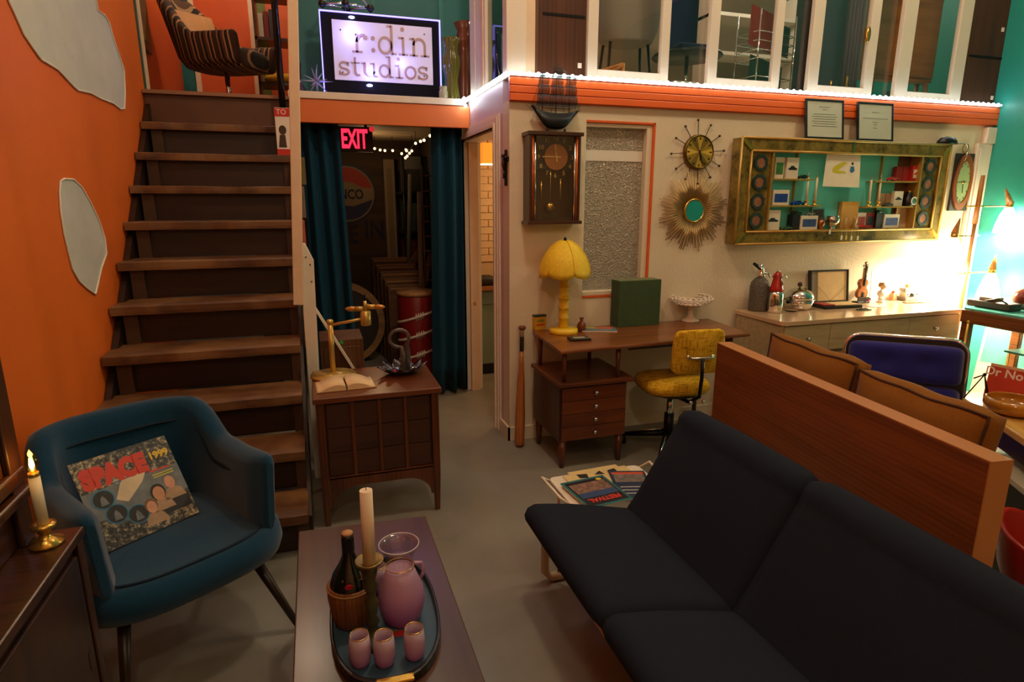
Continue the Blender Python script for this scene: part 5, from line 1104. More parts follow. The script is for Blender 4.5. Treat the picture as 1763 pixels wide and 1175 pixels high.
# ================================================================== dresser
DX0,DX1,DY0_,DZT=2.825,4.40,3.075,.79
dr_=thing('blond_dresser','long blond wood dresser with steel pulls under the display shelf','dresser')
MB().box(DX0+.01,DX1-.01,DY0_+.02,3.555,.1,DZT-.03).build('carcass',BLOND,dr_,bevel=.004)
MB().prism([(DX0,3.56),(DX0,DY0_+.03),(DX0+.01,DY0_+.01),(DX0+.03,DY0_),(DX1,DY0_),(DX1,3.56)],DZT-.029,DZT).build('top',BLONDT,dr_,bevel=.003)
MB().box(DX0+.05,DX1-.05,DY0_+.06,3.53,.001,.1).build('plinth',DARKW,dr_)
xs=[DX0+.02,lx(1430)+X0 if False else ony(1430,575,DY0_).x,ony(1566,565,DY0_).x,DX1-.012]
for r_ in range(3):
    z1=DZT-.036-r_*.22; z0=z1-(.175 if r_==0 else .2)
    for c_ in range(3):
        d=MB().box(xs[c_]+.002,xs[c_+1]-.002,DY0_+.006,DY0_+.0195,z0,z1).build('drawer',BLOND,dr_,bevel=.002)
        xm=(xs[c_]+xs[c_+1])/2; zm=(z0+z1)/2
        if c_==1: MB().tube([(xm-.11,DY0_+.004,zm),(xm-.08,DY0_-.018,zm),(xm,DY0_-.008,zm),(xm+.08,DY0_-.018,zm),(xm+.11,DY0_+.004,zm)],[.003,.008,.006,.008,.003],8).build('pull',STEEL,d)
        else: MB().lathe([(.001,0),(.008,0),(.006,.012),(.014,.018),(.013,.026),(.001,.028)],14,TM((xm,DY0_+.006,zm),(PI/2,0,0))).build('knob',STEEL,d)
    MB().box(DX0+.02,DX1-.012,DY0_+.008,DY0_+.0195,z0-.018,z0-.003).build('rail',mat('dark_rail',S(90,70,44),.4),dr_)
# things on the dresser
def dp(px,py,r=.03):
    Y=min(onz(px,py,DZT).y,3.562-r); return (ony(px,py,Y).x,Y,DZT+.0006)
t=thing('mesh_siphon','old soda siphon in wire mesh at the dresser left end','siphon',dp(1305,527,.075))
MESH=mat('wire_mesh',S(104,98,88),.35,.5,var=.6,vs=110,bump=1.0,bs=120)
MB().lathe([(.001,0),(.064,0),(.066,.01),(.066,.17),(.06,.2),(.04,.225),(.024,.235)],28).build('bottle',MESH,t); MB().lathe([(.026,.235),(.03,.245),(.028,.255),(.02,.265),(.022,.28),(.014,.3),(.012,.325),(.001,.33)],18).build('valve',CHROME,t)
MB().tube([(.0,0,.285),(-.05,-.02,.315),(-.09,-.03,.335)],[.008,.013,.011],8).build('lever',BLACK,t); MB().tube([(.0,0,.27),(.045,-.02,.262),(.06,-.025,.235)],.007,8).build('spout',CHROME,t)
t=thing('red_siphon','red topped chrome soda siphon on the dresser','siphon',dp(1333,538))
MB().lathe([(.001,0),(.045,0),(.05,.012),(.052,.06),(.05,.12),(.044,.15)],28).build('chrome_body',CHROME,t); RDM=mat('red_enamel',S(176,26,22),.25,var=.03,coat=.5)
MB().lathe([(.046,.15),(.046,.165),(.038,.19),(.026,.25),(.022,.275),(.001,.285)],24).build('red_head',RDM,t); MB().lathe([(.012,.283),(.012,.292),(.001,.294)],12).build('cap',CHROME,t)
MB().tube([(.0,-.03,.25),(-.002,-.05,.22),(.0,-.05,.19)],[.006,.008,.006],8).build('trigger',STEEL,t); MB().tube([(.015,-.01,.262),(.04,-.02,.262),(.055,-.025,.24)],.005,8).build('spout',CHROME,t); MB().tube([(-.01,0,.28),(-.04,-.01,.265),(-.05,-.012,.245)],.006,8).build('lever',RDM,t); MB().prism(disc(.008,12),0,.001,TM((-.006,-.0505,.03),(PI/2,0,0))).build('sticker',YEL,t)
t=thing('chrome_ice_bucket','round polished chrome ice bucket with dark knob on the dresser','bucket',dp(1374,524,.115))
MB().lathe([(.001,0),(.065,0),(.085,.012),(.1,.045),(.104,.07)],36).build('bowl',CHROME,t); MB().lathe([(.105,.07),(.1,.1),(.075,.132),(.04,.148),(.001,.152)],36).build('dome_lid',CHROME,t); MB().lathe([(.006,.15),(.006,.16),(.017,.168),(.018,.182),(.01,.192),(.001,.194)],16).build('lid_knob',DARKW,t); MB().lathe([(.1055,.066),(.108,.07),(.1055,.074)],36,cap=False).build('rim',STEEL,t)
for s in(-1,1): MB().cyl((s*.1,-.02,.06),(s*.122,-.03,.06),.012,n=10).build('handle',BLACK,t)
o=MB().lathe([(.001,.002),(.03,.0),(.045,.008),(.05,.014),(.046,.014),(.03,.006),(.001,.006)],24).build('glass_dish',GLASS); tag(o,'small clear glass dish on the dresser before the ice bucket','dish'); o.location=dp(1362,537)
# open writing case
t=thing('open_case','open black case with old papers and a raised lid on the dresser','case',dp(1440,524,.14),rad(-4))
w=.30; MB().box(-.16,.16,-.075,.085,0,.022).build('tray',BLACK,t,bevel=.003); MB().box(-.06,.15,-.065,.075,.0222,.026).build('paper_sheet',mat('old_paper',S(196,164,110),.7,var=.1,vs=20),t); MB().box(-.15,-.065,-.06,.06,.0222,.03).build('red_lining',mat('red_felt',S(150,40,28),.8),t)
lidM=TM((0,.078,.023),(rad(-8),0,0)); b=MB(); poly_ring(b,[(.165,.24),(-.165,.24),(-.165,0),(.165,0)],[(.155,.23),(-.155,.23),(-.155,.01),(.155,.01)],-.02,.012,lidM@FRONT); b.build('lid_rim',BLACK,t)
MB().box(-.155,.155,0,.012,.01,.23,lidM).build('lid_back',mat('lid_grey',S(150,140,120),.7),t); MB().box(-.1,.15,-.006,-.001,.012,.226,lidM).build('pasted_sheet',mat('sheet_tan',S(204,174,118),.7,var=.1,vs=16),t)
b=MB(); b.tube([tuple(lidM@Vector(v)) for v in((-.1,-.008,.12),(-.04,-.012,.06),(0,-.01,.012))],.001,4); b.tube([tuple(lidM@Vector(v)) for v in((.14,-.008,.12),(.08,-.012,.06),(0,-.01,.012))],.001,4); b.build('stay_cord',INK,t)
# small violin on a stand
t=thing('small_violin','small brown violin standing upright on the dresser','violin',dp(1482,513,.045)); t.scale=(1.14,1.14,1.14)
VW=wood('violin_maple',S(128,66,22),S(176,102,40),.25,2,1.2,coat=.5)
half=[(0,0),(.03,.002),(.042,.018),(.044,.04),(.034,.06),(.026,.07),(.026,.082),(.034,.092),(.036,.108),(.026,.126),(.008,.132)]
poly=[(x,z) for x,z in half]+[(-x,z) for x,z in half[::-1][:-1]]
MB().prism(poly,-.013,.013,TM((0,0,.03),(PI/2,0,0))).build('body',VW,t,bevel=.003); MB().box(-.007,.007,-.02,-.013,.115,.245).build('fingerboard',BLACK,t); MB().box(-.006,.006,-.013,.004,.16,.235).build('neck',VW,t)
MB().tube([(0,-.012,.235),(.0,-.01,.255),(0,.0,.268),(0,-.012,.272)],[.007,.006,.006,.005],8).build('scroll',VW,t)
for i,z in enumerate((.243,.252)): MB().cyl((-.026,-.01,z),(.022,-.01,z+.004),.0028,n=6).build('peg',DARKW,t)
MB().box(-.012,.012,-.019,-.013,.075,.079).build('bridge',mat('pale_maple',S(200,160,110),.5),t); MB().box(-.008,.008,-.018,-.013,.035,.068).build('tailpiece',BLACK,t)
b=MB()
for x in(-.003,-.001,.001,.003): b.cyl((x,-.021,.06),(x,-.021,.245),.0005,n=3)
b.build('strings',STEEL,t)
MB().box(-.055,.05,-.03,.02,0,.012).build('stand_base',BLACK,t,bevel=.003); MB().box(-.045,.045,-.024,-.015,.012,.04).build('stand_lip',BLACK,t); MB().ball((.03,-.035,.02),.008,8).build('pink_stone',mat('pink_stone',S(190,40,110),.3),t)
p=dp(1497,514); o=MB().tube([(0,0,0),(.006,.01,.12),(.002,.014,.24)],.0022,6).build('violin_bow',wood('bow_wood',S(150,80,30),S(190,110,50),.4,2,1)); o.location=p; tag(o,'thin violin bow standing beside the small violin','bow'); MB().box(-.003,.003,-.01,0,.01,.03).build('frog',BLACK,o)
# bust
t=thing('small_bust','small grey composer bust with tan hair on the dresser','bust',dp(1516,521,.05)); BG=mat('bust_grey',S(196,192,186),.5)
MB().lathe([(.001,0),(.03,0),(.032,.006),(.022,.012),(.02,.028),(.026,.034)],18).build('socle',WHITE,t); MB().lathe([(.018,.034),(.03,.05),(.042,.07),(.036,.086),(.016,.096),(.013,.108)],20,TM((0,0,0),(0,0,0),(1,.6,1))).build('shoulders',BG,t)
MB().ball((0,-.002,.124),.022,16,(.85,1,1.15)).build('head',mat('bust_face',S(206,168,130),.5),t); b=MB()
for i in range(16): a=2.4*i; b.ball((.018*math.cos(a)*(.6+.4*(i%2)),.008+.014*math.sin(a)*.8,.13+.0012*i-.004),.011,8)
b.build('hair',mat('bust_hair',S(150,116,78),.6),t); MB().cyl((0,-.02,.126),(0,-.03,.119),.004,.005,6).build('nose',mat('bust_face',S(206,168,130),.5),t)
# instant camera and case
t=thing('instant_camera','grey and brown folding instant camera on the dresser','camera',dp(1563,516,.07),rad(-6)); MB().box(-.06,.06,-.04,.05,0,.03).build('camera_base',mat('camera_grey',S(120,112,104),.4),t,bevel=.006); MB().box(-.058,.058,-.03,.03,.031,.07).build('camera_body',mat('camera_cream',S(190,176,156),.4),t,bevel=.006); MB().box(-.062,.058,-.025,.035,.071,.1).build('camera_top',mat('camera_dark',S(110,110,108),.4),t,bevel=.005)
MB().lathe([(.016,0),(.016,.008),(.001,.009)],16,TM((0,-.031,.05),(PI/2,0,0))).build('lens',BLACK,t); MB().box(-.025,.015,-.01,.02,.1,.128).build('flash_cube',mat('flash_amber',S(206,150,90),.3),t)
for x in(-.04,.042): MB().ball((x,-.032,.052),.006,8).build('button',RDM,t)
t=thing('leather_case','flat brown leather case and strap before the instant camera','case',dp(1575,522),rad(-12)); MB().box(-.09,.06,-.02,.02,0,.008).build('flap',mat('tan_leather',S(120,72,36),.5),t,bevel=.003); MB().tube([(.06,0,.004),(.1,.012,.004),(.13,.0,.004)],.004,6).build('strap',mat('tan_leather',S(120,72,36),.5),t)
o=cushion(.05,.04,.05).build('toy_figure',mat('toy_tan',S(170,120,84),.5,var=.3,vs=50)); tag(o,'small tan toy figure between bust and camera','figurine'); o.location=dp(1537,516); MB().ball((-.008,-.004,.065),.013,10).build('head',mat('toy_red',S(150,60,40),.5),o)
t=thing('spectacles_tray','small green glass tray with spectacles near the dresser front','tray',dp(1487,534)); MB().prism(rrect(.12,.045,.018),0,.006).build('tray',mat('green_tray',S(90,120,100),.15,trans=.3),t); b=MB()
for x in(-.02,.02): poly_ring(b,[(x+u,v) for u,v in disc(.016,14)],[(x+u,v) for u,v in disc(.013,14)],.0065,.009)
b.build('spectacles',BLKM,t)
o=MB().box(-.07,.07,-.03,.03,0,.002).build('loose_paper',WHITE); tag(o,'loose white card on the dresser before the bust','card'); o.location=dp(1512,528)
# ================================================================== tension pole lamp at the right corner
LY=3.3
pt=ony(1696,302,LY); t=thing('pole_lamp','slim walnut pole lamp with three glowing glass shades at corner','lamp',(pt.x-.02,LY,0)); ox=pt.x-.02
PW=wood('lamp_walnut',S(150,86,34),S(196,128,62),.35,2,.8)
MB().lathe([(.001,0),(.12,0),(.12,.012),(.02,.02),(.012,.03)],28).build('foot',BRASS,t); MB().cyl((0,0,.02),(0,0,pt.z-.35),.013,n=12).build('pole',PW,t); MB().cyl((0,0,pt.z-.35),(0,0,pt.z),.02,.013,12).build('top_turning',PW,t)
SHG=mat('opal_shade',S(255,240,214),.4,var=0,em=22,emc=(1,.82,.56,1))
def shade(px,pya,pxs,pyf,tip,side,pw):
    'arm at height of pya, shade hung at px'
    a=ony(px,pya,LY); lz_=a.z; sx=a.x-ox
    MB().cyl((-sx*.35 if abs(sx)<.3 else -.12*(1 if sx>0 else -1),0,lz_),(sx,0,lz_),.005,n=8).build('arm',BRASS,t)
    s=MB().lathe([(.022,lz_-.01),(.045,lz_-.06),(.066,lz_-.14),(.075,lz_-.2)],24,TM((sx,0,0)),cap=False).build('glass_shade',SHG,t,solid=.003)
    MB().cyl((sx+tip,0,lz_+.13),(sx,0,lz_+.02),.004,.026,12).build('walnut_finial',PW,s); MB().cyl((sx,0,lz_-.02),(sx,0,lz_+.02),.024,n=14).build('collar',BRASS,s)
    MB().ball((sx,0,lz_-.15),.03,12).build('bulb',emit('bulb_hot',(1,.84,.6,1),45),s)
    lamp('lamp_bulb',(ox+sx,LY,lz_-.17),pw,(1,.80,.52),.04)
shade(1738,355,0,0,-.075,1,110); shade(1643,407,0,0,.03,-1,130); shade(1708,468,0,0,.012,1,85)
# ================================================================== open console along the teal wall
cs=thing('wood_console','open walnut framed console with teal top against the teal wall','console'); cX0,cX1,cY0,cY1,cZ=4.30,4.88,1.7,3.0,.82
CWD=wood('console_walnut',S(88,46,20),S(136,80,38),.3,1,.8,coat=.3)
MB().box(cX0,cX1,cY0,cY1,cZ-.012,cZ).build('teal_top',mat('teal_laminate',S(90,180,168),.2),cs); MB().box(cX0-.012,cX0+.02,cY0,cY1+.01,cZ-.105,cZ-.012).build('front_apron',CWD,cs,bevel=.01); MB().box(cX0+.02,cX1,cY1-.02,cY1+.01,cZ-.1,cZ-.012).build('side_apron',CWD,cs,bevel=.005)
for x,y in((cX0,cY1-.04),(cX1-.05,cY1-.04),(cX0,cY0),(cX1-.05,cY0)):
    MB().box(x,x+.045,y-.015,y+.045,.0005,cZ-.012).build('leg',CWD,cs,bevel=.006)
MB().cyl((cX0-.022,cY1-.06,.02),(cX0-.022,cY1-.06,cZ-.1),.008,n=10).build('brass_rod',BRASS,cs); MB().ball((cX0-.022,cY1-.06,cZ-.09),.012,10).build('brass_cap',BRASS,cs)
MB().box(cX0+.02,cX1-.02,cY0+.02,cY1-.02,.16,.18).build('low_shelf',mat('low_shelf',S(196,150,110),.4),cs)
# tiered teal tray stand inside the console
q=onx(1730,607,4.5); t=thing('tiered_tray_stand','three tier teal tray stand inside the console','stand',(4.6,q.y-.03,.181)); TT=mat('teal_tray',S(60,150,150),.3)
for i,z in enumerate((.05,.2,.35)):
    MB().box(-.13,.2,-.28,.06-.02*i,z,z+.014).build('tray',TT,t,bevel=.003)
for x,y in((-.1,.0),(.17,.0),(-.1,-.24),(.17,-.24)): MB().cyl((x,y,.0),(x+.0,y,.35),.004,n=6).build('wire_leg',BRASS,t)
t=thing('added_lit_wall_panel','added cream panel with painted lamplight and teal shadow shapes behind the console','panel',(4.95,3.0,.002),0,None,(0,rad(6),0)); MB().box(-.006,.006,-.33,.3,0,.8).build('board',mat('lamplit_cream',S(236,222,196),.5),t); 
b=MB(); b.prism([(x*.16+.02,y*.12) for x,y in disc(1,24)],0,.001,TM((-.0065,.02,.3),(PI/2,0,rad(-90)))); b.prism([(-.3,.1),(-.1,.12),(.02,.3),(.0,.5),(-.3,.5)],0,.001,TM((-.0065,-.02,0.2),(PI/2,0,rad(-90)))); b.build('shadow_shapes',mat('shadow_teal',S(80,180,164),.5),t)  # lamplit wall patch and its shadow shapes painted on an added panel
# things on the console
p=onz(1762,524,cZ+.0); t=thing('brown_vase','round red brown ceramic vase on the console end','vase',(4.64,onx(1768,510,4.64).y,cZ+.0005)); MB().lathe([(.001,0),(.05,0),(.075,.03),(.085,.07),(.07,.11),(.035,.135),(.02,.145),(.018,.165),(.024,.17)],28).build('vase_body',mat('oxblood_glaze',S(104,42,28),.15,coat=.6),t)
t=thing('camera_bag','low dark camera bag on the console top','bag',(4.46,onx(1738,515,4.5).y+.04,cZ+.0005)); MB().box(-.07,.06,-.12,.17,0,.05).build('bag_body',mat('dark_leather',S(54,36,26),.5,bump=.2),t,bevel=.012); MB().box(-.05,.05,-.0,.1,.0505,.075).build('light_meter',mat('grey_meter',S(150,130,110),.4),t,bevel=.004); MB().tube([(-.055,-.1,.045),(-.06,-.04,.08),(-.055,.05,.05)],.006,6).build('strap',BLACK,t)
# ================================================================== small cabinet at the stair foot
cb=thing('stair_cabinet','low walnut cabinet with four panelled bays beside the stairs','cabinet'); bx0,bx1,by0,by1,bz=-.062,.54,2.79,3.28,.66
slab([(bx0,by0),(bx1,by0),(bx1,by1),(bx0,by1)],bz-.028,bz,'cabinet_top',wood('cabinet_top_wood',S(78,36,17),S(112,58,28),.28,0,.8,coat=.4),cb,.004)
MB().box(bx0+.03,bx1-.02,by0+.04,by1-.02,.24,bz-.03).build('carcass',DARKWV,cb,bevel=.003)
for x in(bx0+.012,bx1-.05): 
    for y in(by0+.012,by1-.05):
        MB().add([(x,y,0.0005+.2),(x+.036,y,.2005),(x+.036,y+.036,.2005),(x,y+.036,.2005),(x,y,bz-.029),(x+.036,y,bz-.029),(x+.036,y+.036,bz-.029),(x,y+.036,bz-.029)]+[(x+.006,y+.006,.0005),(x+.03,y+.006,.0005),(x+.03,y+.03,.0005),(x+.006,y+.03,.0005)],[(0,1,5,4),(1,2,6,5),(2,3,7,6),(3,0,4,7),(4,5,6,7),(8,9,1,0),(9,10,2,1),(10,11,3,2),(11,8,0,3),(11,10,9,8)]).build('leg',WALNV,cb,bevel=.003)
xa,xb=bx0+.05,bx1-.052; pts=[(xa,.25),(xa,.1)]+[(xa+.01+.12*(1-math.cos(a)),.1+.1*math.sin(a)) for a in[PI/2*i/6 for i in range(7)]]+[(xb-.01-.12*(1-math.cos(a)),.1+.1*math.sin(a)) for a in[PI/2*i/6 for i in range(6,-1,-1)]]+[(xb,.1),(xb,.25)]
b=MB(); b.prism(pts,-.018,0,TM((0,by0+.014,0),(PI/2,0,0))); b.build('arched_apron',WALNV,cb)
nb=4; cw_=(xb-xa)/nb; z0,z1=.256,bz-.034
for i in range(nb):
    x=xa+i*cw_; d=MB().box(x+.006,x+cw_-.006,by0+.03,by0+.04,z0,z1).build('door_panel',DARKW,cb)
    for j in range(3):
        za=z0+.004+(z1-z0-.006)*j/3; zb_=z0+(z1-z0-.006)*(j+1)/3; n=9; b=MB()
        b.grid([[(x+.008+(cw_-.016)*q/n,by0+.027-.002*math.sin(PI*q/n),z) for z in(za,zb_)] for q in range(n+1)],False,False,False); b.build('raised_block',wood('block_wood',S(44,22,11),S(68,36,17),.6,0,.8),d,solid=.004)
for i in range(1,nb): x=xa+i*cw_; MB().box(x-.008,x+.008,by0+.016,by0+.04,z0-.004,z1).build('mullion',WALNV,cb,bevel=.003)
MB().box(xa,xb,by0+.014,by0+.04,z0-.012,z0-.001).build('bottom_rail',WALNV,cb)
# brass swing arm lamp without shade
p=(.045,3.155,bz+.0006); t=thing('brass_swing_lamp','brass swing arm lamp base without shade on the stair cabinet','lamp',p); BR2=mat('aged_brass',S(206,174,92),.28,.6,var=.12,vs=10)
MB().lathe([(.001,0),(.112,0),(.116,.006),(.114,.014),(.03,.02),(.014,.024)],40).build('base',BR2,t); MB().cyl((0,0,.02),(0,0,.285),.0135,n=16).build('column',BR2,t); MB().lathe([(.0135,.275),(.017,.28),(.017,.295),(.01,.3),(.001,.301)],16).build('column_cap',BR2,t)
e=Vector((.175,-.055,.305)); MB().cyl((0,0,.27),e-Vector((.01,0,.0)),.0075,n=10).build('swing_arm',BR2,t)
MB().lathe([(.024,-.035),(.026,-.03),(.026,.035),(.02,.04),(.001,.041)],20,TM(e)).build('socket_body',BR2,t); MB().cyl(e+Vector((0,0,.04)),e+Vector((0,0,.09)),.009,.008,10).build('stem',BR2,t); MB().lathe([(.006,.09),(.008,.1),(.004,.112),(.006,.118),(.001,.128)],10,TM(e)).build('finial',BLKM,t)
for a,dz in((2.9,.0),(-.35,.01),(1.3,.0)):
    d=Vector((math.cos(a),math.sin(a),0)); q=e+Vector((0,0,.05+dz)); h_=MB().cyl(q+d*.01,q+d*.05,.012,.013,10).build('lamp_holder',BR2,t); MB().tube([q+d*.05,q+d*.07,q+d*.09,q+d*.102],[.012,.014,.01,.002],8).build('bulb',mat('amber_lustre',S(190,130,50),.2,.3,coat=.5),h_)
# open book
p=onz(594,664,bz); t=thing('open_book','open paperback book lying on the stair cabinet','book',(p.x,p.y,bz+.0006),rad(3)); b=MB()
def leaf(s): return [[(s*(.004+.132*u),y,.006+.026*math.sin(PI*min(1,u*1.05+.12))**.7*(1-.35*u)+.002*(1-u)) for y in(-.088,.088)] for u in[i/12 for i in range(13)]]
for s in(-1,1):
    g=leaf(s); b=MB(); b.grid(g); vs_=[r[0] for r in g]; b.add(vs_+[(v[0],v[1],.003) for v in vs_],[(i,i+1,14+i-0,13+i) for i in range(12)]); vs2=[r[1] for r in g]; b.add(vs2+[(v[0],v[1],.003) for v in vs2],[(13+i,14+i,i+1,i) for i in range(12)]); b.add([g[-1][0],g[-1][1],(g[-1][1][0],g[-1][1][1],.003),(g[-1][0][0],g[-1][0][1],.003)],[(0,1,2,3)])
    pg=b.build('page_block',mat('aged_page',S(226,196,150),.8,var=.05,vs=12),t)
    for j in range(9):
        y=.06-j*.015; q=MB().add([(s*(.02),y,g[2][0][2]+.0018),(s*.112,y,g[10][0][2]+.0012),(s*.112,y-.003,g[10][0][2]+.0012),(s*.02,y-.003,g[2][0][2]+.0018)],[(0,1,2,3)])
MB().box(-.14,.14,-.092,.092,0,.003).build('cover',mat('book_cover_tan',S(150,110,70),.7),t)
# dark glass basket
p=onz(692,643,bz); t=thing('art_glass_basket','dark art glass basket with looped handle on the stair cabinet','glass basket',(p.x,p.y,bz+.0006)); AG=mat('amethyst_glass',S(30,24,32),.06,var=.25,vs=14,coat=.8,trans=.35)
n=60; rows=[]
for r,z in((.001,.012),(.03,.01),(.06,.016),(.09,.03),(.118,.052),(.122,.05),(.09,.022),(.06,.006),(.03,.0),(.001,.0)):
    rows.append([(r*(1+.14*(r/.12)**2*math.cos(11*a))*math.cos(a),r*.8*(1+.14*(r/.12)**2*math.cos(11*a))*math.sin(a),z*.8+(.014*(r/.12)**3*math.cos(11*a) if r>.05 else 0)) for a in[2*PI*i/n for i in range(n)]])
b=MB(); b.grid(rows,False,True); b.build('dish',AG,t)
lp_=[(.03,0,.015),(.034,0,.07),(.034,0,.12),(.03,0,.155)]+[(-.008+.05*math.cos(a),-.012,.192+.046*math.sin(a)) for a in[rad(-25+i*20) for i in range(15)]]+[(.0,-.014,.145),(.008,-.016,.10),(.0,-.02,.015)]
MB().tube(lp_,[.017,.016,.014,.011]+[.009]*15+[.011,.013,.016],10).build('loop_handle',mat('smoke_glass',S(110,100,96),.05,var=.2,coat=.8,trans=.5),t)
o=MB().ball((-.045,-.05,.03),.009,8).build('red_bead',mat('red_bead',S(180,20,20),.1,coat=1),t)
# ================================================================== blue armchair
BLUE=fabric('blue_wool',S(10,56,82),.95,380,.25,.4,.22)
th0=rad(32.1); ac=thing('blue_armchair','blue wool tub armchair with tapered dark legs beside the stairs','armchair',(-.575,2.198,0),th0)
def ztop(s): 
    a=abs(s); return .672+.128*(1-smooth01((a-.30)/.24))+.012*smooth01((a-.7)/.3)
b,pts_=tub_shell(.248,.305,.25,ztop,lambda s:.31+.085*smooth01((abs(s)-.55)/.25),.082,.035,56,3.4); b.build('shell',BLUE,ac)
# seat: thick rounded pan with bulging front
N=56; rows=[]
for r,z in((.001,.30),(.6,.296),(.86,.305),(.97,.33),(1.0,.365),(.985,.40),(.93,.425),(.86,.43),(.84,.428),(.5,.446),(.001,.45)):
    row=[]
    for i in range(N):
        a=2*PI*i/N; cx_=math.cos(a); sy=math.sin(a); x=.345*r*math.copysign(abs(cx_)**.62,cx_)*(1-.18*max(0,sy*r)); y=.325*r*math.copysign(abs(sy)**.66,sy)-.02
        if y<-.15: x*=1+.0*abs(y)
        row.append((x,y,z-.02*(y/.33)*-1*0+(-.012 if y<-.2 else 0)*r+.02*(-y/.33)*.5))
    rows.append(row)
b=MB(); b.grid(rows,False,True); b.build('seat',BLUE,ac)
MB().tube([(x*.98,y,z+.004) for x,y,z in rows[7]],.0045,6,closed=True).build('seat_piping',mat('dark_blue_piping',S(6,34,52),.9,var=0),ac)
# inner back piping
pp=[]
for i in range(57):
    s=-1+2*i/56; 
    if abs(s)>.93: continue
    x,y=pts_[i]; zz=ztop(s)-.085; k3=1-.046/max(.2,math.hypot(x,y)); pp.append((x*k3*(1+.0),y*k3,zz))
MB().tube([(x*1.0+ (x/abs(x) if abs(x)>.01 else 0)*.035*((z-.3)/.4)*min(1,abs(x)/.15),y+.035*max(0,y/.3)*((z-.3)/.4),z) for x,y,z in pp],.005,6).build('back_piping',mat('dark_blue_piping',S(6,34,52),.9,var=0),ac)
MB().box(-.2,.2,-.2,.2,.27,.30).build('seat_frame',BLKM,ac,bevel=.01)
for x,y,ex,ey in((.21,-.21,.30,-.325),(-.21,-.21,-.27,-.30),(.17,.19,.24,.29),(-.17,.19,-.24,.29)): MB().cyl((x,y,.29),(ex,ey,.0005),.02,.011,10).build('leg',mat('leg_brown',S(44,28,18),.4),ac)
# record sleeve leaning in it
BL=onz(181,955,.452); BRr=onz(333,888,.452); e1=(BRr-BL); e1.z=0; e1=e1.normalized()*.312; nb_=Vector((-e1.y,e1.x,0)).normalized(); ti=rad(34); upv=(nb_*math.sin(ti)+Vector((0,0,1))*math.cos(ti)); nrm=e1.normalized().cross(upv)
rt_=thing('record_sleeve','record sleeve with red block title leaning in the blue armchair','record'); M=Matrix((e1.normalized(),upv,nrm)).transposed().to_4x4(); M.translation=BL+Vector((0,0,.002)); rt_.matrix_world=M
def rmat():
    m,nt,b=_base('cover_rock'); v=_coord(nt); f=_noise(nt,v,60,6,.7); g=_noise(nt,v,5,3); sep=nt.nodes.new('ShaderNodeMath'); sep.operation='MULTIPLY_ADD'; sep.inputs[1].default_value=.35; nt.links.new(g,sep.inputs[0]); nt.links.new(f,sep.inputs[2])
    c=_ramp(nt,sep.outputs[0],[(.5,S(24,24,26)),(.66,S(64,66,66)),(.74,S(150,140,116)),(.8,S(200,180,140))]); nt.links.new(c,b.inputs['Base Color']); b.inputs['Roughness'].default_value=.35; return m
s_=.312
MB().box(0,s_,0,s_,-.004,0).build('sleeve',mat('sleeve_edge',S(60,50,44),.6),rt_); MB().box(.001,s_-.001,.001,s_-.001,0,.0006).build('cover_print',rmat(),rt_)
def pr(name,poly,m,h): 
    b=MB(); b.prism(poly,.0006,.0006+h,None); return b.build(name,m,rt_)
GRY=mat('cover_grey',S(110,118,122),.4,var=.4,vs=20); LIT=mat('cover_light',S(214,194,160),.4,var=.15,vs=20); DRK=mat('cover_dark',S(34,34,38),.4,var=.3,vs=30); RED_=mat('cover_red',S(206,58,38),.45,var=.05); SKN=mat('cover_skin',S(196,140,104),.5,var=.12,vs=40); SK2=mat('cover_skin2',S(206,150,120),.5,var=.1,vs=40); HAI=mat('cover_hair',S(40,28,22),.5); SUIT=mat('cover_suit',S(170,140,110),.5,var=.15,vs=30); CYB=mat('cover_ring',S(50,120,160),.4)
pr('grey_band',[(.0,.1),(.312,.1),(.312,.2),(.0,.2)],GRY,.0003); pr('light_burst',[(.09,.15),(.12,.2),(.15,.225),(.21,.215),(.185,.18),(.16,.16),(.12,.13)],LIT,.0005)
text('title','SPACE',.088,RED_,rt_,TM((.018,.240,.0012)),.0003,'LEFT',sx=.80,bold=.0075); text('title_year','1999',.036,mat('cover_yellow',S(222,186,40),.5),rt_,TM((.232,.252,.0012)),.0003,'LEFT',sx=.95,bold=.0015)
pr('subtitle_line',[(.1,.203),(.225,.213),(.225,.218),(.1,.208)],CYB,.0006); pr('credit_line',[(.215,.197),(.285,.197),(.285,.203),(.215,.203)],RED_,.0006); pr('credit_line',[(.22,.183),(.29,.183),(.29,.187),(.22,.187)],YEL,.0006); pr('credit_line',[(.22,.174),(.29,.174),(.29,.178),(.22,.178)],YEL,.0006)
for x,y in((.055,.165),(.075,.105),(.133,.078)):
    pr('inset_photo',[(x+.031*u,y+.031*v) for u,v in disc(1,24)],DRK,.0008); b=MB(); poly_ring(b,[(x+.034*u,y+.034*v) for u,v in disc(1,24)],[(x+.03*u,y+.03*v) for u,v in disc(1,24)],.0006,.0018); b.build('inset_ring',CYB,rt_); pr('inset_figure',[(x-.012,y-.02),(x+.012,y-.02),(x+.007,y+.002),(x+.0,y+.014),(x-.008,y+.004)],GRY,.0011)
pr('jacket',[(.15,.04),(.3,.04),(.31,.09),(.27,.11),(.2,.1)],DRK,.0009)
for x,y,rx,ry,sk,hr in((.262,.143,.017,.024,SK2,None),(.215,.118,.019,.026,SKN,HAI),(.178,.082,.016,.022,SK2,mat('cover_fair',S(120,84,52),.5))):
    pr('shoulders',[(x-.035,y-.06),(x+.038,y-.06),(x+.03,y-.03),(x+.01,y-.018),(x-.01,y-.018),(x-.028,y-.03)],SUIT,.0011)
    if hr: pr('hair',[(x+rx*1.3*u,y+.006+ry*1.15*v) for u,v in disc(1,18)],hr,.0014)
    pr('face',[(x+rx*u,y+ry*v) for u,v in disc(1,18)],sk,.0017)
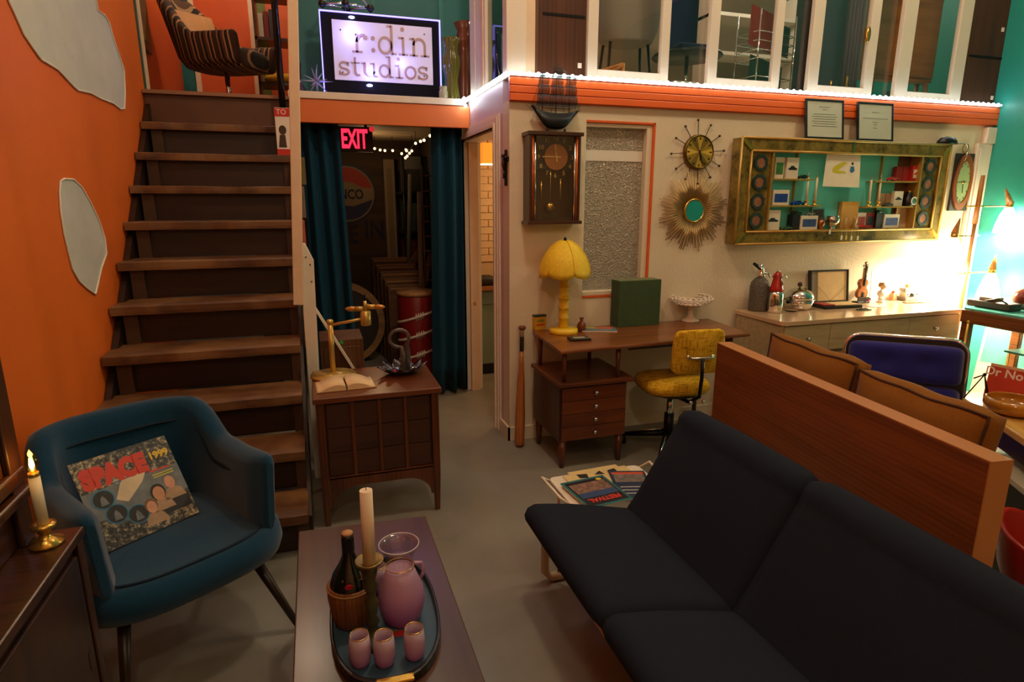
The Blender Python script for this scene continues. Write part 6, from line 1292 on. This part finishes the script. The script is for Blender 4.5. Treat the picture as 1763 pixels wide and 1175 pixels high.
# ================================================================== dark hutch at the left edge
hu=thing('dark_hutch','dark wooden hutch cabinet at the left edge of the room','hutch'); hz=.75
MB().box(-1.005,-.62,.15,1.632,.06,hz-.025).build('base_cabinet',DARKWV,hu,bevel=.004); MB().box(-1.01,-.604,.14,1.647,hz-.024,hz).build('counter',DARKW,hu,bevel=.005); MB().box(-1.0,-.64,.17,1.61,.0005,.06).build('plinth',BLACK,hu)
for i in range(3): y=.2+i*.47; d=MB().box(-.6195,-.608,y,y+.45,.1,hz-.05).build('door',DARKWV,hu,bevel=.004); MB().box(-.6075,-.607,y+.41,y+.43,.4,.45).build('catch',DARKWV,d)
MB().box(-.619,-.606,1.60,1.632,.06,hz-.026).build('corner_stile',DARKWV,hu,bevel=.003)
MB().box(-1.005,-.715,.15,1.63,hz+.001,1.95).build('upper_cabinet',DARKWV,hu,bevel=.004); MB().box(-.7145,-.70,1.57,1.63,hz+.001,1.95).build('upper_stile',DARKWV,hu,bevel=.004); MB().box(-.7145,-.688,.15,1.635,.86,.885).build('ledge',DARKW,hu,bevel=.006); MB().box(-.7145,-.696,.15,1.63,.90,.935).build('lower_rail',DARKW,hu,bevel=.005)
p=onz(81,938,hz); cl_=candle_lamp('lit electric candle lamp with brass base on the dark hutch',(p.x,p.y,hz+.0006),.175,1.3,True); lamp('candle_bulb',(p.x,p.y,hz+.22),.15,(1,.6,.2),.01)
# ================================================================== coffee table and tray
TZ=.42; ct=thing('coffee_table','long dark wooden coffee table in the middle of the floor','table'); TT2=wood('table_wood',S(58,37,28),S(82,54,40),.28,1,.8,coat=.3)
slab([(-.125,.7),(.318,.7),(.318,2.02),(-.125,2.05)],TZ-.035,TZ,'table_top',TT2,ct,.004)
for x,y in((-.09,.76),(.28,.76),(-.09,1.97),(.28,1.95)): MB().cyl((x,y,TZ-.035),(x+(.03 if x>0 else -.03)*0,y,.0005),.024,.014,12).build('leg',DARKWV,ct)
MB().box(-.08,.27,.8,1.9,TZ-.09,TZ-.036).build('apron',DARKW,ct)
tr=thing('oval_tray','blue oval tray with black rim and gilt handle on the coffee table','tray',(.113,1.505,TZ+.0006),rad(-2))
def egg(f,n=48): return [(.142*f*math.copysign(abs(math.cos(a))**.8,math.cos(a)),.262*f*math.copysign(abs(math.sin(a))**.82,math.sin(a))) for a in[2*PI*i/n for i in range(n)]]
MB().prism(egg(.97),0,.006).build('tray_bed',mat('tray_blue',S(52,82,100),.45,var=.08,vs=9),tr); b=MB(); poly_ring(b,egg(1.03),egg(.965),0,.024); b.build('rim',mat('tray_black',S(22,20,20),.3),tr,bevel=.004)
MB().box(-.04,.05,-.284,-.262,.022,.032).build('handle',BRASS,tr,bevel=.004)
b=MB(); b.prism([(.03*u+.035,.012*v-.09) for u,v in disc(1,16)],.006,.0068); b.build('painted_motif',mat('motif_red',S(160,40,30),.5),tr); b=MB(); b.prism([(-.01+.05*u,.02*v-.085) for u,v in disc(1,16)],.006,.0066); b.build('painted_motif',mat('motif_gold',S(84,96,80),.5),tr)
trz=TZ+.0072
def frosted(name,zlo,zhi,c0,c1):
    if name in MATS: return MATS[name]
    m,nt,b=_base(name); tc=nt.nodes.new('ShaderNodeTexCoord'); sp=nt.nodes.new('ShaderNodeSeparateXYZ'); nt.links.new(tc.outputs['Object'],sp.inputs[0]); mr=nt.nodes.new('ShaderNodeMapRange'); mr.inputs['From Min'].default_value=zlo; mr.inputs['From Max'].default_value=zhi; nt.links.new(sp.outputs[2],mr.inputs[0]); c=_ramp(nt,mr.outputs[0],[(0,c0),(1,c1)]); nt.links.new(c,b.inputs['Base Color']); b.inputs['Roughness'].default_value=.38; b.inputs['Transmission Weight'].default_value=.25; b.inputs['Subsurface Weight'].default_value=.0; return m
def ptz(px,py,z): v=onz(px,py,z); return v
pc_=(.158,1.475,trz); t=thing('pink_pitcher','frosted pink glass pitcher with clear flared neck on the tray','pitcher',pc_)
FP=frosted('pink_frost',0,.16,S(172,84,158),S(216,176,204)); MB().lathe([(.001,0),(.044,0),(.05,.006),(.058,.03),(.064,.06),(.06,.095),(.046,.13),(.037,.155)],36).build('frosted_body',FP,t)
NK=pane('neck_glass',(.93,.9,.9,1),.12); MB().lathe([(.037,.155),(.0345,.175),(.037,.195),(.046,.215),(.053,.228)],36,cap=False).build('clear_neck',NK,t,solid=.002); b=MB(); b.tube([(.053*math.cos(a),.053*math.sin(a),.228) for a in[2*PI*i/32 for i in range(32)]],.0018,6,closed=True); b.build('rim',mat('rim_glass',S(200,190,180),.1,coat=.6),t)
b=MB(); b.tube([(.0365*math.cos(a),.0365*math.sin(a),.162) for a in[2*PI*i/32 for i in range(32)]],.0016,6,closed=True); b.build('gold_band',BRASS,t); MB().tube([(.04,.02,.15),(.062,.03,.14),(.068,.032,.11),(.058,.03,.09)],.005,8).build('handle',FP,t)
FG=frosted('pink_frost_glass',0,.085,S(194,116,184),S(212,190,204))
def tumbler(lab,loc):
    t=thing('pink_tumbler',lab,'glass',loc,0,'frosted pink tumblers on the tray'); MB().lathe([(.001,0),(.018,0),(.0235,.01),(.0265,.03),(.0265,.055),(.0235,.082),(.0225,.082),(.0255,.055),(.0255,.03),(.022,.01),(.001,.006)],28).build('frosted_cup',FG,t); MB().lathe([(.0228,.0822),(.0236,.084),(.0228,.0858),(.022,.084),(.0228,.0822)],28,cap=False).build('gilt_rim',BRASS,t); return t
for q,lab in(((622,1150),'leftmost front pink tumbler on the oval tray'),((664,1150),'middle front pink tumbler on the oval tray'),((716,1138),'right front pink tumbler beside the pitcher foot'),((653,1022),'pink tumbler standing behind the pitcher and bottle')):
    v=onz(*q,trz); tumbler(lab,(v.x,v.y+.012,trz))
v=(.028,1.505,trz); t=thing('chianti_bottle','dark wine bottle in an amber straw basket on the tray','bottle',v); DG=mat('bottle_black',S(18,22,16),.12,var=0,coat=.6)
MB().lathe([(.001,.04),(.05,.05),(.0565,.09),(.055,.12),(.045,.15),(.028,.178),(.018,.2),(.0155,.215),(.0145,.25),(.016,.255),(.016,.262)],28).build('glass',DG,t); MB().lathe([(.001,0),(.044,0),(.049,.008),(.056,.04),(.062,.085),(.0605,.118),(.0575,.12)],28).build('straw_basket',wood('straw',S(92,52,20),S(130,80,36),.6,2,1.6,bump=.4),t); MB().lathe([(.001,.262),(.0145,.262),(.0145,.268),(.001,.27)],14).build('cork',mat('cork',S(190,140,90),.7),t)
MB().lathe([(.0165,.215),(.0165,.25)],16,cap=False).build('foil',mat('foil_dark',S(40,34,36),.4,.4),t); 
for a0 in(.3,2.4): MB().tube([(.057*math.cos(a0)*-1,-.03,.1),(.03*math.cos(a0),-.04,.15),(.018,-.0,.186)],.002,5).build('cord',mat('straw_cord',S(150,110,60),.7),t)
MB().prism(disc(.0105,16),0,.001,TM((-.006,-.0535,.14),(PI/2+.4,0,0))).build('sticker',mat('sticker_red',S(220,30,60),.5),t)
for x0 in(-.02,.03): MB().lathe([(.0601,.02),(.0615,.09)],28,TM((0,0,0)),cap=False) 
MB().tube([(.061*math.cos(a),.061*math.sin(a),.112) for a in[2*PI*i/24 for i in range(24)]],.003,6,closed=True).build('basket_band',mat('straw_cord',S(150,110,60),.7),t)
v=(.075,1.405,trz); t=thing('candlestick','turned dark green candlestick with a tall white candle on the tray','candlestick',v); CG=mat('olive_turned',S(66,64,36),.4,var=.2,vs=20)
MB().lathe([(.001,0),(.042,0),(.044,.008),(.03,.018),(.014,.03),(.012,.05),(.017,.06),(.011,.075),(.014,.1),(.018,.115),(.011,.13),(.013,.15),(.019,.165),(.012,.18),(.018,.2),(.02,.225)],24).build('stem',CG,t); MB().lathe([(.018,.225),(.034,.232),(.036,.24),(.033,.24),(.016,.232)],24).build('drip_pan',mat('drip_brass',S(150,130,80),.3,.8),t); MB().cyl((0,0,.232),(.002,0,.43),.0165,.0155,20).build('candle',mat('candle_wax',S(236,210,176),.5,var=.03),t); MB().cyl((.002,0,.43),(.003,0,.44),.001,n=5).build('wick',INK,t)
# ================================================================== black sofa
sf=thing('black_sofa','black fabric sling sofa on pale bent wood legs','sofa'); BLK=fabric('black_wool',S(28,35,47),.98,500,.0,.35,.25)
YS=[(1.362,2.045),(.62,1.361)]
def sling(path,y0,y1,th,name,puff=.018):
    'padded sheet following a polyline of (x,z); thickness to the left of travel'
    d=[0]
    for i in range(1,len(path)): d.append(d[-1]+math.dist(path[i],path[i-1]))
    L=d[-1]; nu,nv=30,16; top=[];bot=[]
    def at_(t):
        q=0
        while q<len(d)-2 and d[q+1]<t: q+=1
        f=(t-d[q])/(d[q+1]-d[q]); return Vector((path[q][0]+(path[q+1][0]-path[q][0])*f,path[q][1]+(path[q+1][1]-path[q][1])*f))
    for i in range(nu+1):
        u=i/nu; c_=at_(L*u); a=at_(max(0,L*u-.02)); e=at_(min(L,L*u+.02)); t=(e-a).normalized(); nn=Vector((-t.y,t.x)); rt=[];rb=[]
        for j in range(nv+1):
            v=j/nv; ev=min(1,(1-abs(2*v-1))*7); eu=min(1,(1-abs(2*u-1))*9); k4=max(.45,math.sin(ev*PI/2))**.6*math.sin(eu*PI/2)**.6
            h=th*(.12+.88*k4)+puff*math.sin(PI*v)*math.sin(PI*u); y=y0+(y1-y0)*v; p=c_+nn*h; rt.append((p.x,y,p.y)); p=c_; rb.append((p.x,y,p.y))
        top.append(rt);bot.append(rb)
    b=MB(); b.grid(top); b.grid(bot[::-1]); b.grid([top[0],bot[0]]); b.grid([bot[-1],top[-1]]); b.grid([[r[0] for r in bot],[r[0] for r in top]]); b.grid([[r[-1] for r in top],[r[-1] for r in bot]]); return b.build(name,BLK,sf)
fr_=[(.755+.023*math.cos(rad(a)),.335+.023*math.sin(rad(a))) for a in(215,190,165,140,110,90)]
bt_=[(1.43+.023*math.cos(rad(a)),.655+.023*math.sin(rad(a))) for a in(145,110,75,40,0,-40,-80)]
for y0,y1 in YS:
    sling(fr_+[(.80,.352),(.9,.335),(1.05,.30),(1.20,.262)],y0,y1,.036,'seat_cushion',.016); sling([(1.17,.262),(1.22,.33),(1.31,.48),(1.40,.63)]+bt_,y0,y1,.036,'back_cushion',.016)
DOW=wood('pale_beech',S(190,140,92),S(216,170,120),.4,1,.6)
for x,z in((.755,.335),(1.43,.655)): MB().cyl((x,.6,z),(x,2.062,z),.021,n=14).build('dowel_rail',DOW,sf)
MB().tube([(.728,.62,.312),(.728,2.04,.312)],.006,8).build('front_rail',DOW,sf); MB().cyl((1.17,.6,.235),(1.17,2.055,.235),.02,n=10).build('rear_rail',DOW,sf)
for y in(2.075,.66):
    MB().tube([(.765,y,.33),(.815,y,.28),(.815,y,.05),(.84,y,.02),(1.32,y,.02),(1.36,y,.05),(1.36,y,.3),(1.425,y,.64)],.019,10).build('bent_leg_frame',mat('pale_lacquer',S(206,186,156),.4),sf)
MB().tube([(.86,2.05,.06),(1.0,1.9,.06),(1.0,.85,.06),(.86,.69,.06)],.006,8).build('wire_brace',STEEL,sf)
# ================================================================== white magazine table behind the sofa end
mt=thing('magazine_table','low white wire magazine table beyond the sofa end','table'); WP=mat('white_plastic',S(232,222,200),.4)
mz=.295; mx0,mx1,my0,my1=.955,1.42,2.115,2.415
MB().prism([(x+(mx0+mx1)/2,y+(my0+my1)/2) for x,y in rrect(mx1-mx0,my1-my0,.03)],mz-.015,mz).build('tray_top',WP,mt,bevel=.004)
for x,s in((mx0,-1),(mx1,1)): MB().tube([(x,my0+.05,mz-.008),(x+s*.035,my0+.06,mz+.02),(x+s*.045,my1-.04,mz+.025),(x,my1-.02,mz-.008)],.006,8).build('loop_handle',WP,mt)
for x,y in((mx0+.04,my0+.04),(mx1-.04,my0+.04),(mx0+.04,my1-.04),(mx1-.04,my1-.04)): MB().cyl((x,y,mz-.015),(x,y,.0005),.009,n=8).build('leg',WP,mt)
def mag(lab,cx,cy,rz,w,h,z,cov,extra):
    t=thing('magazine',lab,'magazine',(cx,cy,z),rz); MB().box(-w/2,w/2,-h/2,h/2,0,.004).build('pages',PAPER,t); MB().box(-w/2,w/2,-h/2,h/2,.0041,.005).build('cover',cov,t); extra(t); return t
def ex0(t):
    MB().box(-.13,.13,.055,.095,.0051,.0055).build('lettering_band',mat('cream_mag',S(214,190,130),.5),t)
    for q in([(-.1,.02),(-.06,.01),(-.05,.05),(-.1,.06)],[(-.02,.03),(.03,.02),(.02,.06)],[(.05,.03),(.1,.03),(.1,.06),(.06,.05)]): MB().prism(q,.0056,.006).build('printed_mark',INK,t)
mag('cream magazine with black lettering at the back of the white table',1.19,2.335,.05,.33,.14,mz+.0006,mat('cream_mag',S(214,190,130),.5),ex0)
def ex1(t):
    MB().box(-.07,.07,.02,.1,.0051,.0056).build('cover_photo',mat('mag_photo',S(120,110,104),.4,var=.6,vs=30),t); MB().box(-.075,.075,.1,.12,.0051,.0058).build('orange_title',mat('mag_orange',S(206,80,34),.5),t)
    for j in range(3): MB().box(-.06,.06,-.03-j*.03,-.025-j*.03,.0051,.0056).build('text_line',WHITE,t)
mag('navy magazine with an orange title on the white table',1.285,2.215,-.28,.17,.27,mz+.0064,mat('mag_navy',S(34,50,80),.4,var=.15),ex1)
def ex2(t):
    MB().box(-.098,.098,-.11,.11,.0051,.0055).build('dark_ground',mat('mag_dark',S(30,26,34),.4,var=.2),t); MB().box(-.09,.09,.0,.085,.0056,.006).build('crowd_photo',mat('mag_crowd',S(130,100,84),.4,var=.8,vs=45),t); MB().box(-.09,.09,-.045,.0,.0056,.006).build('blue_band',mat('mag_blue',S(50,76,120),.4),t)
    text('title','FESTIVAL',.042,mat('mag_red',S(222,58,36),.5),t,TM((0,-.072,.0064),(0,0,PI)),.0003,sx=.9,bold=.0014); MB().prism([(.07+.014*u,.095+.01*v) for u,v in disc(1,14)],.0056,.0064).build('yellow_sticker',YEL,t)
mag('teal bordered magazine with a red title lying upside down in front',1.095,2.195,.10,.22,.25,mz+.0124,mat('mag_teal',S(40,110,110),.4),ex2)
# ================================================================== teak backed bench
bn=thing('teak_bench','teak bench seen from behind its tall plain back panel','bench',(1.82,1.762,0),rad(-6.9))
MB().box(-.028,.045,-.718,.72,.13,.855).build('back_panel',TEAK,bn,bevel=.002); MB().box(-.0285,.0455,-.719,.721,.8551,.859).build('top_edge',TEAKE,bn); MB().box(-.0285,.0455,-.723,-.7185,.13,.859).build('end_edge',TEAKE,bn)
MB().box(.05,.29,-.46,.7,.28,.32).build('seat_platform',TEAK,bn,bevel=.003); MB().prism(rrect(.23,1.12,.04),.321,.40,TM((.17,.12,0))).build('seat_pad',fabric('brown_cord',S(134,86,24),.95,300,.1,.4),bn,bevel=.015)
for x in(.0,.26):
    for y in(-.42,.66): MB().cyl((x,y,.28 if x>.1 else .13),(x,y,.0005),.02,.014,10).build('leg',TEAK,bn)
CORD=fabric('brown_cord',S(134,86,24),.95,300,.3,.4)
def bcush(lab,yc,w,h,lean,z,xo):
    loc=bn.matrix_basis@Vector((xo,yc,z)); e_=thing('bench_cushion',lab,'cushion',loc,0,'brown cushions on the teak bench'); e_.rotation_euler=(0,rad(-lean),rad(-6.9))
    n=16; A=[];Bk=[]
    for i in range(n+1):
        ra=[];rb=[]
        for j in range(n+1):
            u=-1+2*i/n; v=-1+2*j/n; pin=1+.04*(u*u*v*v)+.012*math.sin(7*u)*(v>.9); f=(1-u**6)*(1-v**6); t2=.034+.036*f
            y=u*w/2*pin; zz=h/2+v*h/2*pin; wob=.004*math.sin(9*u+2*v)*f; ra.append((-t2+wob,y,zz)); rb.append((t2,y,zz))
        A.append(ra);Bk.append(rb)
    b=MB(); b.grid(A); b.grid(Bk[::-1])
    def strip(P,Q,dy,dz):
        ms=[[(p[0]+(q_[0]-p[0])*f,p[1]+dy*math.sin(PI*f)*(1-(2*gi/n-1)**8),p[2]+dz*math.sin(PI*f)*(1-(2*gi/n-1)**8)) for gi,(p,q_) in enumerate(zip(P,Q))] for f in(0,.15,.35,.65,.85,1)]; b.grid(ms)
    strip(A[0],Bk[0],-.016,0); strip(Bk[-1],A[-1],.016,0); strip([r[0] for r in Bk],[r[0] for r in A],0,-.012); strip([r[-1] for r in A],[r[-1] for r in Bk],0,.02); b.build('cover',CORD,e_)
    per=[A[i][n] for i in range(n+1)]+[A[n][j] for j in range(n-1,-1,-1)]+[A[i][0] for i in range(n-1,-1,-1)]+[A[0][j] for j in range(1,n)]
    MB().tube([(-.035,y,z) for x,y,z in per],.005,6,closed=True).build('piping',mat('cord_piping',S(70,42,24),.9),e_)
bcush('far brown corduroy cushion leaning behind the teak panel',.275,.53,.51,-7,.412,.125); bcush('near brown corduroy cushion leaning behind the teak panel',-.285,.51,.49,-7,.412,.125)
# ================================================================== blue office chair
fl=rad(-39.8); bc=thing('blue_office_chair','royal blue padded office chair with chrome rim behind the bench','chair',(2.66,2.04,0),fl); RB=fabric('royal_blue',S(34,34,120),.9,350,.3,.3,.15)
def pad(w,h,th,name,m,parent,M,dim=()):
    n=18; A=[]
    for i in range(n+1):
        r=[]
        for j in range(n+1):
            u=-1+2*i/n; v=-1+2*j/n; x=u*w/2; z=v*h/2; rr=max(abs(u),abs(v)); f=(1-abs(u)**5)*(1-abs(v)**5); k5=(abs(u)**6+abs(v)**6); cr=1/(max(1,(abs(u)**8+abs(v)**8))**(1/8)); y=-th*f**.5
            for du,dv in dim: y+=.022*math.exp(-((u-du)**2*(w*8)**2+(v-dv)**2*(h*9)**2)*2)
            r.append((x*cr,y,z*cr))
        A.append(r)
    b=MB(); b.grid(A); bt=[[(x,.012,z) for x,y,z in r] for r in A]; b.grid(bt[::-1]); b.grid([A[0],bt[0]]); b.grid([bt[-1],A[-1]]); b.grid([[r[0] for r in bt],[r[0] for r in A]]); b.grid([[r[-1] for r in A],[r[-1] for r in bt]]); return b.build(name,m,parent,M=M)
Mb=TM((0,.20,.66),(rad(-8),0,0))
pad(.50,.20,.045,'upper_pad',RB,bc,Mb@TM((0,-.012,.09)),((-.38,0.1),(.38,.1))); pad(.50,.19,.045,'lower_pad',RB,bc,Mb@TM((0,-.012,-.11)),((-.38,0),(.38,0)))
b=MB(); b.prism(rrect(.525,.43,.07),-.016,.0,Mb@FRONT); b.build('back_shell',BLACK,bc); 
MB().tube([tuple(Mb@Vector((x,.006,z))) for x,z in rrect(.535,.44,.075,6)],.011,8,closed=True).build('chrome_rim',CHROME,bc)
b=cushion(.50,.46,.08,dome=.012); b.build('seat',RB,bc,M=TM((0,-.04,.42))); MB().cyl((0,.0,.1),(0,0,.42),.028,n=12).build('column',CHROME,bc)
MB().tube([(0,.0,.4),(0,.2,.42),(0,.235,.55)],.018,8).build('back_stem',BLKM,bc)
for i in range(4): a=rad(45+90*i); MB().tube([(0,0,.11),(.28*math.cos(a),.28*math.sin(a),.05),(.28*math.cos(a),.28*math.sin(a),.002)],[.022,.014,.014],8).build('base_leg',CHROME,bc)
# ================================================================== dining table at the right edge
dth=math.atan2(.302,.187); TB=.72; e_l=Vector((math.cos(dth),math.sin(dth),0)); e_r=Vector((math.sin(dth),-math.cos(dth),0)); p00=Vector((2.372,1.372,0))
dt=thing('honey_table','honey coloured wooden table at the right edge','table',(p00.x,p00.y,0),dth-PI/2)
HON=wood('honey_wood',S(196,146,66),S(222,178,96),.25,1,.7,coat=.3)
MB().box(0,1.1,-.12,.47,TB-.03,TB).build('table_top',HON,dt,bevel=.006); MB().box(.05,1.05,-.08,.42,TB-.13,TB-.031).build('apron',DARKW,dt)
for x,y in((.08,-.06),(1.0,-.06),(.08,.4),(1.0,.4)): MB().cyl((x,y,TB-.03),(x,y,.0005),.028,.018,12).build('leg',DARKWV,dt)
MB().box(.0,.9,-.13,.3,.53,.55).build('lower_shelf',mat('pale_stone',S(190,184,160),.3),dt); MB().box(.06,.88,.02,.28,.05,.529).build('black_base',BLACK,dt)
p=onz(1742,712,TB); t=thing('ochre_bowl','ochre glazed ceramic bowl on the honey coloured table','bowl',(p.x,p.y,TB+.0006)); OC=mat('ochre_glaze',S(176,122,34),.12,var=.2,vs=10,coat=.7)
MB().lathe([(.001,0),(.06,0),(.085,.012),(.1,.035),(.098,.055),(.088,.062),(.084,.06),(.09,.05),(.09,.036),(.07,.014),(.001,.01)],40).build('bowl',OC,t)
# record with red cover standing on the table
p=onz(1722,703,TB); t=thing('red_record','red record sleeve with white title standing on the honey table','record',(2.745,1.60,TB+.0006),0); t.rotation_euler=(rad(-8),0,rad(-80))
MB().box(-.155,.155,-.003,.003,0,.15).build('sleeve',mat('album_red',S(196,70,50),.4,var=.1,vs=10),t); text('title','Dr No',.05,WHITE,t,TM((-.10,-.0038,.115),(PI/2,0,0)),.0004,bold=.001); b=MB(); b.prism([(.02,.0),(.1,.0),(.1,.05),(.07,.08),(.075,.1),(.06,.12),(.04,.1),(.045,.07)],0,.0006,TM((0,-.0032,0),(PI/2,0,0))); b.build('printed_figure',mat('album_skin',S(170,110,80),.5,var=.2,vs=30),t)
MB().box(-.155,.155,-.0034,-.003,.138,.1495).build('pale_band',mat('album_band',S(214,180,140),.5),t)
p=(2.645,1.715); t=thing('wire_stand','small black wire tripod in front of the red record','stand',(p[0],p[1],TB+.0006)); top_=Vector((.0,0,.115))
for a in(0,2.1,4.2): MB().cyl((.055*math.cos(a),.055*math.sin(a),.001),top_,.003,n=6).build('leg',BLKM,t)
MB().ball(top_,.008,8).build('joint',BLKM,t); MB().cyl(top_,top_+Vector((-.06,.0,-.01)),.003,n=6).build('arm',BLKM,t)
# red shell chair tucked below
rc=thing('red_shell_chair','red moulded shell chair with steel legs at the right edge','chair',(2.25,1.06,0),rad(40)); RS=mat('red_shell',S(168,40,26),.35,var=.05)
b,_=tub_shell(.2,.2,.12,lambda s:.44+.07*(1-smooth01((abs(s)-.25)/.5)),lambda s:.34,.02,.05); b.build('shell',RS,rc); cushion(.40,.36,.03,dome=-.006).build('seat',RS,rc,M=TM((0,0,.33)))
for sx in(-1,1):
    for sy in(-1,1): MB().cyl((sx*.13,sy*.12,.355),(sx*.19,sy*.18,.0005),.01,n=8).build('leg',STEEL,rc)
